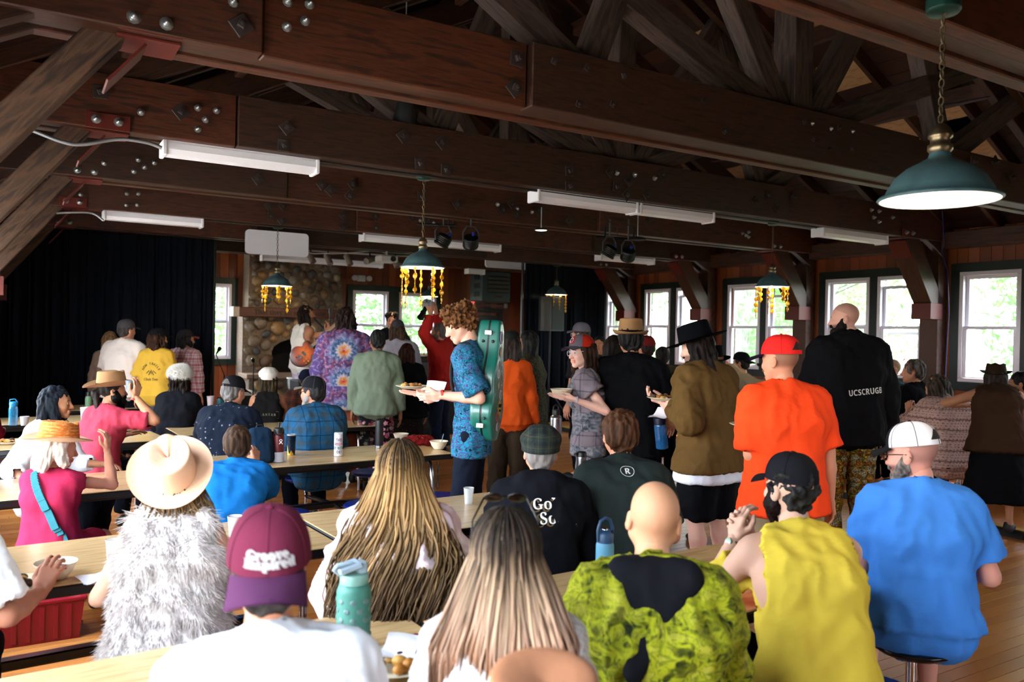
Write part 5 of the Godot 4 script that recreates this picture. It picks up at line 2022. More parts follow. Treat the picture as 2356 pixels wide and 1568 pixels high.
		ps.cone(J.P - Vector3(0, 0.04, 0) * S, J.P + Vector3(0, 0.09, -0.004) * S, 0.106 * w * S + gp, 0.098 * w * S + gp, 0.03, 0.078 * w * S, 0.066 * w * S, Vector3.RIGHT, 2)
		var ln: float = bt.get("len", 1.93)
		for k in ["L", "R"]:
			var a: Vector3 = J["hip" + k]
			var kn: Vector3 = J["kn" + k]
			var an: Vector3 = J["an" + k]
			var fl: float = bt.get("flare", 0.0) * S
			if ln <= 1.0:
				ps.cone(a, a.lerp(kn, ln), 0.088 * w * S + g, 0.07 * w * S + g + fl, 0.04, 0, 0, Vector3.RIGHT, 2)
			else:
				ps.cone(a, kn, 0.088 * w * S + gp, 0.062 * lerpf(1, w, 0.5) * S + g, 0.04)
				ps.cone(kn, kn.lerp(an, ln - 1.0), 0.062 * lerpf(1, w, 0.5) * S + g, 0.05 * S + g * 0.8 + fl, 0.02, 0, 0, Vector3.RIGHT, 2)
	job(ps, det * 1.1, pm, func(s: Sdf): folds(s, 0.006, J.P))
	part(bt.get("n", "trousers"), pm, bt.m, node)
	var shc: Material = mat("shoe_%s" % o.get("shoe", "dark"), {"dark": Color(0.03, 0.03, 0.03), "brown": Color(0.2, 0.11, 0.06), "white": Color(0.7, 0.7, 0.7)}[o.get("shoe", "dark")], 0.6)
	for s in [-1, 1]:
		var k: String = "L" if s < 0 else "R"
		var an: Vector3 = J["an" + k]
		var smm := MB.new()
		smm.add(HEADS["shoe"])
		part("shoe", smm, shc, node, Transform3D(Basis(Vector3.UP, -s * 0.16) * Basis.from_scale(Vector3.ONE * S), Vector3(an.x, 0, an.z - 0.045 * S)))
	var r := {"n": node, "J": J, "S": S, "hx": hx, "o": o}
	# ---- head dressing ----
	if o.has("hair"):
		hair(o.hair, r, det)
	if o.has("beard"):
		beard(o.beard, r, det)
	if o.get("face", false):
		for s in [-1, 1]:
			var e := MB.new()
			eye(e, o.get("iris", Color(0.16, 0.09, 0.05)))
			part("eye", e, vcol("eyeball", 0.15), node, hx * Transform3D(Basis(Vector3.UP, deg_to_rad(o.get("gaze", 0.0))), Vector3(s * 0.031, -0.006, -0.0735)))
	if o.has("hat"):
		hat(o.hat, r)
	if o.has("glasses"):
		var gm := MB.new()
		for s in [-1, 1]:
			var c := Vector3(s * 0.033, -0.006, -0.1)
			var ring := []
			for k in 17:
				var a := TAU * k / 16
				ring.append(c + Vector3(cos(a) * 0.026, sin(a) * 0.02, absf(cos(a)) * cos(a) * s * 0.006))
			gm.tube(ring, 0.0022, 5, false)
			gm.tube([c + Vector3(s * 0.026, 0.008, 0.006), Vector3(s * 0.079, 0.004, -0.04), Vector3(s * 0.083, 0.002, 0.02), Vector3(s * 0.081, -0.015, 0.035)], 0.002, 5)
		gm.tube([Vector3(-0.008, 0.0, -0.103), Vector3(0, 0.004, -0.106), Vector3(0.008, 0.0, -0.103)], 0.002, 5)
		part("glasses", gm, mat("spectacles_" + str(o.glasses), Color(0.03, 0.025, 0.02) if str(o.glasses) == "dark" else Color(0.75, 0.76, 0.8), 0.3), node, hx)
	return r

func append_sdf(s: Sdf, h: Sdf, t: Transform3D):
	var st := s.v.size()
	s.v.append_array(t * h.v)
	s.n.append_array(Transform3D(t.basis.orthonormalized(), Vector3.ZERO) * h.n)
	var flip := t.basis.determinant() < 0
	if flip:
		# orthonormalized() of a mirror keeps the mirror
		pass
	var m := s.ix.size()
	s.ix.resize(m + h.ix.size())
	for i in range(0, h.ix.size(), 3):
		s.ix[m + i] = h.ix[i] + st
		s.ix[m + i + 1] = h.ix[i + (2 if flip else 1)] + st
		s.ix[m + i + 2] = h.ix[i + (1 if flip else 2)] + st

func folds(s: Sdf, amp: float, c: Vector3, fx := 7.0, fy := 4.0, uvs := 1.0):
	s.u.resize(s.v.size())
	for i in s.v.size():
		var p := s.v[i] - c
		s.u[i] = Vector2(0.5 + p.x / 0.7, 0.5 - p.y / 0.7)
		if amp > 0:
			var a := nz.get_noise_3d(p.x * fx, p.y * fy + p.x * 2.0, p.z * fx)
			var b := nz.get_noise_3d(p.x * fx * 0.6 + 31.0, p.y * fy * 2.2 - p.z * 3.0, p.z * fx * 0.6)
			s.v[i] += s.n[i] * amp * (1.0 - 3.2 * absf(a)) * 0.9 + s.n[i] * amp * b
	if amp > 0:
		s.renormal()

func torso(s: Sdf, J: Dictionary, g: float, w: float, fem: bool, S: float):
	var f := 0.9 if fem else 1.0
	var R: Vector3 = J.R
	var R1: Vector3 = (Vector3.RIGHT + R * 0.5).normalized()
	g *= S
	s.cone(J.P - Vector3(0, 0.03, 0) * S, J.W, 0.104 * w * S + g, 0.094 * w * f * S + g, 0.04 * S, 0.078 * w * S, 0.06 * w * f * S, Vector3.RIGHT)
	s.cone(J.W, J.C, 0.094 * w * f * S + g, 0.1 * w * f * S + g, 0.05 * S, 0.06 * w * f * S, 0.082 * w * f * S, R1)
	s.cone(J.C, J.N - J.d3 * 0.07 * S, 0.1 * w * f * S + g, 0.078 * f * S + g, 0.05 * S, 0.082 * w * f * S, 0.1 * f * S, R)
	s.cone(J.SL + R * 0.02 * S, J.SR - R * 0.02 * S, 0.058 * f * S + g, 0.058 * f * S + g, 0.05 * S)
	for k in ["SL", "SR"]:
		s.cone(J.N + J.d3 * 0.022 * S, (J.N as Vector3).lerp(J[k], 0.75), 0.047 * f * S + g, 0.05 * f * S + g, 0.035 * S)
	if w > 1.12:
		s.ell(J.W + J.fw * 0.05 * S, Vector3(0.12 * w, 0.13, 0.09 * w) * S + Vector3.ONE * g, 0.05)
	if fem:
		for q in [-1, 1]:
			s.ell(J.C + J.d3 * 0.02 * S + R * q * 0.07 * S + J.fw * 0.085 * S, Vector3(0.055, 0.058, 0.05) * S + Vector3.ONE * g, 0.04)

func limbs(s: Sdf, J: Dictionary, g: float, w: float, fem: bool, S: float, arm: float, leg: float, foot: bool):
	var f := (0.86 if fem else 1.0) * lerpf(1.0, w, 0.6) * S
	for k in ["L", "R"]:
		var a: Vector3 = J["S" + k]
		var e: Vector3 = J["E" + k]
		var r: Vector3 = J["W" + k]
		s.cone(a, e, 0.053 * f + g, 0.041 * f + g, 0.03)
		var m := e.lerp(r, 0.35)
		s.cone(e, m, 0.041 * f + g, 0.042 * f + g, 0.015)
		s.cone(m, r, 0.042 * f + g, 0.027 * f + g, 0.012)
		var h: Vector3 = J["hip" + k]
		var kn: Vector3 = J["kn" + k]
		var an: Vector3 = J["an" + k]
		var wl := lerpf(1.0, w, 0.7) * S * leg
		s.cone(h, kn, 0.084 * wl, 0.056 * wl, 0.04)
		var mc := kn.lerp(an, 0.32) + Vector3(0, 0, 0.018) * S
		s.cone(kn, mc, 0.054 * wl, 0.056 * wl, 0.02)
		s.cone(mc, an, 0.056 * wl, 0.036 * S * leg, 0.02)
		s.cone(an, an + Vector3(0, -0.035, -0.10) * S, 0.036 * S, 0.03 * S, 0.02)

# t: m material, sl sleeve length 0..2, hem drop below the hips, loose, hood, tank, collar
func garment(t: Dictionary, J: Dictionary, w: float, fem: bool, S: float, det: float, node: Node3D, sit: bool):
	var g: float = t.get("loose", 0.018)
	var s := Sdf.new()
	torso(s, J, g, w, fem, S)
	var gs := g * S
	var hem: float = t.get("hem", 0.02 if sit else 0.1)
	var fl: float = t.get("flare", 0.015)
	var bot: Vector3 = J.P - Vector3(0, hem, 0) * S
	s.cone(bot, J.W, (0.106 * w + fl) * S + gs, 0.094 * w * S + gs, 0.03, (0.08 * w + fl) * S, 0.062 * w * S, Vector3.RIGHT, 1)
	var sl: float = t.get("sl", 0.55)
	var f := (0.86 if fem else 1.0) * lerpf(1.0, w, 0.6) * S
	var ex: float = t.get("sx", 0.004) * S
	for k in ["L", "R"]:
		var a: Vector3 = J["S" + k]
		var e: Vector3 = J["E" + k]
		var r: Vector3 = J["W" + k]
		if sl > 0 and sl <= 1.0:
			s.cone(a, a.lerp(e, sl), 0.055 * f + gs, 0.048 * f + gs + ex * 2.5, 0.03, 0, 0, Vector3.RIGHT, 2)
		elif sl > 1.0:
			s.cone(a, e, 0.055 * f + gs, 0.043 * f + gs + ex, 0.03)
			s.cone(e, e.lerp(r, sl - 1.0), 0.043 * f + gs + ex, 0.032 * f + gs * 0.7 + ex, 0.012, 0, 0, Vector3.RIGHT, 2)
	if t.get("hood", false):
		s.cone(J.N - J.R * 0.07 * S - J.fw * 0.055 * S, J.N + J.R * 0.07 * S - J.fw * 0.055 * S, 0.05 * S, 0.05 * S, 0.03)
		s.cone(J.N - J.fw * 0.07 * S, J.N - J.d3 * 0.15 * S - J.fw * 0.11 * S, 0.06 * S, 0.03 * S, 0.03, 0.06 * S, 0.02 * S, J.R)
	if t.get("collar", false):
		s.cone(J.N - J.d3 * 0.01 * S, J.N + J.d3 * 0.055 * S - J.fw * 0.006 * S, 0.072 * S, 0.068 * S, 0.012, 0, 0, Vector3.RIGHT, 2)
	# neck hole
	var nk: float = t.get("neck", 0.0)
	s.ell(J.N + J.d3 * (0.075 - nk * 0.6) * S + J.fw * (0.012 + nk * 0.3) * S, Vector3(0.066 + nk * 0.7, 0.062 + nk, 0.066 + nk * 0.7) * S, 0.006, Basis(), 1)
	if t.get("tank", false):
		for q in [-1, 1]:
			var c: Vector3 = J["SL" if q < 0 else "SR"] + J.R * q * 0.022 * S
			s.cone(c + J.d3 * 0.09 * S, c - J.d3 * t.get("arm", 0.1) * S, 0.088 * S, 0.094 * S, 0.008, 0, 0, Vector3.RIGHT, 0, 1)
			s.cone(c + J.d3 * 0.06 * S + J.R * q * 0.1, c - J.d3 * 0.08 * S + J.R * q * 0.1, 0.09 * S, 0.09 * S, 0.008, 0, 0, Vector3.RIGHT, 0, 1)
	var m := ArrayMesh.new()
	var amp: float = t.get("amp", 0.007)
	job(s, det, m, func(q: Sdf): folds(q, amp, J.C))
	t.sdf = s
	part(t.get("n", "shirt"), m, t.m, node)

func eye(m: MB, iris: Color):
	m.patch(14, 9, func(a, t): return Vector3(sin(a * TAU) * sin(PI * t), cos(a * TAU) * sin(PI * t), -cos(PI * t)) * 0.0132, true, true)
	for i in m.v.size():
		var q := acos(clampf(-m.v[i].z / 0.0132, -1, 1))
		m.c[i] = Color(0.01, 0.008, 0.007) if q < 0.2 else (lin(iris) if q < 0.5 else Color(0.62, 0.58, 0.54))

# ---- hair ----
func hair(h: Dictionary, r: Dictionary, det: float):
	var node: Node3D = r.n
	var c1: Color = lin(h.get("c", Color(0.08, 0.05, 0.04)))
	var c2: Color = lin(h.get("c2", (h.get("c", Color(0.08, 0.05, 0.04)) as Color).lightened(0.12)))
	var s := Sdf.new()
	var t: String = h.get("t", "short")
	var g: float = h.get("g", 0.0)
	s.ell(Vector3(0, 0.032, 0.02), Vector3(0.083 + g, 0.096 + g, 0.103 + g), 0.02)
	if t in ["short", "curly"]:
		s.ell(Vector3(0, -0.02, 0.055), Vector3(0.072 + g, 0.07, 0.06 + g), 0.03)
	if t == "curly":
		for k in 14:
			var a := TAU * k / 14.0
			s.ell(Vector3(sin(a) * 0.075, 0.05 + 0.05 * sin(k * 2.3), 0.02 + cos(a) * 0.085), Vector3.ONE * (0.036 + g), 0.02)
	if t in ["long", "bob", "wavy"]:
		var ln: float = h.get("len", 0.3)
		var fr := 1.0 if h.get("front", true) else 0.0
		s.cone(Vector3(0, 0.0, 0.06), Vector3(0, -ln, 0.085), 0.055, 0.03, 0.04, 0.045, h.get("wid", 0.075))
		for q in [-1, 1]:
			s.cone(Vector3(q * 0.07, 0.01, 0.01), Vector3(q * 0.09, -ln * 0.75, 0.01 - 0.03 * fr), 0.03, 0.022, 0.03, 0.0, 0.012, Vector3(0, 0, 1))
	if t == "pony":
		s.cone(Vector3(0, 0.01, 0.1), Vector3(0, -0.02, 0.135), 0.022, 0.024, 0.02)
		s.cone(Vector3(0, -0.02, 0.135), Vector3(0, -h.get("len", 0.2), 0.12), 0.028, 0.014, 0.02, 0.0, 0.008)
	if t == "bun":
		s.ell(Vector3(0, -0.02, 0.115), Vector3(0.05, 0.045, 0.045), 0.02)
	# open the face and the ears
	var fy: float = h.get("line", 0.0)
	s.ell(Vector3(0, -0.062 + fy, -0.1), Vector3(0.071, 0.125, 0.085), 0.015, Basis(), 1)
	if t in ["short", "pony", "bun"]:
		for q in [-1, 1]:
			s.ell(Vector3(q * 0.092, -0.028, 0.004), Vector3(0.03, 0.042, 0.036), 0.008, Basis(), 1)
		s.plane(Vector3(0, h.get("nape", -0.075), 0.05), Vector3(0, -1, -0.5)) if t == "short" else null
	if r.o.has("hat") or h.get("under", 0.0) != 0.0:
		s.plane(Vector3(0, h.get("under", r.o.hat.get("y", 0.036) + 0.03 if r.o.has("hat") else 0.06), 0), Vector3(0, 1, -0.06))
	var amp: float = h.get("amp", 0.004)
	var fx: float = h.get("f", 26.0)
	var fyy: float = 7.0 if t != "curly" else 26.0
	var m := ArrayMesh.new()
	job(s, h.get("cell", clampf(det * 0.5, 0.006, 0.011)), m, func(q: Sdf):
		q.c.resize(q.v.size())
		for i in q.v.size():
			var p := q.v[i]
			var a := nz.get_noise_3d(p.x * fx, p.y * fyy, p.z * fx)
			var b := nz.get_noise_3d(p.x * fx * 3.0, p.y * fyy, p.z * fx * 3.0)
			q.v[i] += q.n[i] * (amp * a * 2.0 + amp * 0.5 * b)
			q.c[i] = c1.lerp(c2, clampf(0.5 + a * 0.9 + b * 0.6, 0, 1))
		q.renormal())
	part("hair", m, vcol("hair_stuff", 0.65, 0.25), node, r.hx)

func beard(h: Dictionary, r: Dictionary, det: float):
	var c1: Color = lin(h.c)
	var s := Sdf.new()
	var e: float = h.get("g", 0.008) + 0.004
	for x in [-1, 1]:
		s.cone(Vector3(x * 0.062, -0.02, -0.004), Vector3(x * 0.054, -0.058, -0.012), 0.012 + e, 0.02 + e, 0.02)
		s.cone(Vector3(x * 0.054, -0.058, -0.012), Vector3(x * 0.012, -0.1, -0.066), 0.021 + e, 0.018 + e, 0.025)
	s.ell(Vector3(0, -0.1 - h.get("len", 0.0) * 0.4, -0.07), Vector3(0.03, 0.022 + e + h.get("len", 0.0), 0.02 + e), 0.02)
	s.cone(Vector3(-0.02, -0.057, -0.09), Vector3(0.02, -0.057, -0.09), 0.007 + e * 0.6, 0.007 + e * 0.6, 0.008)
	s.ell(Vector3(0, -0.0715, -0.1), Vector3(0.017, 0.008, 0.02), 0.004, Basis(), 1)
	var m := ArrayMesh.new()
	job(s, clampf(det * 0.45, 0.005, 0.009), m, func(q: Sdf):
		q.c.resize(q.v.size())
		for i in q.v.size():
			var p := q.v[i]
			var a := nz.get_noise_3d(p.x * 60, p.y * 25, p.z * 60)
			q.v[i] += q.n[i] * 0.003 * a * 2.0
			q.c[i] = c1.lerp(lin(h.get("c2", h.c)), clampf(0.5 + a, 0, 1))
		q.renormal())
	part("beard", m, vcol("hair_stuff"), r.n, r.hx)

# separate locks of long hair over the scalp and down the back
func locks(r: Dictionary, n: int, ln: float, wave: float, cols: Array, sd: int, wid := 0.14, zback := 0.13, rad := 0.008, fan := 1.0, emax := 1.5, zs := 0.3):
	var m := MB.new()
	var rs := RandomNumberGenerator.new()
	rs.seed = sd
	for i in n:
		var az := rs.randf_range(-2.2, 2.2)
		var e0 := rs.randf_range(minf(0.25, emax - 0.3), emax)
		var pts := []
		var rr := PackedFloat32Array()
		var len_k := ln * rs.randf_range(0.72, 1.05)
		var ph := rs.randf() * TAU
		var fq := rs.randf_range(9.0, 13.0)
		var jit := rs.randf_range(-0.025, 0.025)
		var lift := rs.randf_range(0.0, 0.012)
		for k in 6:
			var e := lerpf(e0, -0.15, k / 5.0)
			var q := Vector3(sin(az) * cos(e) * (0.086 + lift), sin(e) * (0.1 + lift) + 0.032, cos(az) * cos(e) * (0.105 + lift) + 0.02)
			pts.append(q)
			rr.append(rad * (0.6 + 0.12 * k))
		var base: Vector3 = pts[-1]
		var tgt := Vector3(base.x * fan + sin(az) * wid * 0.55 + jit, 0, maxf(base.z, zback * cos(az * 0.6)) + lift)
		var seg := 16
		for k in range(1, seg + 1):
			var f := float(k) / seg
			var y := base.y - f * len_k
			var q := Vector3(lerpf(base.x, tgt.x, minf(1.0, f * 1.6)), y, lerpf(base.z, tgt.z, minf(1.0, f * 2.2)))
			q.z += maxf(0.0, f - 0.15) * len_k * zs
			q.x += sin(y * fq * TAU * 0.33 + ph) * wave * smoothstep(0.1, 0.6, f)
			q.z += cos(y * fq * TAU * 0.33 + ph) * wave * 0.5 * smoothstep(0.1, 0.6, f)
			pts.append(q)
			rr.append(rad * (1.25 - 0.95 * f * f))
		var st := m.v.size()
		m.tube(pts, rr, 5, false, 0.65)
		var b := rs.randf_range(0.5, 1.25)
		var ck := rs.randf_range(-0.12, 0.12)
		for q in range(st, m.v.size()):
			var f := clampf(float(int((q - st) / 5)) / (pts.size() - 1) + ck, 0, 0.999) * (cols.size() - 1)
			var c: Color = lin(cols[int(f)]).lerp(lin(cols[int(f) + 1]), f - int(f))
			m.c[q] = c * b
	part("hair_locks", m, vcol("hair_stuff"), r.n, r.hx)

# ---- hats; all in head space ----
func hat(h: Dictionary, r: Dictionary):
	var node: Node3D = r.n
	var tilt := Basis(Vector3.RIGHT, deg_to_rad(h.get("tilt", 4.0)))
	var base: Transform3D = r.hx * Transform3D(tilt * Basis.from_scale(Vector3.ONE * h.get("s", 1.0)), Vector3(0, h.get("y", 0.046 if h.t in ["fedora", "wide"] else 0.036), 0.012))
	var t: String = h.t
	var m := MB.new()
	if t == "cap":
		if h.get("back", false):
			base = base * Transform3D(Basis(Vector3.UP, PI), Vector3.ZERO)
		var hg: float = h.get("h", 0.105)
		var dome := func(a: float, q: float, k: float) -> Vector3:
			var e := q * PI / 2
			var rr := pow(cos(e), 0.72) if q < 1 else 0.0
			return Vector3(sin(a) * (0.091 + k) * rr, (hg + k) * pow(sin(e), 0.95), cos(a) * (0.112 + k) * rr)
		# front panels (round local -z) and back panels
		var two: bool = h.has("c2")
		var split: float = h.get("split", 0.95)
		m.patch(20, 10, func(u, q): return dome.call(PI - split + u * 2 * split, q, 0.0))
		part("cap_front", m, h.m, node, base)
		m = MB.new()
		var gap: bool = h.get("strap", false)
		m.patch(26, 10, func(u, q): return dome.call(PI + split + u * (TAU - 2 * split), q, 0.0))
		if gap:
			# the arched opening over the strap: a patch of hair colour set in the shell
			var hm := MB.new()
			hm.patch(10, 5, func(u, q): return dome.call((u - 0.5) * 0.95, 0.12 + q * 0.3 * sin(PI * clampf(u, 0.02, 0.98)), 0.0015))
			part("strap_opening", hm, h.get("hairm", mat("cap_gap", Color(0.09, 0.06, 0.045), 0.9)), node, base)
		part("cap_back", m, h.c2 if two else h.m, node, base)
		# seams and button
		m = MB.new()
		for k in 6:
			var pts := []
			for q in 9:
				pts.append(dome.call(PI / 3 * k, q / 8.6, 0.0008))
			m.tube(pts, 0.0013, 4)
		m.ball(Vector3(0, hg + 0.001, 0), Vector3(0.008, 0.005, 0.008), 8, 5)
		part("cap_seams", m, h.m, node, base)
		m = MB.new()
		var bl: float = h.get("bill", 0.075)
		var cv: float = h.get("curve", 0.022)
		for side in 2:
			m.patch(16, 6, func(u, q):
				var a: float = PI - 1.05 + u * 2.1
				var f: float = (u - 0.5) * 2
				var rim := Vector3(sin(a) * 0.091, 0.004, cos(a) * 0.112)
				var outp := Vector3(-f * 0.083, 0.0, -0.108 - bl * (1.0 - 0.55 * f * f))
				var p: Vector3 = rim.lerp(outp, q)
				p.y += -cv * f * f * (0.4 + 0.6 * q) - 0.012 * q + (0.0 if side == 0 else -0.004)
				return p, side == 0)
		part("cap_bill", m, h.get("bm", h.m), node, base)
	elif t in ["fedora", "wide"]:
		var bw: float = h.get("brim", 0.06)
		var ch: float = h.get("h", 0.115)
		var up: float = h.get("up", 0.03)
		var dent: float = h.get("dent", 0.025) * 0.8
		var droop: float = h.get("droop", 0.0)
		m.patch(40, 14, func(u, q):
			var a: float = u * TAU
			var rr: float
			var y: float
			if q < 0.6:
				var f: float = q / 0.6
				rr = 1.0 - 0.13 * f
				y = ch * f
			else:
				var f: float = (q - 0.6) / 0.4
				rr = 0.87 * cos(f * PI / 2)
				y = ch * (1.0 + 0.09 * sin(f * PI)) - dent * smoothstep(0.2, 1.0, f)
			var p := Vector3(sin(a) * 0.094 * rr, y, cos(a) * 0.115 * rr)
			var pin: float = h.get("pinch", 0.018) * exp(-pow((absf(absf(fposmod(a, TAU) - PI)) - 0.55) / 0.35, 2)) * smoothstep(0.25, 0.7, q)
			p.x *= 1.0 - pin * 8.0
			p.y -= pin * 0.7
			return p, false, true)
		part("hat_crown", m, h.m, node, base)
		m = MB.new()
		for side in 2:
			m.patch(48, 8, func(u, q):
				var a: float = u * TAU
				var w2: float = bw * (1.0 + h.get("fb", 0.0) * absf(cos(a)))
				var p := Vector3(sin(a) * (0.094 + w2 * q), 0, cos(a) * (0.115 + w2 * q))
				p.y = up * q * q * pow(absf(sin(a)), 1.6) - droop * q * q * pow(absf(cos(a)), 2.0) + (0.0 if side == 0 else -0.004) + h.get("roll", 0.0) * pow(q, 4.0)
				return p, side == 1, true)
		part("hat_brim", m, h.get("bm", h.m), node, base)
		if h.has("band"):
			m = MB.new()
			m.patch(40, 2, func(u, q): return Vector3(sin(u * TAU) * (0.0955 - 0.002 * q), 0.004 + 0.022 * q, cos(u * TAU) * (0.1165 - 0.002 * q)), false, true)
			part("hat_band", m, h.band, node, base)
	elif t == "flat":
		m.patch(36, 12, func(u, q):
			var a: float = u * TAU
			var e: float = q * PI / 2
			var big: float = 1.0 + 0.13 * sin(clampf(q * 2.2, 0, 1) * PI)
			var p := Vector3(sin(a) * 0.093 * big * pow(cos(e), 0.6), 0.098 * pow(sin(e), 0.8), cos(a) * 0.116 * big * pow(cos(e), 0.6))
			p.z -= 0.02 * sin(e)
			p.y += 0.003 * sin(a * 8) * sin(e * 2)
			return p, false, true)
		part("cap_crown", m, h.m, node, base)
		m = MB.new()
		m.patch(16, 4, func(u, q):
			var f: float = (u - 0.5) * 2
			return Vector3(-f * 0.085, 0.012 - 0.02 * q - 0.012 * f * f, -0.07 - 0.075 * q * (1.0 - 0.5 * f * f) - 0.035 * (1 - f * f)), true)
		part("cap_bill", m, h.m, node, base)
		m = MB.new()
		m.patch(36, 2, func(u, q): return Vector3(sin(u * TAU) * 0.0935, -0.018 + 0.025 * q, cos(u * TAU) * 0.1165), false, true)
		part("cap_band", m, h.m, node, base)
	elif t == "beanie":
		m.patch(36, 12, func(u, q):
			var e: float = q * PI / 2
			return Vector3(sin(u * TAU) * 0.095 * pow(cos(e), 0.7), 0.112 * sin(e) - 0.02, cos(u * TAU) * 0.117 * pow(cos(e), 0.7)), false, true)
		part("beanie", m, h.m, node, base)
		m = MB.new()
		m.patch(36, 3, func(u, q): return Vector3(sin(u * TAU) * (0.098 + 0.004 * sin(q * PI)), -0.028 + 0.04 * q, cos(u * TAU) * (0.12 + 0.004 * sin(q * PI))), false, true)
		part("cuff", m, h.m, node, base)

# short hairs standing on a skin mesh
func fur(called: String, src: Sdf, n: int, ln: float, th: float, m: Material, node: Node3D, at: Transform3D, sd: int, droop := 0.6):
	var spike := MB.new()
	spike.tube([Vector3.ZERO, Vector3(0, 0.6, 0.06), Vector3(0, 1, 0.22)], [0.5, 0.4, 0.05], 4, false)
	var mm := MultiMesh.new()
	mm.transform_format = MultiMesh.TRANSFORM_3D
	mm.mesh = spike.mesh()
	mm.instance_count = n
	var rs := RandomNumberGenerator.new()
	rs.seed = sd
	var nt := src.ix.size() / 3
	for i in n:
		var k := (rs.randi() % nt) * 3
		var a := rs.randf()
		var b := rs.randf() * (1 - a)
		var p := src.v[src.ix[k]] * (1 - a - b) + src.v[src.ix[k + 1]] * a + src.v[src.ix[k + 2]] * b
		var nn := src.n[src.ix[k]]
		var d := (nn + Vector3(rs.randf_range(-0.4, 0.4), -droop + rs.randf_range(-0.4, 0.3), rs.randf_range(-0.4, 0.4))).normalized()
		var x := d.cross(Vector3.UP).normalized()
		mm.set_instance_transform(i, at * Transform3D(Basis(x * th, d * ln * rs.randf_range(0.6, 1.2), x.cross(d) * th), p - nn * 0.004))
	var o := MultiMeshInstance3D.new()
	o.name = called
	o.multimesh = mm
	o.material_override = m
	o.set_meta("kind", "stuff")
	node.add_child(o, true)


# ---- cloth patterns ------------------------------------------------------------------------------
func img(n: int, f: Callable) -> Image:
	var im := Image.create(n, n, false, Image.FORMAT_RGB8)
	for y in n:
		for x in n:
			im.set_pixel(x, y, f.call(float(x) / n, float(y) / n))
	return im

func pick(t: float, cols: Array) -> Color:
	var k := clampf(t, 0, 0.9999) * (cols.size() - 1)
	return (cols[int(k)] as Color).lerp(cols[int(k) + 1], k - int(k))

func band(x: float, at: float, w: float) -> float:
	var d := absf(fposmod(x - at + 0.5, 1.0) - 0.5)
	return 1.0 - smoothstep(w * 0.8, w, d)

func plaid(base: Color, wide: Color, thin: Color, n := 4) -> Image:
	return img(192, func(u, v):
		var c: Color = base
		var a := 0.5 * band(u * n, 0.3, 0.2) + 0.5 * band(v * n, 0.3, 0.2)
		c = c.lerp(wide, a * 0.85)
		c = c.lerp(thin, 0.6 * maxf(band(u * n, 0.75, 0.035), band(v * n, 0.75, 0.035)))
		return c.lerp(base, 0.08 * nz.get_noise_2d(u * 300, v * 300)))

func scatter(base: Color, marks: Array, n: int, rmin: float, rmax: float, sd: int, petal := 0.0, size := 256) -> Image:
	var rs := RandomNumberGenerator.new()
	rs.seed = sd
	var im := Image.create(size, size, false, Image.FORMAT_RGB8)
	im.fill(base)
	for i in n:
		var c := Vector2(rs.randf(), rs.randf()) * size
		var r := rs.randf_range(rmin, rmax) * size
		var col: Color = marks[rs.randi() % marks.size()]
		var ph := rs.randf() * TAU
		for y in range(int(-r * 1.3), int(r * 1.3) + 1):
			for x in range(int(-r * 1.3), int(r * 1.3) + 1):
				var a := atan2(y, x)
				if Vector2(x, y).length() < r * (1.0 - petal * 0.5 + petal * 0.5 * cos(5 * a + ph)):
					im.set_pixel(posmod(int(c.x) + x, size), posmod(int(c.y) + y, size), col)
	return im

func noise_print(cols: Array, f1: float, f2: float, sharp := 1.6, size := 256) -> Image:
	return img(size, func(u, v):
		var a := nz.get_noise_2d(u * f1, v * f1)
		var b := nz.get_noise_2d(u * f2 + 50 + a * 2.0, v * f2)
		return pick(0.5 + (a * 0.6 + b * 0.6) * sharp, cols))

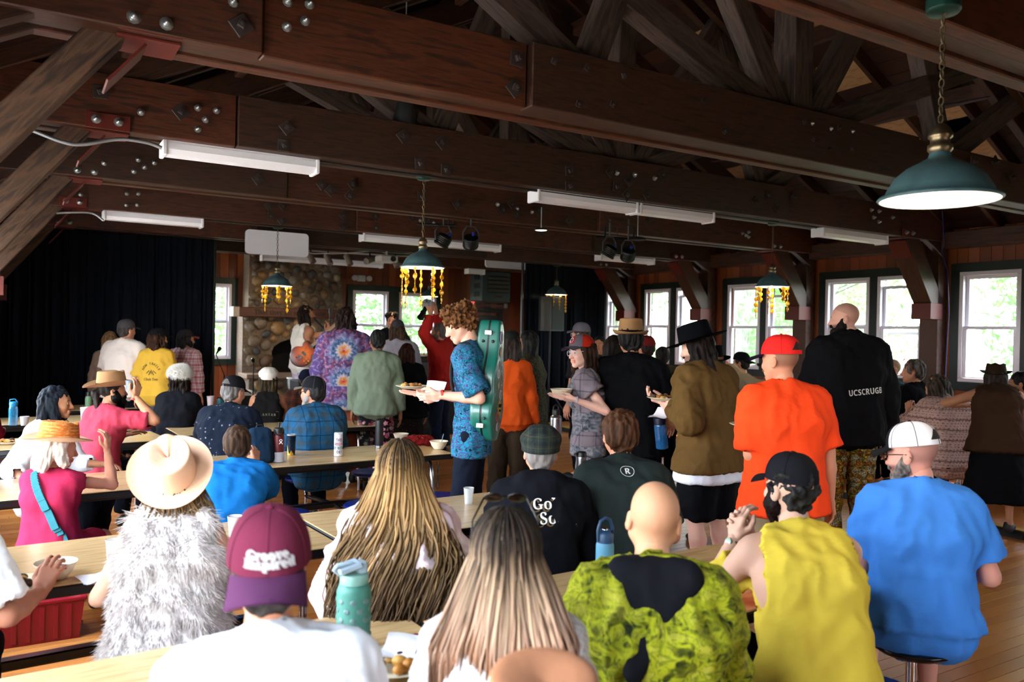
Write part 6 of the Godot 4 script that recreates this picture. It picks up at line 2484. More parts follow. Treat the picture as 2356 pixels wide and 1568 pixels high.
func patterns():
	var W := Color.WHITE
	paint_mat("plaid_blue", plaid(Color(0.08, 0.30, 0.44), Color(0.22, 0.24, 0.26), Color(0.02, 0.05, 0.12)), 2.2)
	paint_mat("plaid_pink", plaid(Color(0.80, 0.70, 0.70), Color(0.55, 0.20, 0.25), Color(0.1, 0.1, 0.16)), 3.2)
	paint_mat("plaid_grey", plaid(Color(0.15, 0.17, 0.16), Color(0.06, 0.09, 0.10), Color(0.35, 0.34, 0.18), 5), 4.0)
	paint_mat("plaid_brown", plaid(Color(0.30, 0.13, 0.08), Color(0.08, 0.06, 0.06), Color(0.45, 0.25, 0.1)), 2.5)
	paint_mat("navy_print", scatter(Color(0.045, 0.08, 0.14), [Color(0.75, 0.78, 0.8)], 48, 0.008, 0.014, 4, 0.9), 1.6)
	paint_mat("tie_dye", img(320, func(u, v):
		var c := Color(0.30, 0.22, 0.40)
		var n := nz.get_noise_2d(u * 14, v * 14)
		for q in [[0.5, 0.44, 0.33], [0.5, 0.92, 0.3]]:
			var d := Vector2(u - q[0], v - q[1])
			var r: float = d.length() / q[2]
			r += 0.10 * cos(atan2(d.y, d.x) * 14.0) * r + 0.05 * n
			if r < 1.35:
				var k := pick(r / 1.35, [Color(0.60, 0.18, 0.12), Color(0.72, 0.40, 0.18), Color(0.66, 0.62, 0.58), Color(0.18, 0.24, 0.40), Color(0.32, 0.42, 0.50), Color(0.40, 0.30, 0.46), Color(0.22, 0.18, 0.30), Color(0.50, 0.24, 0.34), Color(0.26, 0.22, 0.36), Color(0.52, 0.34, 0.24)])
				c = k.lerp(c, smoothstep(1.0, 1.35, r))
		return c.lerp(Color(0.62, 0.56, 0.66), clampf(n * 1.1, 0, 0.55))), 0)
	paint_mat("mushroom", scatter(Color(0.025, 0.025, 0.035), [Color(0.66, 0.28, 0.40), Color(0.80, 0.48, 0.56), Color(0.36, 0.36, 0.28), Color(0.62, 0.58, 0.50), Color(0.30, 0.20, 0.30)], 95, 0.018, 0.062, 9, 0.35), 2.2)
	paint_mat("aloha", noise_print([Color(0.03, 0.08, 0.13), Color(0.03, 0.42, 0.55), Color(0.22, 0.66, 0.72), Color(0.06, 0.25, 0.4), Color(0.45, 0.36, 0.62), Color(0.20, 0.16, 0.24), Color(0.05, 0.50, 0.60)], 6, 17), 1.5)
	paint_mat("wild", img(320, func(u, v):
		var z := nz.get_noise_2d(u * 7, v * 7)
		var col: Color = [Color(0.72, 0.56, 0.05), Color(0.66, 0.13, 0.08), Color(0.10, 0.34, 0.10), Color(0.75, 0.55, 0.06), Color(0.68, 0.66, 0.6)][clampi(int((z + 0.5) * 5), 0, 4)]
		var s := nz.get_noise_2d(u * 52 + z * 20, v * (20 if int((z + 0.5) * 5) % 2 else 52))
		return Color(0.02, 0.02, 0.02) if s > 0.03 else col), 1.6)
	paint_mat("acid", noise_print([Color(0.05, 0.07, 0.01), Color(0.20, 0.23, 0.04), Color(0.52, 0.55, 0.06), Color(0.60, 0.60, 0.10), Color(0.55, 0.58, 0.08), Color(0.33, 0.36, 0.05), Color(0.62, 0.61, 0.2)], 8, 19, 1.3), 1.3)
	paint_mat("camo", noise_print([Color(0.10, 0.10, 0.06), Color(0.25, 0.24, 0.15), Color(0.36, 0.33, 0.22), Color(0.14, 0.13, 0.09)], 12, 30, 2.0), 1.8)
	paint_mat("acid_denim", noise_print([Color(0.20, 0.23, 0.27), Color(0.42, 0.44, 0.47), Color(0.60, 0.56, 0.56), Color(0.30, 0.33, 0.37)], 5, 14, 1.3), 1.4)
	paint_mat("gold_skirt", scatter(Color(0.06, 0.035, 0.025), [Color(0.4, 0.28, 0.1), Color(0.25, 0.16, 0.07)], 160, 0.006, 0.012, 31), 2.0)
	paint_mat("folk_skirt", scatter(Color(0.012, 0.012, 0.012), [Color(0.45, 0.36, 0.12), Color(0.40, 0.12, 0.05), Color(0.3, 0.27, 0.16)], 110, 0.008, 0.02, 12, 0.9), 3.0)
	paint_mat("dotted_knit", img(256, func(u, v):
		var c := Color(0.74, 0.60, 0.56)
		c = c.lerp(Color(0.32, 0.17, 0.15), 0.8 * band(v * 7 + 0.02 * sin(u * 60), 0.5, 0.06))
		if Vector2(fposmod(u * 20 + floorf(v * 28) * 0.37, 1.0) - 0.5, fposmod(v * 28, 1.0) - 0.5).length() < 0.2:
			c = c.lerp(Color(0.2, 0.14, 0.16), 0.7)
		return c), 1.5)
	paint_mat("stripe_gold", img(128, func(u, _v): return Color(0.06, 0.05, 0.05).lerp(Color(0.52, 0.34, 0.16), band(u * 10, 0.5, 0.28))), 2.4)
	paint_mat("blanket_pink", noise_print([Color(0.62, 0.50, 0.50), Color(0.78, 0.70, 0.72), Color(0.86, 0.84, 0.86), Color(0.70, 0.56, 0.55)], 2, 5, 1.4), 0.8)
	paint_mat("woven_straw", img(128, func(u, v): return Color(0.66, 0.50, 0.34).lerp(Color(0.46, 0.32, 0.20), 0.5 + 0.5 * sin(u * TAU * 24) * sin(v * TAU * 24))), 5.0)
	paint_mat("straw_orange", img(128, func(u, v): return Color(0.68, 0.36, 0.13).lerp(Color(0.85, 0.62, 0.40), clampf(0.5 * band(v * 14, 0.5, 0.15) + nz.get_noise_2d(u * 6, v * 20), 0, 1))), 4.0)
	paint_mat("sleeve_tile", img(128, func(u, v): return Color(0.5, 0.45, 0.47).lerp(Color(0.3, 0.3, 0.34), band(u * 4, 0.5, 0.05) + band(v * 6, 0.5, 0.05))), 2.0)
	paint_mat("knit_white", img(128, func(u, v): return Color(0.80, 0.79, 0.78).lerp(Color(0.62, 0.61, 0.62), 0.5 + 0.5 * sin(u * TAU * 12 + 2.0 * sin(v * TAU * 12)))), 3.0)
	paint_mat("red_bandana", scatter(Color(0.42, 0.04, 0.05), [Color(0.1, 0.02, 0.02), Color(0.6, 0.5, 0.4)], 60, 0.01, 0.02, 3), 4.0)

func cl(r: int, g: int, b: int) -> Material:
	return cloth("cloth_%d_%d_%d" % [r, g, b], srgb(r, g, b))

var R := {}
const PALE := Color(0.80, 0.60, 0.49)
const ROSY := Color(0.76, 0.52, 0.41)
const TAN := Color(0.66, 0.45, 0.33)
const BROWN := Color(0.50, 0.32, 0.22)

func build_people():
	patterns()
	var M := mats
	var dk := cl(22, 23, 27)
	var jeans := cl(38, 50, 74)
	# --- the row with its back to the lens, at the front table
	R.purple = person({"label": "person in a plain white tee with a maroon cap turned backwards at the front table", "px": [622, 1172, 1.85], "up": 0.03, "sit": true, "v": 4, "det": 0.0125, "skin": ROSY, "w": 1.05, "lean": 14, "slouch": 18, "head": [-6, -2, 0], "top": {"m": cl(232, 236, 238), "sl": 0.7, "loose": 0.024}, "hair": {"t": "short", "c": Color(0.10, 0.07, 0.06)}, "hat": {"t": "cap", "back": true, "m": cloth("maroon", Color(0.36, 0.13, 0.20)), "bm": cloth("plum", Color(0.30, 0.16, 0.27)), "bill": 0.085, "curve": 0.035, "tilt": 10, "s": 1.08, "h": 0.115}, "lh": Vector3(-0.2, 0.8, -0.4), "rh": Vector3(0.12, 0.79, -0.42)})
	R.streak = person({"label": "woman in white knit with long straight blonde-streaked hair, sunglasses on her head", "px": [1165, 1168, 2.05], "sit": true, "v": 2, "fem": true, "det": 0.0125, "skin": PALE, "lean": 8, "top": {"m": M.knit_white, "sl": 1.9, "loose": 0.03}, "hair": {"t": "short", "c": Color(0.26, 0.19, 0.14), "nape": -0.09}})
	locks(R.streak, 620, 0.42, 0.004, [Color(0.11, 0.085, 0.07), Color(0.24, 0.19, 0.15), Color(0.58, 0.48, 0.38), Color(0.66, 0.53, 0.44), Color(0.50, 0.35, 0.26), Color(0.33, 0.22, 0.15)], 5, 0.13, 0.13, 0.0052, 1.05, 1.5, 0.32)
	R.tan = person({"label": "person under a woven tan hat, cut off at the bottom edge", "px": [1253, 1478, 1.25], "up": 0.10, "sit": true, "v": 0, "det": 0.016, "skin": TAN, "top": {"m": cl(120, 90, 70), "sl": 1.9}, "hair": {"t": "short"}, "hat": {"t": "fedora", "m": cloth("tan_weave", Color(0.62, 0.42, 0.30)), "brim": 0.045, "h": 0.10, "s": 1.12, "dent": 0.006, "pinch": 0.0, "up": 0.0, "droop": 0.012}})
	R.bald = person({"label": "bald man in a green and yellow tie-dye hoodie with a black hood, holding a phone", "px": [1512, 1107, 2.42], "up": 0.0, "sit": true, "v": 6, "det": 0.0125, "skin": Color(0.80, 0.58, 0.44), "w": 1.02, "lean": 10, "head": [0, -4, 4], "top": {"m": cloth("lilac", Color(0.62, 0.52, 0.72)), "sl": 0.6, "loose": 0.006}, "over": {"m": M.acid, "n": "hoodie", "sl": 1.95, "loose": 0.034, "neck": 0.016, "amp": 0.011}, "lh": [1366, 1440, 2.5], "lp": "hold", "buzz": Color(0.25, 0.2, 0.17), "buzzk": 0.12})
	R.yellow = person({"label": "bearded man in a yellow tank top and black cap, hands clasped at his mouth", "px": [1822, 1038, 3.0], "up": 0.025, "sit": true, "v": 22, "det": 0.0125, "skin": Color(0.74, 0.58, 0.50), "w": 1.04, "lean": 24, "slouch": 12, "head": [16, 0, 0], "top": {"m": cl(196, 172, 60), "n": "tank_top", "tank": true, "loose": 0.02, "neck": 0.012, "arm": 0.13}, "hair": {"t": "curly", "c": Color(0.05, 0.045, 0.04), "g": -0.012, "amp": 0.006}, "beard": {"c": Color(0.05, 0.04, 0.04), "len": 0.02, "g": 0.012}, "hat": {"t": "cap", "m": cl(22, 22, 26), "tilt": 2}, "lh": [1690, 1238, 3.15], "rh": [1726, 1232, 3.25], "ld": Vector3(0.25, 0.9, -0.3), "rd": Vector3(-0.7, 0.6, 0.1), "ln": Vector3(0.8, 0, -0.5), "rn": Vector3(0, 0, 1), "lp": "hold", "rp": "hold", "le": Vector3(-0.6, -1, 0.2), "re": Vector3(0.3, -1, 0.2)})
	R.blue = person({"label": "bearded man in a blue tee, glasses and a white and black trucker cap", "px": [2095, 965, 3.5], "up": 0.03, "sit": true, "v": 14, "det": 0.0125, "face": true, "skin": Color(0.80, 0.55, 0.48), "w": 1.02, "lean": 4, "slouch": 10, "head": [52, -8, 0], "glasses": "dark", "buzz": Color(0.30, 0.25, 0.22), "buzzk": 0.45, "top": {"m": cl(62, 124, 204), "sl": 0.75, "loose": 0.03}, "beard": {"c": Color(0.22, 0.19, 0.18), "c2": Color(0.5, 0.46, 0.43), "g": 0.003, "len": 0.012}, "hat": {"t": "cap", "m": cl(26, 26, 28), "c2": cloth("white_mesh", Color(0.86, 0.86, 0.88)), "split": 0.85, "bm": cl(26, 26, 28), "strap": true, "tilt": -2}, "bot": {"m": cl(150, 110, 105), "len": 0.95}, "lh": Vector3(-0.1, 0.72, -0.35), "rh": Vector3(0.2, 0.72, -0.3)})
	# --- second row
	R.vest = person({"label": "woman in a pale felt hat and white fur vest at the second table", "px": [388, 1016, 3.1], "up": 0.06, "sit": true, "v": -6, "fem": true, "det": 0.0135, "skin": PALE, "lean": 12, "slouch": 16, "head": [10, 30, -10], "top": {"m": cl(214, 208, 206), "n": "fur_vest", "sl": 0.0, "tank": true, "arm": 0.05, "loose": 0.045, "amp": 0.012, "hem": 0.1}, "hair": {"t": "short", "c": Color(0.35, 0.25, 0.16)}, "hat": {"t": "fedora", "m": cloth("cream_felt", Color(0.84, 0.68, 0.56)), "brim": 0.062, "h": 0.105, "up": 0.02, "dent": 0.028, "pinch": 0.016, "s": 1.08, "tilt": 12}, "lh": Vector3(-0.24, 0.8, -0.34), "rh": Vector3(0.22, 0.82, -0.36)})
	locks(R.vest, 130, 0.2, 0.012, [Color(0.30, 0.22, 0.14), Color(0.42, 0.32, 0.20), Color(0.60, 0.50, 0.38)], 3, 0.07, 0.15, 0.005, 0.9, 0.0, 0.5)
	R.blonde = person({"label": "woman with very long wavy blonde hair in a white and pink wrap", "px": [922, 1012, 3.1], "sit": true, "v": -2, "fem": true, "det": 0.0135, "skin": PALE, "lean": 10, "top": {"m": M.blanket_pink, "n": "wrap", "sl": 1.85, "loose": 0.05, "sx": 0.03, "hem": 0.12, "flare": 0.06, "amp": 0.014}, "hair": {"t": "short", "c": Color(0.30, 0.22, 0.14), "nape": -0.09}})
	locks(R.blonde, 700, 0.64, 0.024, [Color(0.16, 0.12, 0.08), Color(0.36, 0.27, 0.16), Color(0.62, 0.48, 0.30), Color(0.58, 0.45, 0.30), Color(0.42, 0.33, 0.22), Color(0.34, 0.26, 0.18), Color(0.30, 0.22, 0.15)], 8, 0.2, 0.17, 0.0056, 1.2, 1.5, 0.4)
	R.souls = person({"label": "person in a black lettered hoodie and grey plaid flat cap at the second table", "px": [1245, 986, 3.9], "up": 0.0, "sit": true, "v": 0, "det": 0.0135, "skin": ROSY, "w": 1.0, "lean": 14, "slouch": 14, "top": {"m": cl(16, 17, 21), "n": "hoodie", "sl": 1.95, "hood": true, "loose": 0.03}, "hair": {"t": "short", "c": Color(0.45, 0.42, 0.40)}, "hat": {"t": "flat", "m": M.plaid_grey, "y": 0.03, "s": 1.06}})
	R.greent = person({"label": "brown-haired man in a dark green tee with a pale round logo", "px": [1427, 940, 4.2], "sit": true, "v": 8, "det": 0.0135, "skin": ROSY, "w": 0.94, "lean": 26, "slouch": 12, "head": [4, -4, 0], "top": {"m": cl(36, 44, 42), "sl": 0.8, "loose": 0.026}, "hair": {"t": "short", "c": Color(0.17, 0.10, 0.06), "c2": Color(0.30, 0.19, 0.12), "g": 0.008, "amp": 0.007, "nape": -0.085}, "lh": Vector3(-0.22, 0.8, -0.38)})
	R.edge = person({"label": "person in a short white sleeve at the far left edge, mostly out of the frame", "px": [-190, 1010, 2.75], "sit": true, "v": -20, "det": 0.016, "skin": Color(0.66, 0.44, 0.34), "w": 1.05, "lean": 16, "top": {"m": cl(226, 228, 226), "sl": 0.85, "loose": 0.03}, "hair": {"t": "short"}, "rh": [92, 1362, 3.0], "rd": Vector3(0.3, 0.8, -0.4), "rp": "hold", "re": Vector3(0.5, -1, 0.3)})
	# --- third row
	R.pink = person({"label": "woman in a crimson dress and orange straw hat with a teal shoulder strap", "px": [140, 955, 4.6], "up": 0.085, "sit": true, "v": -32, "fem": true, "det": 0.0145, "face": true, "skin": ROSY, "w": 1.08, "lean": -2, "slouch": 4, "head": [-44, -10, 0], "top": {"m": cl(150, 34, 62), "n": "dress", "sl": 0.22, "loose": 0.01, "hem": 0.06, "flare": 0.02, "amp": 0.004}, "bot": {"n": "dress_skirt", "m": cl(150, 34, 62), "len": 0.85, "loose": 0.012}, "hair": {"t": "bob", "c": Color(0.78, 0.70, 0.62), "c2": Color(0.9, 0.84, 0.78), "len": 0.12, "amp": 0.007}, "hat": {"t": "fedora", "m": M.straw_orange, "brim": 0.075, "h": 0.10, "up": 0.03, "s": 1.05, "dent": 0.02, "bm": cloth("straw_brim", Color(0.82, 0.66, 0.52))}, "rh": [246, 1032, 4.75], "rd": Vector3(0.1, 1, 0.1), "rp": "hold", "rn": Vector3(-1, 0, 0), "re": Vector3(0.4, -1, -0.4), "lh": Vector3(-0.15, 0.78, -0.4)})
	R.btee = person({"label": "short-haired young man in a royal blue tee holding a phone", "px": [547, 978, 4.9], "sit": true, "v": -6, "det": 0.0145, "skin": ROSY, "w": 1.0, "lean": 26, "slouch": 22, "top": {"m": cl(22, 98, 160), "sl": 0.8, "loose": 0.03}, "hair": {"t": "short", "c": Color(0.16, 0.11, 0.08), "c2": Color(0.28, 0.20, 0.14), "g": 0.004}, "rh": [588, 1062, 5.15], "rp": "hold", "rd": Vector3(-0.1, 0.8, -0.5)})
	R.blouse = person({"label": "woman with shoulder-length black hair and fringe in a bright white blouse", "px": [128, 884, 5.7], "sit": true, "v": -118, "fem": true, "det": 0.0165, "face": true, "skin": TAN, "lean": 4, "head": [14, 0, 0], "top": {"m": cl(246, 246, 250), "n": "blouse", "sl": 1.5, "loose": 0.035}, "hair": {"t": "bob", "c": Color(0.035, 0.04, 0.05), "c2": Color(0.12, 0.14, 0.17), "len": 0.17, "amp": 0.006, "line": -0.012, "wid": 0.09}, "rh": [60, 1105, 5.3]})
	R.redt = person({"label": "bearded man in a red tee and straw cowboy hat drinking from a cup", "px": [258, 842, 6.6], "up": 0.085, "sit": true, "v": -52, "det": 0.0165, "face": true, "skin": TAN, "w": 1.02, "lean": 10, "slouch": 8, "head": [-26, 0, 0], "top": {"m": cl(152, 48, 62), "sl": 0.85, "loose": 0.02}, "hair": {"t": "pony", "c": Color(0.07, 0.05, 0.04), "len": 0.2}, "beard": {"c": Color(0.04, 0.03, 0.03), "g": 0.012, "len": 0.03}, "hat": {"t": "fedora", "m": M.woven_straw, "brim": 0.095, "h": 0.11, "up": 0.045, "s": 1.06, "band": cl(40, 26, 20)}, "rh": [311, 912, 6.5], "rd": Vector3(0.1, 1, -0.2), "rp": "hold", "rn": Vector3(-1, 0, 0), "re": Vector3(0.5, -1, -0.2), "lh": Vector3(-0.15, 0.8, -0.4)})
	R.fur = person({"label": "person in a fluffy white fur hat and black top with long dark curls", "px": [415, 832, 8.3], "up": 0.075, "sit": true, "v": -14, "fem": true, "det": 0.0185, "skin": TAN, "top": {"m": cl(18, 18, 22), "sl": 1.9, "loose": 0.035}, "hair": {"t": "long", "c": Color(0.045, 0.03, 0.025), "c2": Color(0.13, 0.085, 0.06), "len": 0.36, "amp": 0.016, "f": 34.0}})
	R.navy = person({"label": "grey-haired man in a navy shirt of small white prints and a black cap", "px": [540, 864, 6.95], "up": 0.025, "sit": true, "v": -18, "det": 0.0165, "skin": ROSY, "w": 1.1, "hs": 1.04, "lean": 14, "slouch": 16, "head": [-22, -8, 0], "top": {"m": M.navy_print, "sl": 0.95, "collar": true, "loose": 0.03}, "hair": {"t": "short", "c": Color(0.28, 0.26, 0.25), "c2": Color(0.5, 0.48, 0.46)}, "hat": {"t": "cap", "m": cl(26, 24, 26), "strap": true, "tilt": -2, "hairm": mat("grey_gap", Color(0.3, 0.28, 0.27), 0.9)}})
	R.plaid = person({"label": "man in a blue and brown plaid shirt, glasses and a grey and black cap", "px": [722, 864, 7.0], "up": 0.03, "sit": true, "v": 18, "det": 0.0165, "face": true, "skin": ROSY, "w": 1.12, "hs": 1.05, "lean": 8, "slouch": 18, "head": [34, -4, 6], "glasses": "dark", "stub": 0.3, "brow": Color(0.5, 0.46, 0.42), "top": {"m": M.plaid_blue, "sl": 1.6, "collar": true, "loose": 0.034}, "hair": {"t": "short", "c": Color(0.09, 0.08, 0.08)}, "beard": {"c": Color(0.55, 0.52, 0.5), "g": 0.001}, "hat": {"t": "cap", "m": cl(92, 86, 82), "c2": cl(24, 25, 28), "bm": cl(110, 100, 88), "tilt": 8, "split": 0.8}})
	R.wcap = person({"label": "long-haired woman in a white newsboy cap and black lettered vest", "px": [618, 850, 8.9], "up": 0.0, "sit": true, "v": -4, "fem": true, "det": 0.0185, "skin": TAN, "lean": 12, "top": {"m": cl(24, 22, 22), "n": "vest", "sl": 0.0, "tank": true, "arm": 0.04, "loose": 0.02}, "hair": {"t": "long", "c": Color(0.12, 0.09, 0.05), "c2": Color(0.25, 0.20, 0.12), "len": 0.34, "amp": 0.009}, "hat": {"t": "flat", "m": cl(212, 202, 188), "y": 0.034, "s": 1.12}})
	R.beanie = person({"label": "person in a navy beanie and dark brown plaid, half hidden by the grey cap", "px": [706, 850, 9.4], "up": 0.0, "sit": true, "v": -10, "det": 0.02, "skin": TAN, "top": {"m": M.plaid_brown, "sl": 1.9, "loose": 0.03}, "hair": {"t": "short"}, "hat": {"t": "beanie", "m": cl(18, 20, 34)}})
	R.leftred = person({"label": "person in dark red at the far left edge beyond the blue bottle", "px": [-62, 860, 7.6], "sit": true, "v": -30, "det": 0.022, "skin": TAN, "top": {"m": cl(110, 20, 40), "sl": 1.95}, "hair": {"t": "short"}, "bot": {"m": cl(150, 150, 155)}})
	# --- standing at the left
	R.longl = person({"label": "woman with long straight light brown hair behind the white shirt", "px": [254, 760, 10.7], "v": -20, "fem": true, "det": 0.022, "skin": ROSY, "top": {"m": cl(150, 120, 100), "sl": 1.9}, "hair": {"t": "long", "c": Color(0.40, 0.27, 0.17), "c2": Color(0.58, 0.44, 0.30), "len": 0.5, "wid": 0.08}})
	R.wshirt = person({"label": "stocky man in a cream short-sleeved shirt and dark grey cap near the drape", "px": [291, 733, 10.1], "up": 0.025, "v": -38, "det": 0.02, "skin": ROSY, "w": 1.22, "head": [-14, 0, 0], "top": {"m": cl(226, 210, 196), "sl": 0.85, "collar": true, "loose": 0.035, "hem": 0.12}, "hair": {"t": "short", "c": Color(0.2, 0.17, 0.16)}, "hat": {"t": "cap", "m": cl(70, 66, 68)}, "rh": Vector3(0.16, 1.22, -0.3), "rp": "grip", "rd": Vector3(0, 1, -0.2), "rn": Vector3(-1, 0, 0)})
	R.ytee = person({"label": "curly-haired woman in a mustard tee and black cap standing by the drape", "px": [364, 753, 9.9], "up": 0.025, "v": -22, "fem": true, "det": 0.02, "skin": ROSY, "head": [-40, 0, 0], "top": {"m": cl(200, 156, 56), "sl": 0.9, "loose": 0.034, "hem": 0.03, "sx": 0.012}, "bot": {"m": cl(70, 84, 128), "loose": 0.025}, "hair": {"t": "bob", "c": Color(0.12, 0.07, 0.05), "c2": Color(0.25, 0.15, 0.10), "len": 0.12, "amp": 0.014, "f": 36.0}, "hat": {"t": "cap", "m": cl(20, 20, 22)}})
	R.pcap = person({"label": "person in a pink plaid shirt and red-brimmed cap by the drape pole", "px": [428, 756, 10.5], "up": 0.025, "v": -40, "det": 0.02, "skin": ROSY, "glasses": "dark", "head": [-28, 0, 0], "top": {"m": M.plaid_pink, "sl": 1.8, "collar": true, "loose": 0.034, "hem": 0.16}, "hair": {"t": "bob", "c": Color(0.06, 0.045, 0.045), "len": 0.1, "amp": 0.012}, "hat": {"t": "cap", "m": cl(34, 30, 34), "bm": cl(140, 66, 54)}})
	# --- the band
	R.singer = person({"label": "long-haired singer in a white sleeveless top playing a sunburst guitar", "px": [703, 700, 11.7], "base": 0.22, "v": -62, "det": 0.0165, "face": true, "skin": TAN, "w": 0.92, "lean": 2, "head": [-24, 4, 0], "stub": 0.5, "top": {"m": cl(226, 218, 206), "sl": 0.0, "tank": true, "arm": 0.07, "loose": 0.022, "neck": 0.03, "hem": 0.05}, "bot": {"m": cl(186, 172, 186), "loose": 0.03}, "hair": {"t": "wavy", "c": Color(0.055, 0.04, 0.035), "c2": Color(0.16, 0.11, 0.09), "len": 0.21, "amp": 0.012, "f": 30.0}, "rh": [712, 783, 11.45], "rd": Vector3(-0.5, -0.2, -0.9), "rn": Vector3(-0.4, 0, 0.9), "rp": "hold", "lh": [752, 765, 11.55], "ld": Vector3(0.2, 0.9, -0.2), "ln": Vector3(0, 0, 1), "lp": "hold"})
	R.guitarist = person({"label": "dark curly-haired musician in a black tee before the far window", "px": [902, 714, 13.0], "base": 0.22, "up": 0.03, "v": 165, "det": 0.019, "face": true, "skin": ROSY, "head": [10, -6, 0], "top": {"m": cl(20, 20, 24), "sl": 0.8}, "hair": {"t": "curly", "c": Color(0.06, 0.045, 0.04), "g": -0.004, "amp": 0.01}, "rh": Vector3(0.1, 1.05, -0.25), "lh": Vector3(-0.3, 1.15, -0.3)})
	# --- standing in the middle
	R.tiedye = person({"label": "tall dreadlocked person in a long tie-dye shirt and rust trousers", "px": [796, 704, 9.1], "v": -3, "det": 0.018, "skin": BROWN, "w": 0.98, "head": [-10, 0, 0], "top": {"m": M.tie_dye, "sl": 1.35, "collar": true, "loose": 0.04, "hem": 0.2, "flare": 0.03, "sx": 0.02}, "bot": {"m": cl(112, 56, 36), "loose": 0.03, "flare": 0.02}, "hair": {"t": "wavy", "c": Color(0.06, 0.04, 0.035), "c2": Color(0.16, 0.11, 0.09), "len": 0.12, "amp": 0.014, "f": 40.0, "wid": 0.05}, "rh": Vector3(0.34, 0.9, -0.1)})
	R.green = person({"label": "person in a sage green hoodie and mushroom-print trousers seen from behind", "px": [869, 756, 8.7], "v": -6, "det": 0.018, "skin": BROWN, "w": 1.02, "head": [10, -4, 0], "top": {"m": cl(100, 110, 92), "n": "hoodie", "sl": 1.97, "hood": true, "loose": 0.03, "hem": 0.1}, "bot": {"m": M.mushroom, "loose": 0.03, "flare": 0.015}, "hair": {"t": "short", "c": Color(0.045, 0.04, 0.04), "amp": 0.006, "cell": 0.008}})
	R.ghat = person({"label": "long-haired person in a backwards grey cap and grey shirt near the organ", "px": [915, 734, 10.7], "up": 0.025, "v": -6, "det": 0.021, "skin": ROSY, "w": 1.04, "top": {"m": cl(136, 130, 138), "sl": 0.9, "loose": 0.035}, "hair": {"t": "long", "c": Color(0.14, 0.10, 0.07), "c2": Color(0.28, 0.2, 0.14), "len": 0.2}, "hat": {"t": "cap", "m": cl(58, 54, 60), "back": false}})
	R.bwoman = person({"label": "dark red-brown-haired woman in black with a gold-flecked skirt", "px": [936, 788, 9.4], "v": 4, "fem": true, "det": 0.02, "skin": ROSY, "w": 1.06, "top": {"m": cl(15, 14, 17), "sl": 1.95, "loose": 0.04, "hem": 0.12, "flare": 0.03}, "bot": {"n": "skirt", "m": M.gold_skirt, "skirt": 0.25, "hemr": 0.2}, "hair": {"t": "long", "c": Color(0.07, 0.03, 0.025), "c2": Color(0.22, 0.09, 0.06), "len": 0.3, "wid": 0.09}})
	R.photo = person({"label": "grey-bearded photographer in a red shirt raising a camera overhead", "px": [1014, 741, 11.2], "v": 62, "det": 0.0165, "skin": ROSY, "w": 1.02, "head": [10, 6, 0], "top": {"m": cl(158, 34, 30), "sl": 1.9, "loose": 0.03, "hem": 0.02}, "bot": {"m": cl(30, 36, 52), "loose": 0.02}, "hair": {"t": "short", "c": Color(0.35, 0.32, 0.3)}, "beard": {"c": Color(0.42, 0.38, 0.36), "g": 0.008, "len": 0.012}, "lh": [991, 722, 10.9], "ld": Vector3(-0.1, 1, -0.2), "lp": "hold", "ln": Vector3(0.6, 0, -0.6), "rh": [1003, 718, 11.2], "rd": Vector3(-0.1, 1, -0.2), "rp": "hold", "le": Vector3(-0.6, -0.3, -0.3), "re": Vector3(0.6, -0.2, -0.3)})
	R.guitar = person({"label": "curly-haired man in a teal patterned shirt carrying a green guitar case", "px": [1042, 690, 5.7], "up": 0.045, "v": 74, "det": 0.0145, "face": true, "skin": Color(0.88, 0.66, 0.57), "w": 0.8, "lean": 1, "slouch": 3, "neck": 12, "head": [8, -26, 0], "top": {"m": M.aloha, "sl": 0.9, "collar": true, "loose": 0.014, "hem": 0.16, "sx": 0.012}, "bot": {"m": cl(24, 28, 40), "loose": 0.016, "len": 1.95}, "hair": {"t": "curly", "c": Color(0.24, 0.14, 0.08), "c2": Color(0.46, 0.30, 0.17), "amp": 0.013, "g": 0.004, "cell": 0.005}, "lh": [1012, 909, 5.5], "ld": Vector3(-0.1, -0.25, -1), "ln": Vector3(0.7, 0.4, 0), "lp": "hold", "rh": [985, 905, 5.8], "rn": Vector3(-0.2, 1, 0), "rp": "flat", "rd": Vector3(-0.2, 0, -1), "le": Vector3(-0.3, -1, 0.6)})
	R.oback = person({"label": "person in an orange sweater and dark cap behind the guitar case", "px": [1176, 760, 7.7], "v": -8, "fem": true, "det": 0.018, "skin": ROSY, "up": 0.02, "top": {"m": cl(176, 66, 20), "sl": 1.95, "loose": 0.022, "hem": 0.06}, "bot": {"m": cl(44, 34, 24), "loose": 0.03, "flare": 0.01}, "hair": {"t": "bob", "c": Color(0.10, 0.06, 0.045), "len": 0.15}, "hat": {"t": "cap", "m": cl(44, 46, 40), "c2": cl(30, 30, 28)}})
	R.dhw = person({"label": "long dark-haired woman in camouflage with a backpack, in profile", "px": [1216, 758, 8.3], "v": 70, "fem": true, "det": 0.019, "skin": BROWN, "head": [12, 2, 0], "top": {"m": M.camo, "sl": 1.9, "loose": 0.035, "hem": 0.16}, "bot": {"m": M.camo, "loose": 0.03}, "hair": {"t": "long", "c": Color(0.03, 0.022, 0.02), "len": 0.4, "wid": 0.06}})
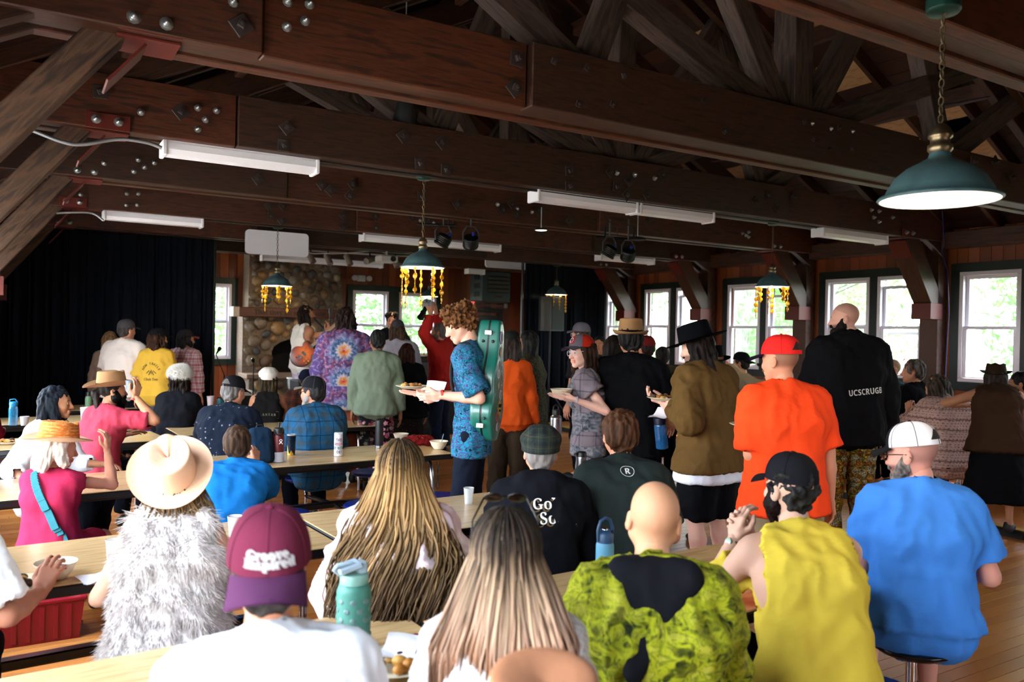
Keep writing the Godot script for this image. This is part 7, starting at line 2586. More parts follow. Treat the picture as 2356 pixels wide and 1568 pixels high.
	R.girl = person({"label": "young woman in a red and grey trucker cap and washed overalls holding a bowl", "px": [1338, 768, 6.2], "up": 0.025, "v": 84, "fem": true, "det": 0.0145, "face": true, "skin": Color(0.90, 0.70, 0.62), "w": 0.95, "lean": 4, "glasses": "clear", "head": [42, -2, 4], "gaze": 4.0, "iris": Color(0.2, 0.18, 0.16), "top": {"m": M.sleeve_tile, "sl": 0.42, "loose": 0.03, "sx": 0.015, "hem": 0.02}, "over": {"n": "overalls_bib", "m": M.acid_denim, "sl": 0.0, "tank": true, "arm": 0.14, "neck": 0.05, "loose": 0.036, "hem": 0.1}, "bot": {"n": "overalls", "m": M.acid_denim, "loose": 0.035, "len": 1.9}, "hair": {"t": "long", "c": Color(0.07, 0.045, 0.035), "c2": Color(0.22, 0.14, 0.10), "len": 0.36, "wid": 0.07, "amp": 0.007}, "hat": {"t": "cap", "m": cl(92, 88, 96), "c2": cl(176, 40, 26), "split": 1.05, "bm": cl(84, 80, 88), "tilt": 6}, "lh": [1322, 918, 5.95], "ld": Vector3(0, 0.1, -1), "ln": Vector3(0.5, 0.8, 0), "lp": "flat", "rh": [1310, 915, 6.2], "rd": Vector3(-0.3, 0.1, -1), "rn": Vector3(-0.4, 0.9, 0), "rp": "flat"})
	R.gcapm = person({"label": "tall man in a grey cap and glasses behind the red trucker cap", "px": [1338, 740, 9.6], "up": 0.025, "v": 60, "det": 0.021, "skin": ROSY, "glasses": "clear", "top": {"m": cl(30, 28, 30), "sl": 0.9}, "hair": {"t": "short", "c": Color(0.15, 0.09, 0.06)}, "hat": {"t": "cap", "m": cl(92, 86, 94)}})
	R.wface = person({"label": "woman far back facing us, dark hair tied up, in a dark jacket", "px": [1380, 771, 11.6], "v": 168, "fem": true, "det": 0.019, "face": true, "skin": TAN, "top": {"m": cl(40, 26, 28), "sl": 1.9, "collar": true}, "hair": {"t": "bun", "c": Color(0.04, 0.03, 0.03)}})
	R.dh2 = person({"label": "dark-haired person in black left of the straw fedora, seen from behind", "px": [1412, 768, 7.4], "v": 10, "fem": true, "det": 0.021, "skin": ROSY, "top": {"m": cl(16, 15, 16), "sl": 1.9}, "hair": {"t": "long", "c": Color(0.05, 0.035, 0.03), "c2": Color(0.12, 0.08, 0.06), "len": 0.22}})
	R.btee2 = person({"label": "broad man in a black tee and straw fedora seen from behind", "px": [1452, 724, 6.25], "up": 0.075, "v": -4, "det": 0.0155, "skin": ROSY, "w": 1.12, "lean": 3, "head": [6, -6, 0], "top": {"m": cl(13, 13, 15), "sl": 0.95, "loose": 0.035, "hem": 0.16}, "bot": {"m": cl(17, 16, 18), "loose": 0.04}, "hair": {"t": "short", "c": Color(0.06, 0.05, 0.05), "g": 0.01, "amp": 0.01, "nape": -0.085}, "hat": {"t": "fedora", "m": M.woven_straw, "brim": 0.036, "h": 0.105, "up": 0.022, "s": 1.06, "band": cl(24, 18, 16), "dent": 0.03, "roll": 0.008}, "rh": Vector3(0.3, 1.0, -0.28), "lh": Vector3(-0.22, 1.02, -0.3), "rp": "hold"})
	R.rcap2 = person({"label": "person in a dark red cap behind the black tee", "px": [1489, 772, 8.6], "up": 0.02, "v": 20, "det": 0.022, "skin": ROSY, "top": {"m": cl(26, 24, 24), "sl": 1.9}, "hair": {"t": "short", "c": Color(0.1, 0.05, 0.04)}, "hat": {"t": "cap", "m": cl(96, 26, 24)}})
	R.camo2 = person({"label": "person in a camouflage jacket between the black tee and olive jacket", "px": [1524, 795, 9.0], "v": 10, "det": 0.022, "skin": ROSY, "top": {"m": M.camo, "sl": 1.95, "loose": 0.04, "hem": 0.2}, "hair": {"t": "short", "c": Color(0.08, 0.06, 0.05)}})
	R.olive = person({"label": "long-haired person in a black hat and olive jacket carrying a plate of food", "px": [1598, 735, 5.5], "up": 0.07, "v": 48, "det": 0.0145, "face": true, "skin": Color(0.86, 0.66, 0.58), "w": 1.0, "lean": 5, "slouch": 8, "head": [30, -12, 0], "top": {"m": cl(214, 214, 220), "n": "undershirt", "sl": 0.5, "hem": 0.19, "loose": 0.03, "flare": 0.03}, "over": {"m": cl(92, 68, 36), "n": "jacket", "sl": 1.96, "collar": true, "loose": 0.045, "hem": 0.12, "flare": 0.03, "amp": 0.009}, "bot": {"m": cl(14, 14, 17), "len": 0.98, "loose": 0.045, "flare": 0.01}, "hair": {"t": "wavy", "c": Color(0.04, 0.03, 0.028), "c2": Color(0.12, 0.085, 0.07), "len": 0.24, "amp": 0.01}, "beard": {"c": Color(0.08, 0.055, 0.05), "g": -0.004}, "hat": {"t": "wide", "m": cloth("black_felt", Color(0.028, 0.03, 0.042)), "brim": 0.08, "h": 0.105, "up": 0.004, "droop": -0.008, "s": 1.08, "dent": 0.012, "pinch": 0.008, "tilt": -6}, "lh": [1549, 936, 5.45], "ld": Vector3(-0.05, 0.0, -1), "ln": Vector3(0.7, 0.5, 0), "lp": "hold", "rh": [1530, 925, 5.75], "rp": "hold", "rn": Vector3(-0.3, 1, 0), "le": Vector3(-0.5, -1, 0.8)})
	R.bhat2 = person({"label": "person in a second black hat and folk-print skirt hidden behind the olive jacket", "px": [1640, 786, 6.7], "up": 0.075, "v": 20, "fem": true, "det": 0.02, "skin": ROSY, "top": {"m": cl(16, 14, 15), "sl": 1.95, "loose": 0.03}, "bot": {"n": "skirt", "m": M.folk_skirt, "skirt": 0.3, "hemr": 0.22}, "hair": {"t": "long", "c": Color(0.035, 0.025, 0.025), "len": 0.3}, "hat": {"t": "fedora", "m": cloth("black_felt", Color.BLACK), "brim": 0.06, "band": cl(120, 80, 50)}})
	R.orange = person({"label": "man in a bright orange tee and red mesh cap holding a plate", "px": [1797, 768, 4.4], "up": 0.03, "v": 28, "det": 0.0135, "skin": Color(0.80, 0.55, 0.43), "w": 1.1, "lean": 1, "head": [26, -2, 0], "buzz": Color(0.12, 0.09, 0.08), "buzzk": 0.6, "top": {"m": cl(244, 72, 30), "sl": 0.9, "loose": 0.03, "hem": 0.14}, "bot": {"m": cl(150, 126, 96), "len": 0.98, "loose": 0.04}, "hat": {"t": "cap", "m": cl(222, 40, 36), "bm": cl(32, 20, 40), "strap": true, "tilt": 0, "s": 1.05, "hairm": mat("buzz_gap", Color(0.10, 0.07, 0.06), 0.9)}, "lh": [1742, 1002, 4.55], "ld": Vector3(-0.15, 0.12, -1), "ln": Vector3(0.6, 0.7, 0), "lp": "hold", "rh": Vector3(0.3, 0.82, -0.02), "le": Vector3(-0.5, -1, 0.8)})
	R.hoodie = person({"label": "tall bald bearded man in a black lettered sweatshirt and wild print trousers", "px": [1943, 692, 6.2], "up": 0.0, "v": 24, "det": 0.0145, "face": true, "skin": Color(0.84, 0.62, 0.54), "w": 1.0, "hs": 0.94, "head": [62, -4, 0], "buzz": Color(0.2, 0.15, 0.13), "buzzk": 0.25, "beard": {"c": Color(0.10, 0.065, 0.05), "g": 0.006, "len": 0.016}, "top": {"m": cl(18, 17, 19), "n": "sweatshirt", "sl": 1.98, "collar": true, "loose": 0.045, "hem": 0.12, "amp": 0.008}, "bot": {"m": M.wild, "loose": 0.022}, "lh": Vector3(-0.27, 0.80, -0.2), "rh": Vector3(0.3, 0.8, -0.05)})
	# --- right side
	R.striped = person({"label": "man in a striped tee and black backwards cap by the big tree window", "px": [1706, 808, 10.6], "up": 0.025, "sit": true, "base": 0.075, "lean": 2, "slouch": 2, "v": 70, "det": 0.019, "skin": TAN, "stub": 0.5, "top": {"m": M.stripe_gold, "sl": 0.9}, "hair": {"t": "short", "c": Color(0.07, 0.05, 0.04)}, "hat": {"t": "cap", "m": cl(16, 16, 18), "back": true}, "lh": Vector3(-0.14, 0.78, -0.36)})
	R.pointer = person({"label": "person in a grey hoodie stretching an arm out, half hidden by the orange tee", "px": [1783, 812, 8.5], "up": 0.025, "sit": true, "base": 0.075, "lean": 2, "slouch": 2, "v": 30, "det": 0.0185, "skin": TAN, "bend": -6, "head": [40, 0, 0], "top": {"m": cl(132, 118, 96), "n": "hoodie", "sl": 1.95, "hood": true, "loose": 0.04}, "bot": {"m": cl(96, 90, 94), "loose": 0.03}, "hair": {"t": "short"}, "hat": {"t": "cap", "m": cl(26, 24, 26)}, "lh": [1668, 838, 9.0], "lp": "point", "le": Vector3(-0.3, -1, 0.3)})
	R.oglass = person({"label": "grey-haired man in black with orange glasses pushed up on his hair", "px": [2103, 824, 8.6], "sit": true, "base": 0.075, "lean": 2, "slouch": 2, "v": 62, "det": 0.0185, "skin": ROSY, "head": [24, 0, 0], "top": {"m": cl(17, 16, 18), "sl": 1.95, "loose": 0.035, "collar": true}, "hair": {"t": "short", "c": Color(0.18, 0.16, 0.15), "c2": Color(0.42, 0.39, 0.36), "amp": 0.008, "g": 0.004}})
	R.hid = person({"label": "person half hidden behind the lettered sweatshirt, in teal", "px": [2052, 822, 9.4], "sit": true, "base": 0.075, "lean": 2, "slouch": 2, "v": 120, "det": 0.02, "skin": TAN, "top": {"m": cl(30, 60, 66), "sl": 1.9}, "buzz": Color(0.2, 0.16, 0.14), "buzzk": 0.4})
	R.dots = person({"label": "grey-haired woman in a pink dotted sweater writing at the right table", "px": [2150, 860, 8.0], "sit": true, "base": 0.075, "v": 34, "fem": true, "det": 0.0165, "skin": ROSY, "w": 1.25, "lean": 16, "slouch": 26, "head": [20, -14, 0], "top": {"m": M.dotted_knit, "n": "sweater", "sl": 1.7, "loose": 0.05, "hem": 0.1, "flare": 0.03, "amp": 0.01}, "hair": {"t": "bob", "c": Color(0.11, 0.085, 0.07), "c2": Color(0.30, 0.25, 0.21), "len": 0.17, "amp": 0.009}, "lh": [2090, 942, 8.1], "lp": "hold", "bot": {"m": cl(30, 30, 36)}})
	R.vestman = person({"label": "person in a brown vest and ruffled hat leaning over a table by the last window", "px": [2292, 826, 7.3], "up": 0.06, "base": 0.075, "v": 4, "det": 0.0165, "skin": TAN, "lean": 34, "slouch": 16, "w": 1.1, "neck": 30, "top": {"m": cl(58, 38, 26), "n": "vest", "sl": 0.0, "tank": true, "arm": 0.06, "loose": 0.03, "hem": 0.16, "flare": 0.03}, "bot": {"n": "skirt", "m": cl(14, 13, 15), "skirt": 0.3, "hemr": 0.2}, "hair": {"t": "long", "c": Color(0.10, 0.07, 0.05), "len": 0.2}, "hat": {"t": "fedora", "m": cloth("brown_felt", Color(0.16, 0.11, 0.07)), "brim": 0.045, "h": 0.085, "up": 0.02}, "lh": [2228, 932, 7.45], "lp": "flat", "le": Vector3(-0.5, 0.2, 0.6)})
	R.behind = person({"label": "dark-haired person at the right edge behind the brown vest", "px": [2348, 852, 8.2], "sit": true, "base": 0.075, "v": 90, "det": 0.022, "skin": TAN, "top": {"m": cl(30, 26, 26), "sl": 1.9}, "hair": {"t": "short", "c": Color(0.04, 0.035, 0.035)}})


# ---- things held, worn and set down ----------------------------------------------------------------
func palm(r: Dictionary, k: String) -> Transform3D:
	return (r.n as Node3D).transform * (r.J["hand" + k] as Transform3D)

# lettering laid on the back (or front) of a garment
func print_on(r: Dictionary, g: Dictionary, m: MB, at: Vector3, size: float, mt: Material, called: String, tilt := 0.0, back := true, lift := 0.003):
	var J: Dictionary = r.J
	var sd: Sdf = g.sdf
	var out: Vector3 = -J.fw if back else J.fw
	var x: Vector3 = J.R if back else -J.R
	var y: Vector3 = J.d3
	x = (x - y * x.dot(y)).normalized()
	out = x.cross(y).normalized()
	x = x.rotated(out, tilt)
	y = y.rotated(out, tilt)
	var o: Vector3 = J.N + at * r.S
	var near := PackedVector3Array()
	var slope := PackedVector2Array()
	for i in sd.v.size():
		if sd.n[i].dot(out) > 0.1:
			var p := sd.v[i] - o
			var q := Vector3(p.dot(x), p.dot(y), p.dot(out))
			if absf(q.x) < size and absf(q.y) < size:
				var nq := Vector3(sd.n[i].dot(x), sd.n[i].dot(y), maxf(sd.n[i].dot(out), 0.25))
				near.append(q)
				slope.append(Vector2(nq.x, nq.y) / nq.z)
	for i in m.v.size():
		var p := m.v[i]
		var w := 0.0
		var d := 0.0
		for k in near.size():
			var q := near[k]
			var f := Vector2(p.x - q.x, p.y - q.y)
			var e := 1.0 / (0.00003 + f.length_squared())
			e *= e
			w += e
			d += e * (q.z - f.dot(slope[k]))
		m.v[i] = o + x * p.x + y * p.y + out * (d / maxf(w, 1e-9) + lift + p.z * 0.3)
		m.n[i] = out if m.n[i].z > 0.5 else m.n[i]
	part(called, m, mt, r.n)

func centred(s: String, h: float, font := "Droid Sans", bold := 700, sx := 1.0, at := Vector3.ZERO) -> MB:
	var m := MB.new()
	m.add(text_mb(s, h, 0.002, font, bold), Transform3D(Basis.from_scale(Vector3(sx, 1, 1)), at))
	return m

func plate(at: Vector3, rad: float, label: String, food := true, tilt := Basis()) -> Node3D:
	var t := thing("plate", label, "plate", at)
	t.basis = tilt
	var m := MB.new()
	m.lathe([[0, 0], [rad * 0.6, 0.0], [rad * 0.7, 0.005], [rad * 0.98, 0.019], [rad, 0.022], [rad * 0.98, 0.023], [rad * 0.7, 0.009], [rad * 0.6, 0.005], [0, 0.005]], 32)
	part("dish", m, mat("paper_plate", Color(0.82, 0.78, 0.66), 0.6), t)
	if food:
		var r := RandomNumberGenerator.new()
		r.seed = int(at.x * 1000)
		for k in 14:
			m = MB.new()
			var a := r.randf() * TAU
			var d := sqrt(r.randf()) * rad * 0.6
			m.ball(Vector3(cos(a) * d, 0.018 + 0.012 * r.randf(), sin(a) * d), Vector3(r.randf_range(0.012, 0.026), r.randf_range(0.008, 0.018), r.randf_range(0.012, 0.022)), 8, 6, Basis(Vector3.UP, r.randf() * PI))
			part("food", m, mat("food%d" % (k % 3), [Color(0.66, 0.42, 0.12), Color(0.25, 0.14, 0.08), Color(0.75, 0.55, 0.25)][k % 3], 0.6), t)
	return t

func bowl(at: Vector3, rad: float, label: String, tilt := Basis()) -> Node3D:
	var t := thing("bowl", label, "bowl", at)
	t.basis = tilt
	var m := MB.new()
	var h := rad * 0.85
	m.lathe([[0, 0], [rad * 0.5, 0.0], [rad * 0.55, 0.004], [rad * 0.8, h * 0.45], [rad * 0.95, h * 0.9], [rad * 1.04, h], [rad * 1.03, h + 0.003], [rad * 0.92, h * 0.9], [rad * 0.76, h * 0.45], [rad * 0.5, 0.008], [0, 0.008]], 28)
	part("bowl_shell", m, mat("bowl_cream", Color(0.84, 0.79, 0.68), 0.5), t)
	m = MB.new()
	m.lathe([[rad * 0.84, h * 0.62], [rad * 0.4, h * 0.66], [0, h * 0.64]], 20)
	part("soup", m, mat("soup", Color(0.30, 0.13, 0.06), 0.4), t)
	return t

func cup(at: Vector3, r: float, h: float, label: String, m2: Material) -> Node3D:
	var t := thing("cup", label, "cup", at)
	var m := MB.new()
	m.lathe([[0, 0], [r * 0.74, 0.0], [r * 0.74, 0.0], [r, h], [r * 1.05, h + 0.002], [r * 1.03, h + 0.005], [r * 0.95, h], [r * 0.70, 0.006], [0, 0.006]], 24)
	part("cup_wall", m, m2, t)
	return t

func napkin(at: Vector3, s: float, label: String, turn: float, lift := 0.0):
	var m := MB.new()
	for k in 3:
		m.patch(6, 6, func(u, v): return Vector3((u - 0.5) * s, 0.002 + 0.004 * k + lift * (u * u) + 0.006 * sin(u * 5 + v * 3 + k), (v - 0.5) * s * 0.8).rotated(Vector3.UP, 0.12 * k))
	solo("napkin", m, mat("napkin", Color(0.88, 0.88, 0.90), 0.9), label, "napkin", Transform3D(Basis(Vector3.UP, turn), at))

func lathe_part(called: String, prof: Array, m2: Material, t: Node3D, label := "", seg := 24, at := Transform3D()):
	var m := MB.new()
	m.lathe(prof, seg, at)
	return part(called, m, m2, t, Transform3D(), label)

func strap_loop(pts: Array, w: float, th: float) -> MB:
	var m := MB.new()
	m.tube(pts, w, 6, true, th)
	return m

func build_props():
	var white := mat("paper_white", Color(0.88, 0.87, 0.85), 0.7)
	var ink := mat("print_white", Color(0.85, 0.84, 0.82), 0.8)
	var dark := mat("print_dark", Color(0.06, 0.05, 0.05), 0.8)
	var gold := mat("print_gold", Color(0.32, 0.24, 0.10), 0.8)
	var blk := mat("black_plastic", Color.BLACK)
	var chrome := mat("chrome", Color.WHITE)
	# --- prints on clothes
	var m := centred("UCSCRUGB", 0.062, "Droid Sans", 800, 0.82)
	print_on(R.hoodie, R.hoodie.o.top, m, Vector3(0.045, -0.31, 0), 0.3, ink, "chest_lettering", 0.12)
	m = centred("Gold", 0.072, "Droid Serif", 800, 0.9, Vector3(-0.02, 0.036, 0))
	m.add(centred("Souls", 0.072, "Droid Serif", 800, 0.9, Vector3(0.02, -0.03, 0)))
	print_on(R.souls, R.souls.o.top, m, Vector3(0.07, -0.185, 0), 0.2, ink, "back_lettering", 0.08, true, 0.006)
	m = centred("Gold", 0.077, "Droid Serif", 900, 0.92, Vector3(-0.028, 0.027, 0))
	m.add(centred("Souls", 0.077, "Droid Serif", 900, 0.92, Vector3(0.012, -0.039, 0)))
	print_on(R.souls, R.souls.o.top, m, Vector3(0.07, -0.185, 0), 0.2, gold, "lettering_shadow", 0.08, true, 0.003)
	m = MB.new()
	var ringp := []
	for k in 25:
		ringp.append(Vector3(cos(TAU * k / 24) * 0.034, sin(TAU * k / 24) * 0.034, 0))
	m.tube(ringp, 0.004, 6, false, 0.4)
	m.add(centred("R", 0.046, "Droid Sans", 800, 1.0))
	print_on(R.greent, R.greent.o.top, m, Vector3(0.01, -0.085, 0), 0.12, ink, "round_logo", 0.1)
	m = MB.new()
	var arc := "NEW TRAILS"
	for k in arc.length():
		var a := deg_to_rad(70.0 - 140.0 * k / (arc.length() - 1))
		m.add(text_mb(arc[k], 0.038, 0.002, "Droid Sans", 700), Transform3D(Basis(Vector3(0, 0, 1), a), Vector3(-sin(a) * 0.1, cos(a) * 0.1 - 0.03, 0)))
	m.add(centred("Club Tee", 0.04, "Droid Serif", 700, 1.0, Vector3(0, -0.12, 0)))
	for k in 5:
		m.box(Vector3(-0.04 + 0.02 * k, -0.03 - 0.015 * (k % 2), 0), Vector3(0.008, 0.05, 0.002), 0.0005, Basis(Vector3(0, 0, 1), 0.4 * (k - 2)))
	print_on(R.ytee, R.ytee.o.top, m, Vector3(0, -0.22, 0), 0.22, dark, "back_print")
	m = centred("A L A N T A B", 0.03, "Droid Serif", 700)
	var box := []
	for q in [[-0.13, -0.03], [0.13, -0.03], [0.13, 0.035], [-0.13, 0.035], [-0.13, -0.03]]:
		box.append(Vector3(q[0], q[1], 0))
	m.tube(box, 0.002, 5)
	print_on(R.wcap, R.wcap.o.top, m, Vector3(0, -0.30, 0), 0.22, mat("print_cream", Color(0.5, 0.47, 0.38), 0.8), "back_lettering", 0.0, true, 0.012)
	m = MB.new()
	m.box(Vector3.ZERO, Vector3(0.15, 0.06, 0.004), 0.002)
	print_on(R.guitarist, R.guitarist.o.top, m, Vector3(0, -0.2, 0), 0.16, mat("print_magenta", Color(0.6, 0.2, 0.55), 0.8), "chest_print", 0.0, false)
	m = MB.new()
	for k in 5:
		m.extrude(PackedVector2Array([Vector2(-0.075 + 0.03 * k, 0.0), Vector2(-0.045 + 0.03 * k, 0.0), Vector2(-0.06 + 0.03 * k, -0.07 - 0.02 * (k % 2))]), 0.004)
	print_on(R.guitarist, R.guitarist.o.top, m, Vector3(0, -0.22, 0), 0.16, mat("print_orange", Color(0.75, 0.35, 0.06), 0.8), "flame_print", 0.0, false, 0.004)
	# white script badge on the maroon cap, patch on the red cap
	var hb: Transform3D = R.purple.hx * Transform3D(Basis(Vector3.UP, PI) * Basis(Vector3.RIGHT, deg_to_rad(-8)), Vector3(0, 0.036, 0.012))
	m = MB.new()
	var blob := text_mb("Groove", 0.027, 0.003, "Droid Serif", 900)
	blob.add(text_mb("Inspired", 0.027, 0.003, "Droid Serif", 900), Transform3D(Basis(), Vector3(0.005, -0.019, 0)))
	for i in blob.v.size():
		var p := blob.v[i]
		var y := p.y + 0.052
		var e := asin(clampf(y / 0.124, 0, 0.99))
		var rr := pow(cos(e), 0.72)
		var a := PI + p.x / 0.098
		blob.v[i] = Vector3(sin(a) * 0.101 * rr, y, cos(a) * 0.1245 * rr)
		blob.n[i] = Vector3(sin(a), 0.3, cos(a)).normalized()
	var back_t := Transform3D(Basis(Vector3.RIGHT, deg_to_rad(10.0)), Vector3(0, 0.036, 0.012)) * Transform3D(Basis(Vector3.UP, PI), Vector3.ZERO)
	for i in range(0, blob.ix.size(), 3):
		var sw := blob.ix[i + 1]
		blob.ix[i + 1] = blob.ix[i + 2]
		blob.ix[i + 2] = sw
	for q in 3:
		var b2 := MB.new()
		b2.add(blob, Transform3D(Basis(), Vector3([0.0, 0.0022, -0.0022][q], [0, 0.0018, -0.0018][q], 0)))
		part("script_badge", b2, mat("badge_white", Color(0.88, 0.86, 0.84), 0.8), R.purple.n, R.purple.hx * back_t)
	var cap_t: Transform3D = R.girl.hx * Transform3D(Basis(Vector3.RIGHT, deg_to_rad(6)), Vector3(0, 0.036, 0.012))
	m = MB.new()
	var dome := func(x: float, y: float, k: float) -> Vector3:
		var e := asin(clampf(y / 0.105, 0, 0.99))
		var rr := pow(cos(e), 0.72)
		var a := PI - x / 0.095
		return Vector3(sin(a) * (0.091 + k) * rr, y, cos(a) * (0.112 + k) * rr)
	m.patch(8, 6, func(u, v): return dome.call((u - 0.5) * 0.075, 0.022 + 0.058 * v, 0.003))
	part("cap_patch", m, mat("patch_red", Color(0.55, 0.07, 0.05), 0.8), R.girl.n, cap_t)
	m = MB.new()
	for k in 8:
		var a := TAU * k / 8
		m.ball(dome.call(cos(a) * 0.02, 0.051 + sin(a) * 0.018, 0.0045), Vector3.ONE * 0.0045, 6, 4)
	part("patch_petal", m, ink, R.girl.n, cap_t)
	m = MB.new()
	m.ball(dome.call(0.0, 0.051, 0.004), Vector3(0.008, 0.008, 0.004), 8, 6)
	part("patch_centre", m, mat("patch_blue", Color(0.08, 0.18, 0.6), 0.8), R.girl.n, cap_t)
	# --- straps, hoods and fur
	var J: Dictionary = R.pink.J
	var S: float = R.pink.S
	m = MB.new()
	var sp := []
	for q in [[0.05, 0.02, -0.06], [-0.0, 0.06, 0.0]]:
		pass
	var o0: Vector3 = J.N - J.R * 0.085 * S + J.d3 * 0.015 * S
	var rise := [o0 + J.fw * 0.04 * S, o0 - J.fw * 0.05 * S, J.C - J.R * 0.0 * S + J.d3 * 0.06 * S - J.fw * 0.135 * S, J.W + J.R * 0.12 * S - J.fw * 0.125 * S, J.P + J.R * 0.2 * S - J.fw * 0.05 * S]
	var cv := Curve3D.new()
	for i in rise.size():
		var tg: Vector3 = (rise[mini(i + 1, 4)] - rise[maxi(i - 1, 0)]) / 6
		cv.add_point(rise[i], -tg, tg)
	var pts := Array(cv.tessellate(3, 4))
	for i in pts.size() - 1:
		var a: Vector3 = pts[i]
		var b: Vector3 = pts[i + 1]
		m.box((a + b) / 2, Vector3(0.006, 0.045, a.distance_to(b) * 1.15), 0.002, Basis(-J.fw, (b - a).normalized().cross(-J.fw).normalized(), (b - a).normalized()).orthonormalized())
	part("shoulder_strap", m, cl(44, 96, 104), R.pink.n, Transform3D(), "teal shoulder strap")
	# black hood lining of the tie-dye hoodie
	J = R.bald.J
	S = R.bald.S
	var hs := Sdf.new()
	hs.cone(J.N - J.R * 0.085 * S - J.fw * 0.05 * S + J.d3 * 0.02 * S, J.N + J.R * 0.085 * S - J.fw * 0.05 * S + J.d3 * 0.02 * S, 0.036 * S, 0.036 * S, 0.02)
	hs.cone(J.N - J.fw * 0.075 * S, J.N - J.d3 * 0.27 * S - J.fw * 0.125 * S - J.R * 0.07 * S, 0.05 * S, 0.028 * S, 0.04, 0.1 * S, 0.003 * S, J.R)
	hs.ell(J.N + J.d3 * 0.06 * S, Vector3(0.066, 0.06, 0.07) * S, 0.01, Basis(), 1)
	var hm := ArrayMesh.new()
	job(hs, 0.012, hm, func(q: Sdf): folds(q, 0.004, J.N))
	part("hood_lining", hm, cl(20, 20, 24), R.bald.n, Transform3D(), "black hood lining")
	# fur hat
	var fs := Sdf.new()
	fs.ell(Vector3(0, 0.075, 0.012), Vector3(0.115, 0.085, 0.135), 0.02)
	fs.ell(Vector3(0.05, 0.09, 0.07), Vector3(0.05, 0.08, 0.06), 0.03)
	var fm := ArrayMesh.new()
	job(fs, 0.012, fm)
	var furw := mat("fur_white", Color(0.86, 0.84, 0.80), 0.9)
	part("fur_hat", fm, furw, R.fur.n, R.fur.hx)
	# --- the singer's guitar
	J = R.singer.J
	var gt := (R.singer.n as Node3D).transform
	var ga := px(700, 812, 11.4)
	var gb := px(752, 764, 11.5)
	var gx := (gb - ga).normalized()
	var gz := ((cam_p - ga).normalized() - gx * (cam_p - ga).normalized().dot(gx)).normalized()
	var gbas := Basis(gx, gz.cross(gx), gz)
	var gtr := thing("electric_guitar", "sunburst hollow-body electric guitar hanging before the singer", "guitar", ga)
	gtr.basis = gbas
	var outl := PackedVector2Array()
	for k in 48:
		var a := TAU * k / 48
		var rr := 0.155 + 0.035 * cos(a) * -1.0 - 0.042 * exp(-pow((absf(wrapf(a, -PI, PI)) - 1.25) / 0.35, 2)) + 0.05 * exp(-pow((absf(wrapf(a, -PI, PI)) - 0.62) / 0.22, 2)) - 0.03 * exp(-pow(wrapf(a, -PI, PI) / 0.3, 2))
		outl.append(Vector2(cos(a) * rr * 1.15, sin(a) * rr))
	m = MB.new()
	m.patch(48, 10, func(u, v):
		var k: int = int(round(u * 48)) % 48
		var p := outl[k]
		var f: float = [0.0, 0.5, 0.92, 0.99, 1.0, 1.0, 0.99, 0.92, 0.5, 0.25, 0.0][int(round(v * 10))]
		var z: float = [0.034, 0.033, 0.03, 0.026, 0.015, -0.015, -0.026, -0.03, -0.032, -0.032, -0.032][int(round(v * 10))]
		return Vector3(p.x * f, p.y * f, z), true, true)
	for i in m.v.size():
		var d := Vector2(m.v[i].x, m.v[i].y).length() / 0.19
		m.c[i] = lin(pick(d, [Color(0.90, 0.50, 0.10), Color(0.88, 0.42, 0.07), Color(0.70, 0.20, 0.04), Color(0.22, 0.05, 0.02)]))
	var gm := vcol("sunburst", 0.15)
	gm.clearcoat_enabled = true
	part("guitar_body", m, gm, gtr)
	m = MB.new()
	m.box(Vector3(0.40, 0, 0.03), Vector3(0.5, 0.045, 0.022), 0.006)
	part("neck", m, mat("neck_wood", Color(0.62, 0.5, 0.4), 0.4), gtr)
	m = MB.new()
	m.extrude(PackedVector2Array([Vector2(0.64, -0.022), Vector2(0.66, -0.045), Vector2(0.80, -0.05), Vector2(0.82, 0.0), Vector2(0.80, 0.05), Vector2(0.66, 0.045), Vector2(0.64, 0.022)]), 0.016, Transform3D(Basis(), Vector3(0, 0, 0.024)))
	part("headstock", m, blk, gtr)
	for k in 6:
		m = MB.new()
		m.ball(Vector3(0.69 + 0.04 * (k % 3), 0.06 if k < 3 else -0.06, 0.024), Vector3(0.012, 0.012, 0.008), 8, 6)
		part("tuning_peg", m, chrome, gtr)
	for q in [[-0.01, 0.035, 0.07], [-0.075, 0.035, 0.07], [-0.12, 0.02, 0.08]]:
		m = MB.new()
		m.box(Vector3(q[0], 0, 0.04), Vector3(q[1], q[2], 0.014), 0.004)
		part("pickup", m, chrome, gtr)
	for k in 4:
		m = MB.new()
		m.lathe([[0.013, 0], [0.011, 0.016], [0, 0.017]], 8, Transform3D(Basis(Vector3.RIGHT, PI / 2), Vector3(-0.08 + 0.045 * (k % 2), -0.08 - 0.04 * (k / 2), 0.03)))
		part("control_knob", m, mat("knob_gold", Color(0.8, 0.65, 0.3), 0.3), gtr)
	# --- camera in the raised hands
	var cp := px(982, 704, 10.95)
	var t := thing("camera", "camera with a dark lens hood held overhead in both hands", "camera", cp)
	t.basis = Basis(Vector3.UP, deg_to_rad(28)) * Basis(Vector3(0, 0, 1), deg_to_rad(38))
	m = MB.new()
	m.box(Vector3(0.02, 0.02, 0), Vector3(0.1, 0.1, 0.13), 0.012)
	m.box(Vector3(0.02, 0.08, 0), Vector3(0.06, 0.03, 0.05), 0.008)
	part("camera_body", m, mat("camera_grey", Color(0.5, 0.47, 0.5), 0.4), t)
	lathe_part("lens", [[0.032, 0.03], [0.032, 0.1], [0.042, 0.11], [0.048, 0.22], [0.048, 0.22], [0.044, 0.22], [0.038, 0.12], [0, 0.11]], blk, t, "dark lens with hood", 18, Transform3D(Basis(Vector3(0, 0, 1), PI / 2 + 0.2), Vector3.ZERO))
	guitar_case()
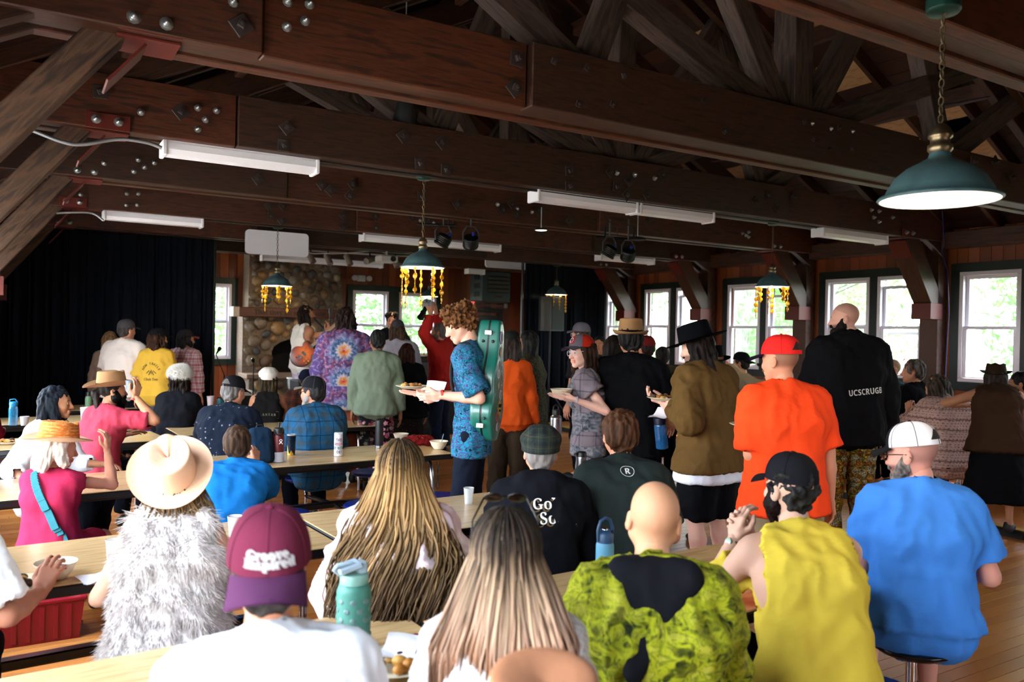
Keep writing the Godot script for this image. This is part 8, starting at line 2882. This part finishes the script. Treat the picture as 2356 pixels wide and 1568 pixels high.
	# --- held plates, bowls, bottles, napkins
	plate(palm(R.guitar, "R") * Vector3(-0.01, -0.03, -0.11), 0.115, "paper plate of food held by the curly-haired man")
	var np := palm(R.guitar, "L") * Vector3(0, -0.06, -0.05)
	napkin(np + Vector3(0, -0.06, 0), 0.16, "white napkin crumpled in the curly-haired man's hand", 0.6, 0.12)
	plate(palm(R.olive, "L") * Vector3(0.0, -0.045, -0.10) + Vector3(0, 0.01, 0), 0.13, "plate piled with food carried by the olive jacket")
	napkin(palm(R.olive, "L") * Vector3(0.0, 0.03, -0.08) + Vector3(0, -0.06, 0), 0.15, "white napkins held under the olive jacket's plate", 0.2, 0.05)
	plate(palm(R.orange, "L") * Vector3(0.02, -0.04, -0.13), 0.12, "pale paper plate held by the man in orange")
	bowl(palm(R.girl, "L") * Vector3(0.06, -0.035, -0.12) + Vector3(0, -0.01, 0), 0.082, "cream bowl held by the young woman in the trucker cap")
	var bt := thing("water_bottle", "steel water bottle hanging from the young woman's finger", "bottle", px(1278, 1016, 5.95))
	var steel := mat("steel", Color(0.62, 0.62, 0.63), 0.28, 1.0)
	lathe_part("flask", [[0, 0], [0.04, 0.0], [0.045, 0.006], [0.045, 0.17], [0.04, 0.19], [0.026, 0.2], [0.026, 0.205]], steel, bt)
	lathe_part("cap", [[0.03, 0.2], [0.03, 0.235], [0.026, 0.24], [0, 0.24]], blk, bt)
	m = MB.new()
	m.tube([Vector3(-0.026, 0.22, 0), Vector3(-0.022, 0.262, 0), Vector3(0.0, 0.275, 0), Vector3(0.022, 0.262, 0), Vector3(0.026, 0.22, 0)], 0.006, 6)
	part("carry_loop", m, blk, bt)
	bt = thing("water_bottle", "clear blue water bottle hanging below the olive jacket's hand", "bottle", px(1524, 1031, 5.55))
	bt.basis = Basis(Vector3(0, 0, 1), 0.16)
	var bg := glass("blue_clear", Color(0.10, 0.35, 0.55), 0.55)
	lathe_part("flask", [[0, 0], [0.038, 0.0], [0.043, 0.008], [0.043, 0.16], [0.034, 0.178], [0.03, 0.18]], bg, bt)
	lathe_part("cap", [[0.04, 0.17], [0.041, 0.215], [0.038, 0.22], [0, 0.22]], mat("cap_navy", Color(0.02, 0.05, 0.14), 0.4), bt)
	var ph := thing("phone", "black phone in the bald man's left hand", "phone", palm(R.bald, "L") * Vector3(0.0, -0.035, -0.06))
	ph.basis = (palm(R.bald, "L").basis.orthonormalized())
	m = MB.new()
	m.box(Vector3.ZERO, Vector3(0.075, 0.009, 0.15), 0.004)
	part("phone_body", m, blk, ph)
	ph = thing("phone", "phone held by the young man in the royal blue tee", "phone", palm(R.btee, "R") * Vector3(0.0, -0.03, -0.05))
	ph.basis = (palm(R.btee, "R").basis.orthonormalized())
	m = MB.new()
	m.box(Vector3.ZERO, Vector3(0.07, 0.009, 0.14), 0.004)
	part("phone_body", m, mat("phone_white", Color(0.75, 0.77, 0.8), 0.3), ph)
	cup(palm(R.redt, "R") * Vector3(0.0, -0.05, -0.06) + Vector3(-0.02, -0.02, 0), 0.038, 0.085, "grey cup raised to the bearded man's mouth", mat("cup_grey", Color(0.4, 0.42, 0.44), 0.5))
	# wrist things
	for q in [["guitar", "L", Color(0.8, 0.16, 0.05), "orange wristband"], ["olive", "L", Color(0.85, 0.2, 0.06), "orange wristband"], ["redt", "R", Color(0.85, 0.18, 0.06), "orange wristband"], ["girl", "L", Color(0.7, 0.72, 0.76), "silver cuff bracelet"], ["orange", "L", Color(0.12, 0.05, 0.05), "dark bracelet"], ["yellow", "L", Color(0.16, 0.2, 0.19), "grey wristwatch strap"], ["bald", "L", Color(0.02, 0.02, 0.02), "black cuff"]]:
		var pr: Dictionary = R[q[0]]
		var ht: Transform3D = pr.J["hand" + q[1]]
		m = MB.new()
		m.lathe([[0.031, -0.008], [0.033, -0.006], [0.033, 0.006], [0.031, 0.008]], 20, Transform3D(Basis(Vector3.RIGHT, PI / 2), Vector3(0, 0, 0.022)), 1.0, 0.82)
		part("wristband", m, mat("band_" + q[3] + q[0], q[2], 0.5), pr.n, ht, q[3])
	m = MB.new()
	m.lathe([[0, 0], [0.017, 0], [0.017, 0.008], [0.015, 0.01], [0, 0.01]], 16, Transform3D(Basis(), Vector3(0, 0.027, 0.022)))
	part("watch_face", m, mat("watch_face", Color(0.55, 0.62, 0.55), 0.2), R.yellow.n, R.yellow.J.handL)
	# sunglasses pushed up on the streaked hair, orange pair on the grey hair
	for q in [["streak", Color(0.06, 0.035, 0.02), Vector3(0, 0.075, -0.02)], ["oglass", Color(0.75, 0.2, 0.04), Vector3(0, 0.055, -0.01)]]:
		var pr: Dictionary = R[q[0]]
		m = MB.new()
		for s in [-1, 1]:
			m.ball(Vector3(s * 0.034, 0.0, -0.098), Vector3(0.03, 0.021, 0.004), 12, 8)
			m.tube([Vector3(s * 0.062, 0.008, -0.09), Vector3(s * 0.092, 0.0, -0.02), Vector3(s * 0.095, -0.02, 0.06)], 0.003, 5)
		m.tube([Vector3(-0.01, 0.004, -0.1), Vector3(0.01, 0.004, -0.1)], 0.003, 5)
		part("sunglasses", m, mat("shades_" + q[0], q[1], 0.2), pr.n, pr.hx * Transform3D(Basis(Vector3.RIGHT, 0.75), q[2]))
	table_things()
	run_jobs()
	fur("fur_hair", fs, 9000, 0.03, 0.0022, furw, R.fur.n, R.fur.hx, 4, 0.2)
	fur("fur_hair", R.vest.o.top.sdf, 16000, 0.045, 0.0026, mat("fur_grey", Color(0.70, 0.66, 0.63), 0.9), R.vest.n, Transform3D(), 9, 0.9)

func guitar_case():
	var r: Dictionary = R.guitar
	var J: Dictionary = r.J
	var nt := (r.n as Node3D).transform
	var at := px(1124, 874, 5.66)
	var t := thing("guitar_case", "teal hard instrument case covered in stickers on the curly-haired man's back", "instrument case", at)
	# x across his back, y up (a little tilted), z away from his back
	var z := (nt.basis * -(J.fw as Vector3))
	z.y = 0
	z = z.normalized()
	var up := Vector3(0.06, 1, -0.03).normalized()
	var x := up.cross(z).normalized()
	t.basis = Basis(x, up, x.cross(up))
	var H := 0.425
	var prof := func(y: float) -> float:
		var f: float = (y + H) / (2 * H)
		return 0.085 + 0.115 * exp(-pow((f - 0.22) / 0.2, 2)) + 0.065 * exp(-pow((f - 0.55) / 0.12, 2))
	var n := 64
	var outl := PackedVector2Array()
	for k in n:
		var a := TAU * k / n
		var y := -cos(a)
		y = signf(y) * pow(absf(y), 0.8)
		var sx := sin(a)
		sx = signf(sx) * pow(absf(sx), 0.5)
		outl.append(Vector2(sx * prof.call(y * H), y * H))
	var fs := [0.0, 0.5, 0.9, 0.965, 0.99, 1.0, 1.0, 0.99, 0.965, 0.9, 0.5, 0.0]
	var zs := [0.085, 0.084, 0.08, 0.072, 0.06, 0.045, -0.045, -0.06, -0.072, -0.08, -0.082, -0.082]
	var m := MB.new()
	m.patch(n, 11, func(u, v):
		var p := outl[int(round(u * n)) % n]
		var k := int(round(v * 11))
		return Vector3(p.x * fs[k], p.y * (1.0 - (1.0 - fs[k]) * (0.5 if k in [3, 4, 7, 8] else 1.0)), zs[k]), true, true)
	var teal := mat("case_teal", Color(0.0, 0.40, 0.34), 0.25)
	teal.clearcoat_enabled = true
	part("case_shell", m, teal, t)
	m = MB.new()
	m.patch(n, 2, func(u, v):
		var p := outl[int(round(u * n)) % n]
		return Vector3(p.x * 1.004, p.y * 1.003, (v - 0.5) * 0.014), true, true)
	part("seam_gasket", m, mat("black_plastic", Color.BLACK), t)
	for y in [0.33, 0.02, -0.31]:
		m = MB.new()
		m.box(Vector3(-prof.call(y) * 1.0, y, 0), Vector3(0.012, 0.032, 0.05), 0.003)
		m.box(Vector3(-prof.call(y) * 1.03, y, 0), Vector3(0.01, 0.02, 0.022), 0.003)
		part("latch", m, mat("latch", Color(0.72, 0.70, 0.66), 0.3, 0.7), t)
	for q in [[0.27, 0.035], [0.27, -0.035], [-0.26, 0.03]]:
		m = MB.new()
		m.ball(Vector3(-prof.call(q[0]) * 0.995, q[0], q[1]), Vector3(0.006, 0.011, 0.011), 10, 6)
		part("strap_stud", m, mat("black_plastic", Color.BLACK), t)
	# stickers on the face away from his back
	var cols := [Color(0.55, 0.40, 0.60), Color(0.60, 0.45, 0.46), Color(0.42, 0.40, 0.40), Color(0.55, 0.48, 0.42), Color(0.72, 0.70, 0.68), Color(0.60, 0.32, 0.12), Color(0.36, 0.36, 0.24), Color(0.66, 0.65, 0.62), Color(0.70, 0.66, 0.64), Color(0.75, 0.74, 0.72), Color(0.72, 0.55, 0.05), Color(0.32, 0.30, 0.30), Color(0.62, 0.35, 0.25), Color(0.70, 0.45, 0.32), Color(0.74, 0.72, 0.70), Color(0.28, 0.34, 0.42)]
	var st := [[-0.03, 0.30, 0.045, 24], [-0.03, 0.20, 0.035, 24], [-0.04, 0.11, 0.03, 3], [0.02, 0.09, 0.03, 20], [-0.06, 0.045, 0.033, 24], [0.04, 0.02, 0.045, 4], [-0.05, -0.035, 0.033, 20], [0.05, -0.05, 0.03, 8], [-0.09, -0.11, 0.036, 24], [0.03, -0.10, 0.04, 9], [0.02, -0.185, 0.062, 4], [-0.1, -0.18, 0.036, 12], [-0.04, -0.25, 0.035, 20], [0.05, -0.29, 0.026, 4], [-0.02, -0.32, 0.036, 5], [0.1, -0.15, 0.03, 20]]
	for k in st.size():
		var q: Array = st[k]
		var poly := PackedVector2Array()
		var sides: int = q[3]
		for i in sides * (2 if sides in [5, 8, 9] else 1):
			var a := TAU * i / (sides * (2 if sides in [5, 8, 9] else 1)) + (0.0 if sides != 4 else 0.1)
			var rr: float = q[2] * (0.72 if sides in [5, 8, 9] and i % 2 else 1.0)
			poly.append(Vector2(cos(a), sin(a)) * rr)
		m = MB.new()
		m.extrude(poly, 0.003, Transform3D(Basis(), Vector3(q[0], q[1], 0.0855 - 0.012 * pow(absf(q[0]) / 0.12, 3))))
		var s := part("sticker", m, mat("sticker%d" % k, cols[k], 0.5), t)
		m = MB.new()
		var poly2 := PackedVector2Array()
		for p in poly:
			poly2.append(p * 0.62)
		m.extrude(poly2, 0.002, Transform3D(Basis(), Vector3(q[0], q[1], 0.0878 - 0.012 * pow(absf(q[0]) / 0.12, 3))))
		part("sticker_motif", m, mat("motif%d" % (k % 5), [Color(0.12, 0.10, 0.10), Color(0.66, 0.60, 0.30), Color(0.45, 0.12, 0.10), Color(0.16, 0.3, 0.28), Color(0.5, 0.5, 0.5)][k % 5] if k != 10 else Color.WHITE, 0.5) if k != 10 else mat("sticker10", Color.WHITE), s)
	part("sticker_lettering", text_mb("BUMP", 0.034, 0.002, "Droid Sans", 800), mat("print_dark", Color.BLACK), t, Transform3D(Basis(), Vector3(0.02, -0.175, 0.0895)))
	part("sticker_lettering", text_mb("ROCKS", 0.018, 0.002, "Droid Serif", 800), mat("print_dark", Color.BLACK), t, Transform3D(Basis(), Vector3(0.02, -0.21, 0.0895)))
	# shoulder straps go round the man's shoulders
	m = MB.new()
	for s in [-1, 1]:
		var sh: Vector3 = J["S" + ("L" if s < 0 else "R")]
		var inn: Vector3 = sh - J.R * s * 0.045
		var p := [inn - J.fw * 0.10 + J.d3 * -0.02, inn - J.fw * 0.03 + J.d3 * 0.088, inn + J.fw * 0.05 + J.d3 * 0.075, inn + J.fw * 0.105 - J.d3 * 0.08, inn + J.fw * 0.06 + J.R * s * 0.06 - J.d3 * 0.27, inn - J.fw * 0.1 + J.R * s * 0.03 - J.d3 * 0.30]
		var cv := Curve3D.new()
		for i in p.size():
			var tg: Vector3 = (p[mini(i + 1, 5)] - p[maxi(i - 1, 0)]) / 6
			cv.add_point(p[i], -tg, tg)
		m.tube(Array(cv.tessellate(3, 4)), 0.02, 8, true, 0.6)
	part("carry_strap", m, mat("strap_black", Color(0.02, 0.02, 0.024), 0.8), r.n, Transform3D(), "black padded carrying strap")

func set_at(x: float, y: float, h := 0.701) -> Vector3:
	return on_y(x, y, h)

func table_things():
	var white := mat("paper_white", Color.WHITE)
	var blk := mat("black_plastic", Color.BLACK)
	var steel := mat("steel", Color.WHITE)
	var chrome := mat("chrome", Color.WHITE)
	# green glass bottle in the front
	var t := thing("water_bottle", "green sleeved glass bottle with a flip lid on the front table", "bottle", set_at(812, 1500))
	t.scale = Vector3(1.3, 1.0, 1.3)
	var grn := mat("sleeve_green", Color(0.22, 0.46, 0.41), 0.55)
	var h := 0.225
	lathe_part("sleeve", [[0, 0], [0.036, 0], [0.04, 0.006], [0.041, h * 0.86], [0.036, h * 0.95], [0.028, h * 0.97]], grn, t)
	for r in 6:
		for k in 8:
			var a := TAU * (k + 0.5 * (r % 2)) / 8
			var m := MB.new()
			m.ball(Vector3(sin(a) * 0.0405, 0.03 + r * 0.028, cos(a) * 0.0405), Vector3(0.008, 0.008, 0.0022), 10, 6, Basis(Vector3.UP, a))
			part("sleeve_hole", m, mat("hole_grey", Color(0.34, 0.44, 0.44), 0.3), t)
	lathe_part("collar", [[0.03, h * 0.96], [0.034, h * 0.97], [0.034, h * 1.09], [0.03, h * 1.11], [0, h * 1.11]], mat("collar_green", Color(0.45, 0.62, 0.57), 0.4), t)
	var m := MB.new()
	m.box(Vector3(-0.015, h * 1.2, 0), Vector3(0.06, 0.02, 0.05), 0.008, Basis(Vector3(0, 0, 1), 0.3))
	m.box(Vector3(0.018, h * 1.17, 0), Vector3(0.022, 0.04, 0.03), 0.006)
	m.tube([Vector3(-0.035, h * 1.1, 0), Vector3(-0.05, h * 1.18, 0), Vector3(-0.045, h * 1.26, 0.01), Vector3(-0.01, h * 1.27, 0.01)], 0.006, 6)
	part("flip_lid", m, mat("lid_lilac", Color(0.55, 0.62, 0.66), 0.35), t)
	# light blue flask with a loop
	t = thing("water_bottle", "light blue flask with a carrying loop beside the bald man", "bottle", set_at(1390, 1338))
	var lb := mat("flask_blue", Color(0.30, 0.52, 0.62), 0.45)
	lathe_part("flask", [[0, 0], [0.034, 0], [0.037, 0.005], [0.037, 0.15], [0.034, 0.16], [0.034, 0.165]], lb, t)
	var cb := mat("flask_cap", Color(0.05, 0.20, 0.32), 0.5)
	lathe_part("cap", [[0.034, 0.163], [0.035, 0.195], [0.026, 0.2], [0.024, 0.212], [0.0, 0.214]], cb, t)
	m = MB.new()
	m.tube([Vector3(-0.035, 0.17, 0), Vector3(-0.038, 0.215, 0), Vector3(-0.025, 0.25, 0), Vector3(0, 0.262, 0), Vector3(0.025, 0.25, 0), Vector3(0.038, 0.215, 0), Vector3(0.035, 0.17, 0)], 0.0065, 8)
	part("carry_loop", m, cb, t)
	lathe_part("button", [[0.012, 0.213], [0.012, 0.22], [0, 0.222]], chrome, t)
	var pc := mat("paper_cup", Color(0.86, 0.85, 0.83), 0.7)
	cup(set_at(1372, 1408), 0.034, 0.095, "white paper cup in front of the light blue flask", pc)
	cup(set_at(540, 1232), 0.034, 0.092, "white paper cup on the second table beside the fur vest", pc)
	cup(set_at(1078, 1158), 0.031, 0.09, "ribbed clear plastic cup on the second table", glass("clear_plastic", Color(0.85, 0.87, 0.87), 0.35))
	t = cup(set_at(262, 1296), 0.034, 0.1, "clear cup of amber drink at the left of the second table", glass("clear_plastic", Color.WHITE, 0.2))
	lathe_part("drink", [[0, 0.007], [0.024, 0.007], [0.028, 0.045], [0, 0.045]], glass("amber", Color(0.75, 0.45, 0.1), 0.65), t)
	bowl(set_at(128, 1330), 0.075, "cream paper bowl on the second table at the left")
	plate(set_at(50, 1352), 0.115, "white plate beside the left edge person's arm", true)
	napkin(set_at(228, 1330), 0.14, "white napkin by the clear cup of amber drink", 0.2)
	plate(set_at(905, 1535), 0.125, "plate with scraps under the crumpled napkin on the front table", true)
	napkin(set_at(920, 1522) + Vector3(0, 0.03, 0), 0.13, "white folded napkin lying on the front table plate", 0.7, 0.02)
	m = MB.new()
	m.patch(8, 4, func(u, v): return Vector3((u - 0.5) * 0.09, 0.012 + 0.012 * sin(u * 6 + v * 4), (v - 0.5) * 0.06))
	solo("wrapper", m, mat("wrapper_magenta", Color(0.55, 0.06, 0.24), 0.4), "magenta snack wrapper beside the folded napkin", "wrapper", Transform3D(Basis(Vector3.UP, -0.6), set_at(968, 1500) + Vector3(0, 0.025, 0)))
	# third row, right table
	t = thing("water_bottle", "dark red and white bottle with a black straw lid", "bottle", set_at(640, 1062))
	lathe_part("boot", [[0, 0], [0.04, 0], [0.043, 0.006], [0.044, 0.075], [0.042, 0.078]], mat("boot_white", Color(0.74, 0.74, 0.77), 0.5), t, "white silicone boot")
	lathe_part("flask", [[0.042, 0.076], [0.042, 0.20], [0.034, 0.222], [0.03, 0.225]], mat("flask_red", Color(0.36, 0.045, 0.06), 0.45), t)
	lathe_part("straw_lid", [[0.035, 0.22], [0.036, 0.25], [0.03, 0.26], [0.0, 0.262]], blk, t)
	m = MB.new()
	m.tube([Vector3(-0.036, 0.245, 0), Vector3(-0.03, 0.215, 0.03), Vector3(0.0, 0.203, 0.042), Vector3(0.03, 0.215, 0.03), Vector3(0.036, 0.245, 0)], 0.006, 6)
	m.tube([Vector3(0, 0.255, 0), Vector3(0.004, 0.30, 0)], 0.008, 6)
	part("handle", m, blk, t)
	m = MB.new()
	var rp := []
	for k in 9:
		rp.append(Vector3(cos(PI * k / 8) * 0.009, 0.008 + sin(PI * k / 8) * 0.009, 0))
	m.tube([Vector3(-0.013, -0.018, 0), Vector3(0.007, 0.004, 0)] + rp + [Vector3(-0.007, 0.004, 0), Vector3(0.013, -0.018, 0)], 0.0028, 5)
	part("figure_mark", m, mat("print_white", Color.WHITE), t, Transform3D(Basis(Vector3.UP, -0.15), Vector3(0.006, 0.158, 0.0435)))
	t = thing("tumbler", "dark tumbler printed with yellow and orange peaks", "tumbler", set_at(670, 1046))
	var pk := img(96, func(u, v):
		var y: float = 1.0 - v
		var e := 0.62 + 0.16 * sin(u * 19.0) * sin(u * 7.0)
		if y > 0.9:
			return Color(0.62, 0.10, 0.04)
		return Color(0.75, 0.48, 0.08).lerp(Color(0.85, 0.75, 0.4), 0.5 + 0.5 * sin(u * 25)) if y > e else (Color(0.05, 0.25, 0.4) if nz.get_noise_2d(u * 30, v * 30) > 0.25 else Color(0.02, 0.02, 0.05)))
	lathe_part("tumbler_wall", [[0.028, 0], [0.03, 0.002], [0.034, 0.135], [0.037, 0.158]], paint_mat("peaks", pk, 0, 0.3), t)
	lathe_part("lid", [[0.037, 0.157], [0.038, 0.165], [0.034, 0.168], [0.03, 0.164], [0, 0.164]], glass("clear_plastic", Color.WHITE, 0.3), t)
	t = thing("tumbler", "white skinny tumbler with rows of coloured lettering", "tumbler", set_at(778, 1048))
	lathe_part("tumbler_wall", [[0, 0], [0.032, 0], [0.034, 0.004], [0.034, 0.176], [0.034, 0.176], [0.031, 0.18]], mat("tumbler_white", Color(0.84, 0.83, 0.85), 0.3), t)
	lathe_part("lid", [[0.034, 0.177], [0.035, 0.188], [0.03, 0.19], [0, 0.189]], glass("clear_plastic", Color.WHITE, 0.3), t)
	var rows := [["THIS", Color(0.45, 0.12, 0.35)], ["MIGHT", Color(0.75, 0.35, 0.45)], ["BE WINE", Color(0.1, 0.5, 0.45)], ["OK?", Color(0.5, 0.42, 0.12)]]
	for k in 4:
		var tm := text_mb(rows[k][0], 0.034, 0.0015, "Droid Sans", 800)
		for i in tm.v.size():
			var a: float = tm.v[i].x * 0.75 / 0.0345 - 0.12
			tm.v[i] = Vector3(sin(a) * 0.0347, tm.v[i].y + 0.13 - 0.032 * k, cos(a) * 0.0347)
		part("lettering", tm, mat("tint%d" % k, rows[k][1], 0.5), t)
	t = thing("flask", "tall black thermos flask on the bottle table", "flask", set_at(872, 1030))
	lathe_part("thermos_body", [[0, 0], [0.034, 0], [0.035, 0.022], [0.035, 0.022], [0.036, 0.024], [0.036, 0.17], [0.033, 0.175], [0.034, 0.18], [0.034, 0.235], [0.03, 0.242], [0, 0.242]], blk, t)
	lathe_part("steel_base", [[0.035, 0.0], [0.0365, 0.002], [0.0365, 0.02], [0.035, 0.022]], steel, t, "bright steel base ring")
	bowl(set_at(1009, 1032), 0.078, "cream bowl with a spoon at the end of the bottle table")
	m = MB.new()
	m.tube([Vector3(0, 0.035, 0), Vector3(0.03, 0.12, -0.02)], 0.003, 6)
	solo("spoon", m, mat("spoon_blue", Color(0.45, 0.52, 0.6), 0.4), "pale blue spoon standing in the bowl by the bottle table's end", "spoon", Transform3D(Basis(), set_at(1015, 1030)))
	bowl(set_at(922, 1012), 0.07, "white bowl behind the long-haired blonde's head on the bottle table")
	var bs := Sdf.new()
	bs.ell(Vector3(0, 0.03, 0), Vector3(0.15, 0.035, 0.1), 0.03)
	bs.ell(Vector3(-0.06, 0.05, 0.02), Vector3(0.09, 0.03, 0.07), 0.03)
	bs.ell(Vector3(0.08, 0.045, -0.02), Vector3(0.07, 0.025, 0.06), 0.02)
	var bm := ArrayMesh.new()
	job(bs, 0.012, bm, func(q: Sdf): folds(q, 0.014, Vector3.ZERO, 12, 12))
	solo("cloth_bag", bm, mats.red_bandana, "crumpled red cloth bag at the back of the bottle table", "bag", Transform3D(Basis(), set_at(962, 1022)))
	# backpack on the bench beside the young man in royal blue
	var ks := Sdf.new()
	ks.cone(Vector3(0, 0.08, 0), Vector3(0, 0.34, 0), 0.1, 0.09, 0.03, 0.09, 0.06)
	ks.cone(Vector3(0, 0.08, 0.09), Vector3(0, 0.2, 0.09), 0.05, 0.04, 0.03, 0.08, 0.07)
	ks.plane(Vector3(0, 0.005, 0), Vector3(0, -1, 0))
	var km := ArrayMesh.new()
	job(ks, 0.014, km, func(q: Sdf): folds(q, 0.006, Vector3.ZERO))
	var kp := px(607, 1040, 5.9)
	t = thing("backpack", "dark blue backpack set on the table beside the red and white bottle", "backpack", Vector3(kp.x, 0.702, -6.1))
	t.scale = Vector3.ONE * 0.62
	part("pack_body", km, cl(24, 42, 60), t)
	m = MB.new()
	m.tube([Vector3(-0.05, 0.41, 0), Vector3(-0.03, 0.46, 0), Vector3(0.03, 0.46, 0), Vector3(0.05, 0.41, 0)], 0.008, 6)
	part("grab_handle", m, blk, t)
	# left: blue bottle, cups, plates
	t = thing("water_bottle", "turquoise clear water bottle at the far left", "bottle", set_at(30, 978))
	lathe_part("flask", [[0, 0], [0.038, 0], [0.04, 0.006], [0.04, 0.16], [0.034, 0.19]], glass("aqua_clear", Color(0.15, 0.55, 0.72), 0.5), t)
	lathe_part("cap", [[0.034, 0.185], [0.036, 0.22], [0.03, 0.235], [0, 0.237]], mat("aqua_cap", Color(0.08, 0.48, 0.66), 0.4), t)
	m = MB.new()
	m.tube([Vector3(-0.03, 0.22, 0), Vector3(-0.028, 0.255, 0), Vector3(0.012, 0.262, 0), Vector3(0.034, 0.235, 0), Vector3(0.035, 0.205, 0)], 0.006, 6)
	part("carry_loop", m, mats.aqua_cap, t)
	cup(set_at(56, 978), 0.04, 0.085, "white paper cup beside the turquoise bottle", pc)
	cup(set_at(194, 968), 0.04, 0.14, "tall white paper cup left of the red tee", pc)
	cup(set_at(199, 1016), 0.036, 0.1, "white paper cup by the straw hat brim", pc)
	plate(set_at(305, 988), 0.13, "white plate at the end of the third table", false)
	plate(set_at(445, 978), 0.1, "small plate left of the navy printed shirt", false)
	plate(set_at(22, 1020), 0.12, "plate with a bowl at the far left of the third row", true)
	t = thing("water_bottle", "green patterned bottle behind the red tee", "bottle", set_at(203, 945))
	lathe_part("flask", [[0, 0], [0.034, 0], [0.036, 0.006], [0.036, 0.15], [0.028, 0.175]], mat("bottle_leaf", Color(0.42, 0.55, 0.40), 0.5), t)
	lathe_part("cap", [[0.028, 0.172], [0.028, 0.22], [0.015, 0.23], [0, 0.232]], blk, t)
	cup(set_at(484, 935), 0.045, 0.13, "white tumbler with a straw left of the black cap", mat("tumbler_pink", Color(0.72, 0.66, 0.66), 0.5))
	t = thing("tumbler", "teal tumbler with a white rim left of the black cap", "tumbler", set_at(507, 940))
	lathe_part("tumbler_wall", [[0, 0], [0.036, 0], [0.045, 0.12]], mat("tumbler_teal", Color(0.02, 0.28, 0.30), 0.4), t)
	lathe_part("lid", [[0.046, 0.118], [0.047, 0.13], [0.036, 0.15], [0, 0.152]], mat("lid_dark", Color(0.05, 0.07, 0.08), 0.4), t)
	t = thing("drinks_bucket", "clear pail with a white rim behind the grey cap", "pail", set_at(672, 893))
	lathe_part("pail_wall", [[0, 0], [0.07, 0], [0.085, 0.17]], glass("clear_plastic", Color.WHITE, 0.4), t)
	lathe_part("rim", [[0.085, 0.165], [0.095, 0.17], [0.095, 0.19], [0.085, 0.19]], white, t)
	# flat steel thermos by the dark green tee
	t = thing("flask", "steel flask with a black pouring lid left of the dark green tee", "flask", set_at(1337, 1098))
	lathe_part("flask_wall", [[0, 0], [0.035, 0], [0.035, 0.14], [0.033, 0.15]], steel, t)
	lathe_part("lid", [[0.036, 0.148], [0.036, 0.175], [0.025, 0.185], [0, 0.186]], blk, t)
	m = MB.new()
	m.box(Vector3(-0.045, 0.17, 0), Vector3(0.03, 0.018, 0.02), 0.004)
	part("spout", m, blk, t)
	# red crate under the left table, key ring, strap hanging off a table
	t = thing("storage_bin", "red plastic bin on the floor under the second table at the left", "bin", on_y(95, 1462, 0.0))
	t.scale = Vector3.ONE * 0.8
	m = MB.new()
	m.extrude(PackedVector2Array([Vector2(-0.22, 0), Vector2(0.22, 0), Vector2(0.25, 0.26), Vector2(-0.25, 0.26)]), 0.3)
	part("bin_body", m, mat("bin_red", Color(0.50, 0.03, 0.10), 0.35), t)
	for k in 5:
		m = MB.new()
		m.box(Vector3(-0.16 + 0.08 * k, 0.13, 0.153), Vector3(0.03, 0.22, 0.012), 0.004)
		part("bin_rib", m, mat("bin_red", Color.WHITE), t)
	m = MB.new()
	m.box(Vector3(0, 0.27, 0), Vector3(0.53, 0.025, 0.33), 0.006)
	part("bin_rim", m, mat("bin_red", Color.WHITE), t)
	m = MB.new()
	var lp := px(1007, 1064, 6.5)
	m.tube([Vector3(-0.012, 0, 0), Vector3(0.0, -0.1, 0), Vector3(-0.012, -0.2, 0), Vector3(0, -0.225, 0), Vector3(0.014, -0.2, 0), Vector3(0.0, -0.1, 0), Vector3(0.014, 0, 0)], 0.004, 6)
	solo("strap_loop", m, mat("strap_brown", Color(0.08, 0.04, 0.03), 0.8), "thin dark strap loop hanging off the bottle table", "strap", Transform3D(Basis(), Vector3(lp.x, 0.66, lp.z)))
	# dark cloth thrown over a stool at the lower right of the windows
	# right-hand tables
	t = thing("phone", "dark phone in the writing woman's hand", "phone", palm(R.dots, "L") * Vector3(0, -0.03, -0.06))
	t.basis = palm(R.dots, "L").basis.orthonormalized()
	m = MB.new()
	m.box(Vector3.ZERO, Vector3(0.07, 0.009, 0.14), 0.004)
	part("phone_body", m, mat("phone_blue", Color(0.03, 0.05, 0.09), 0.3), t)
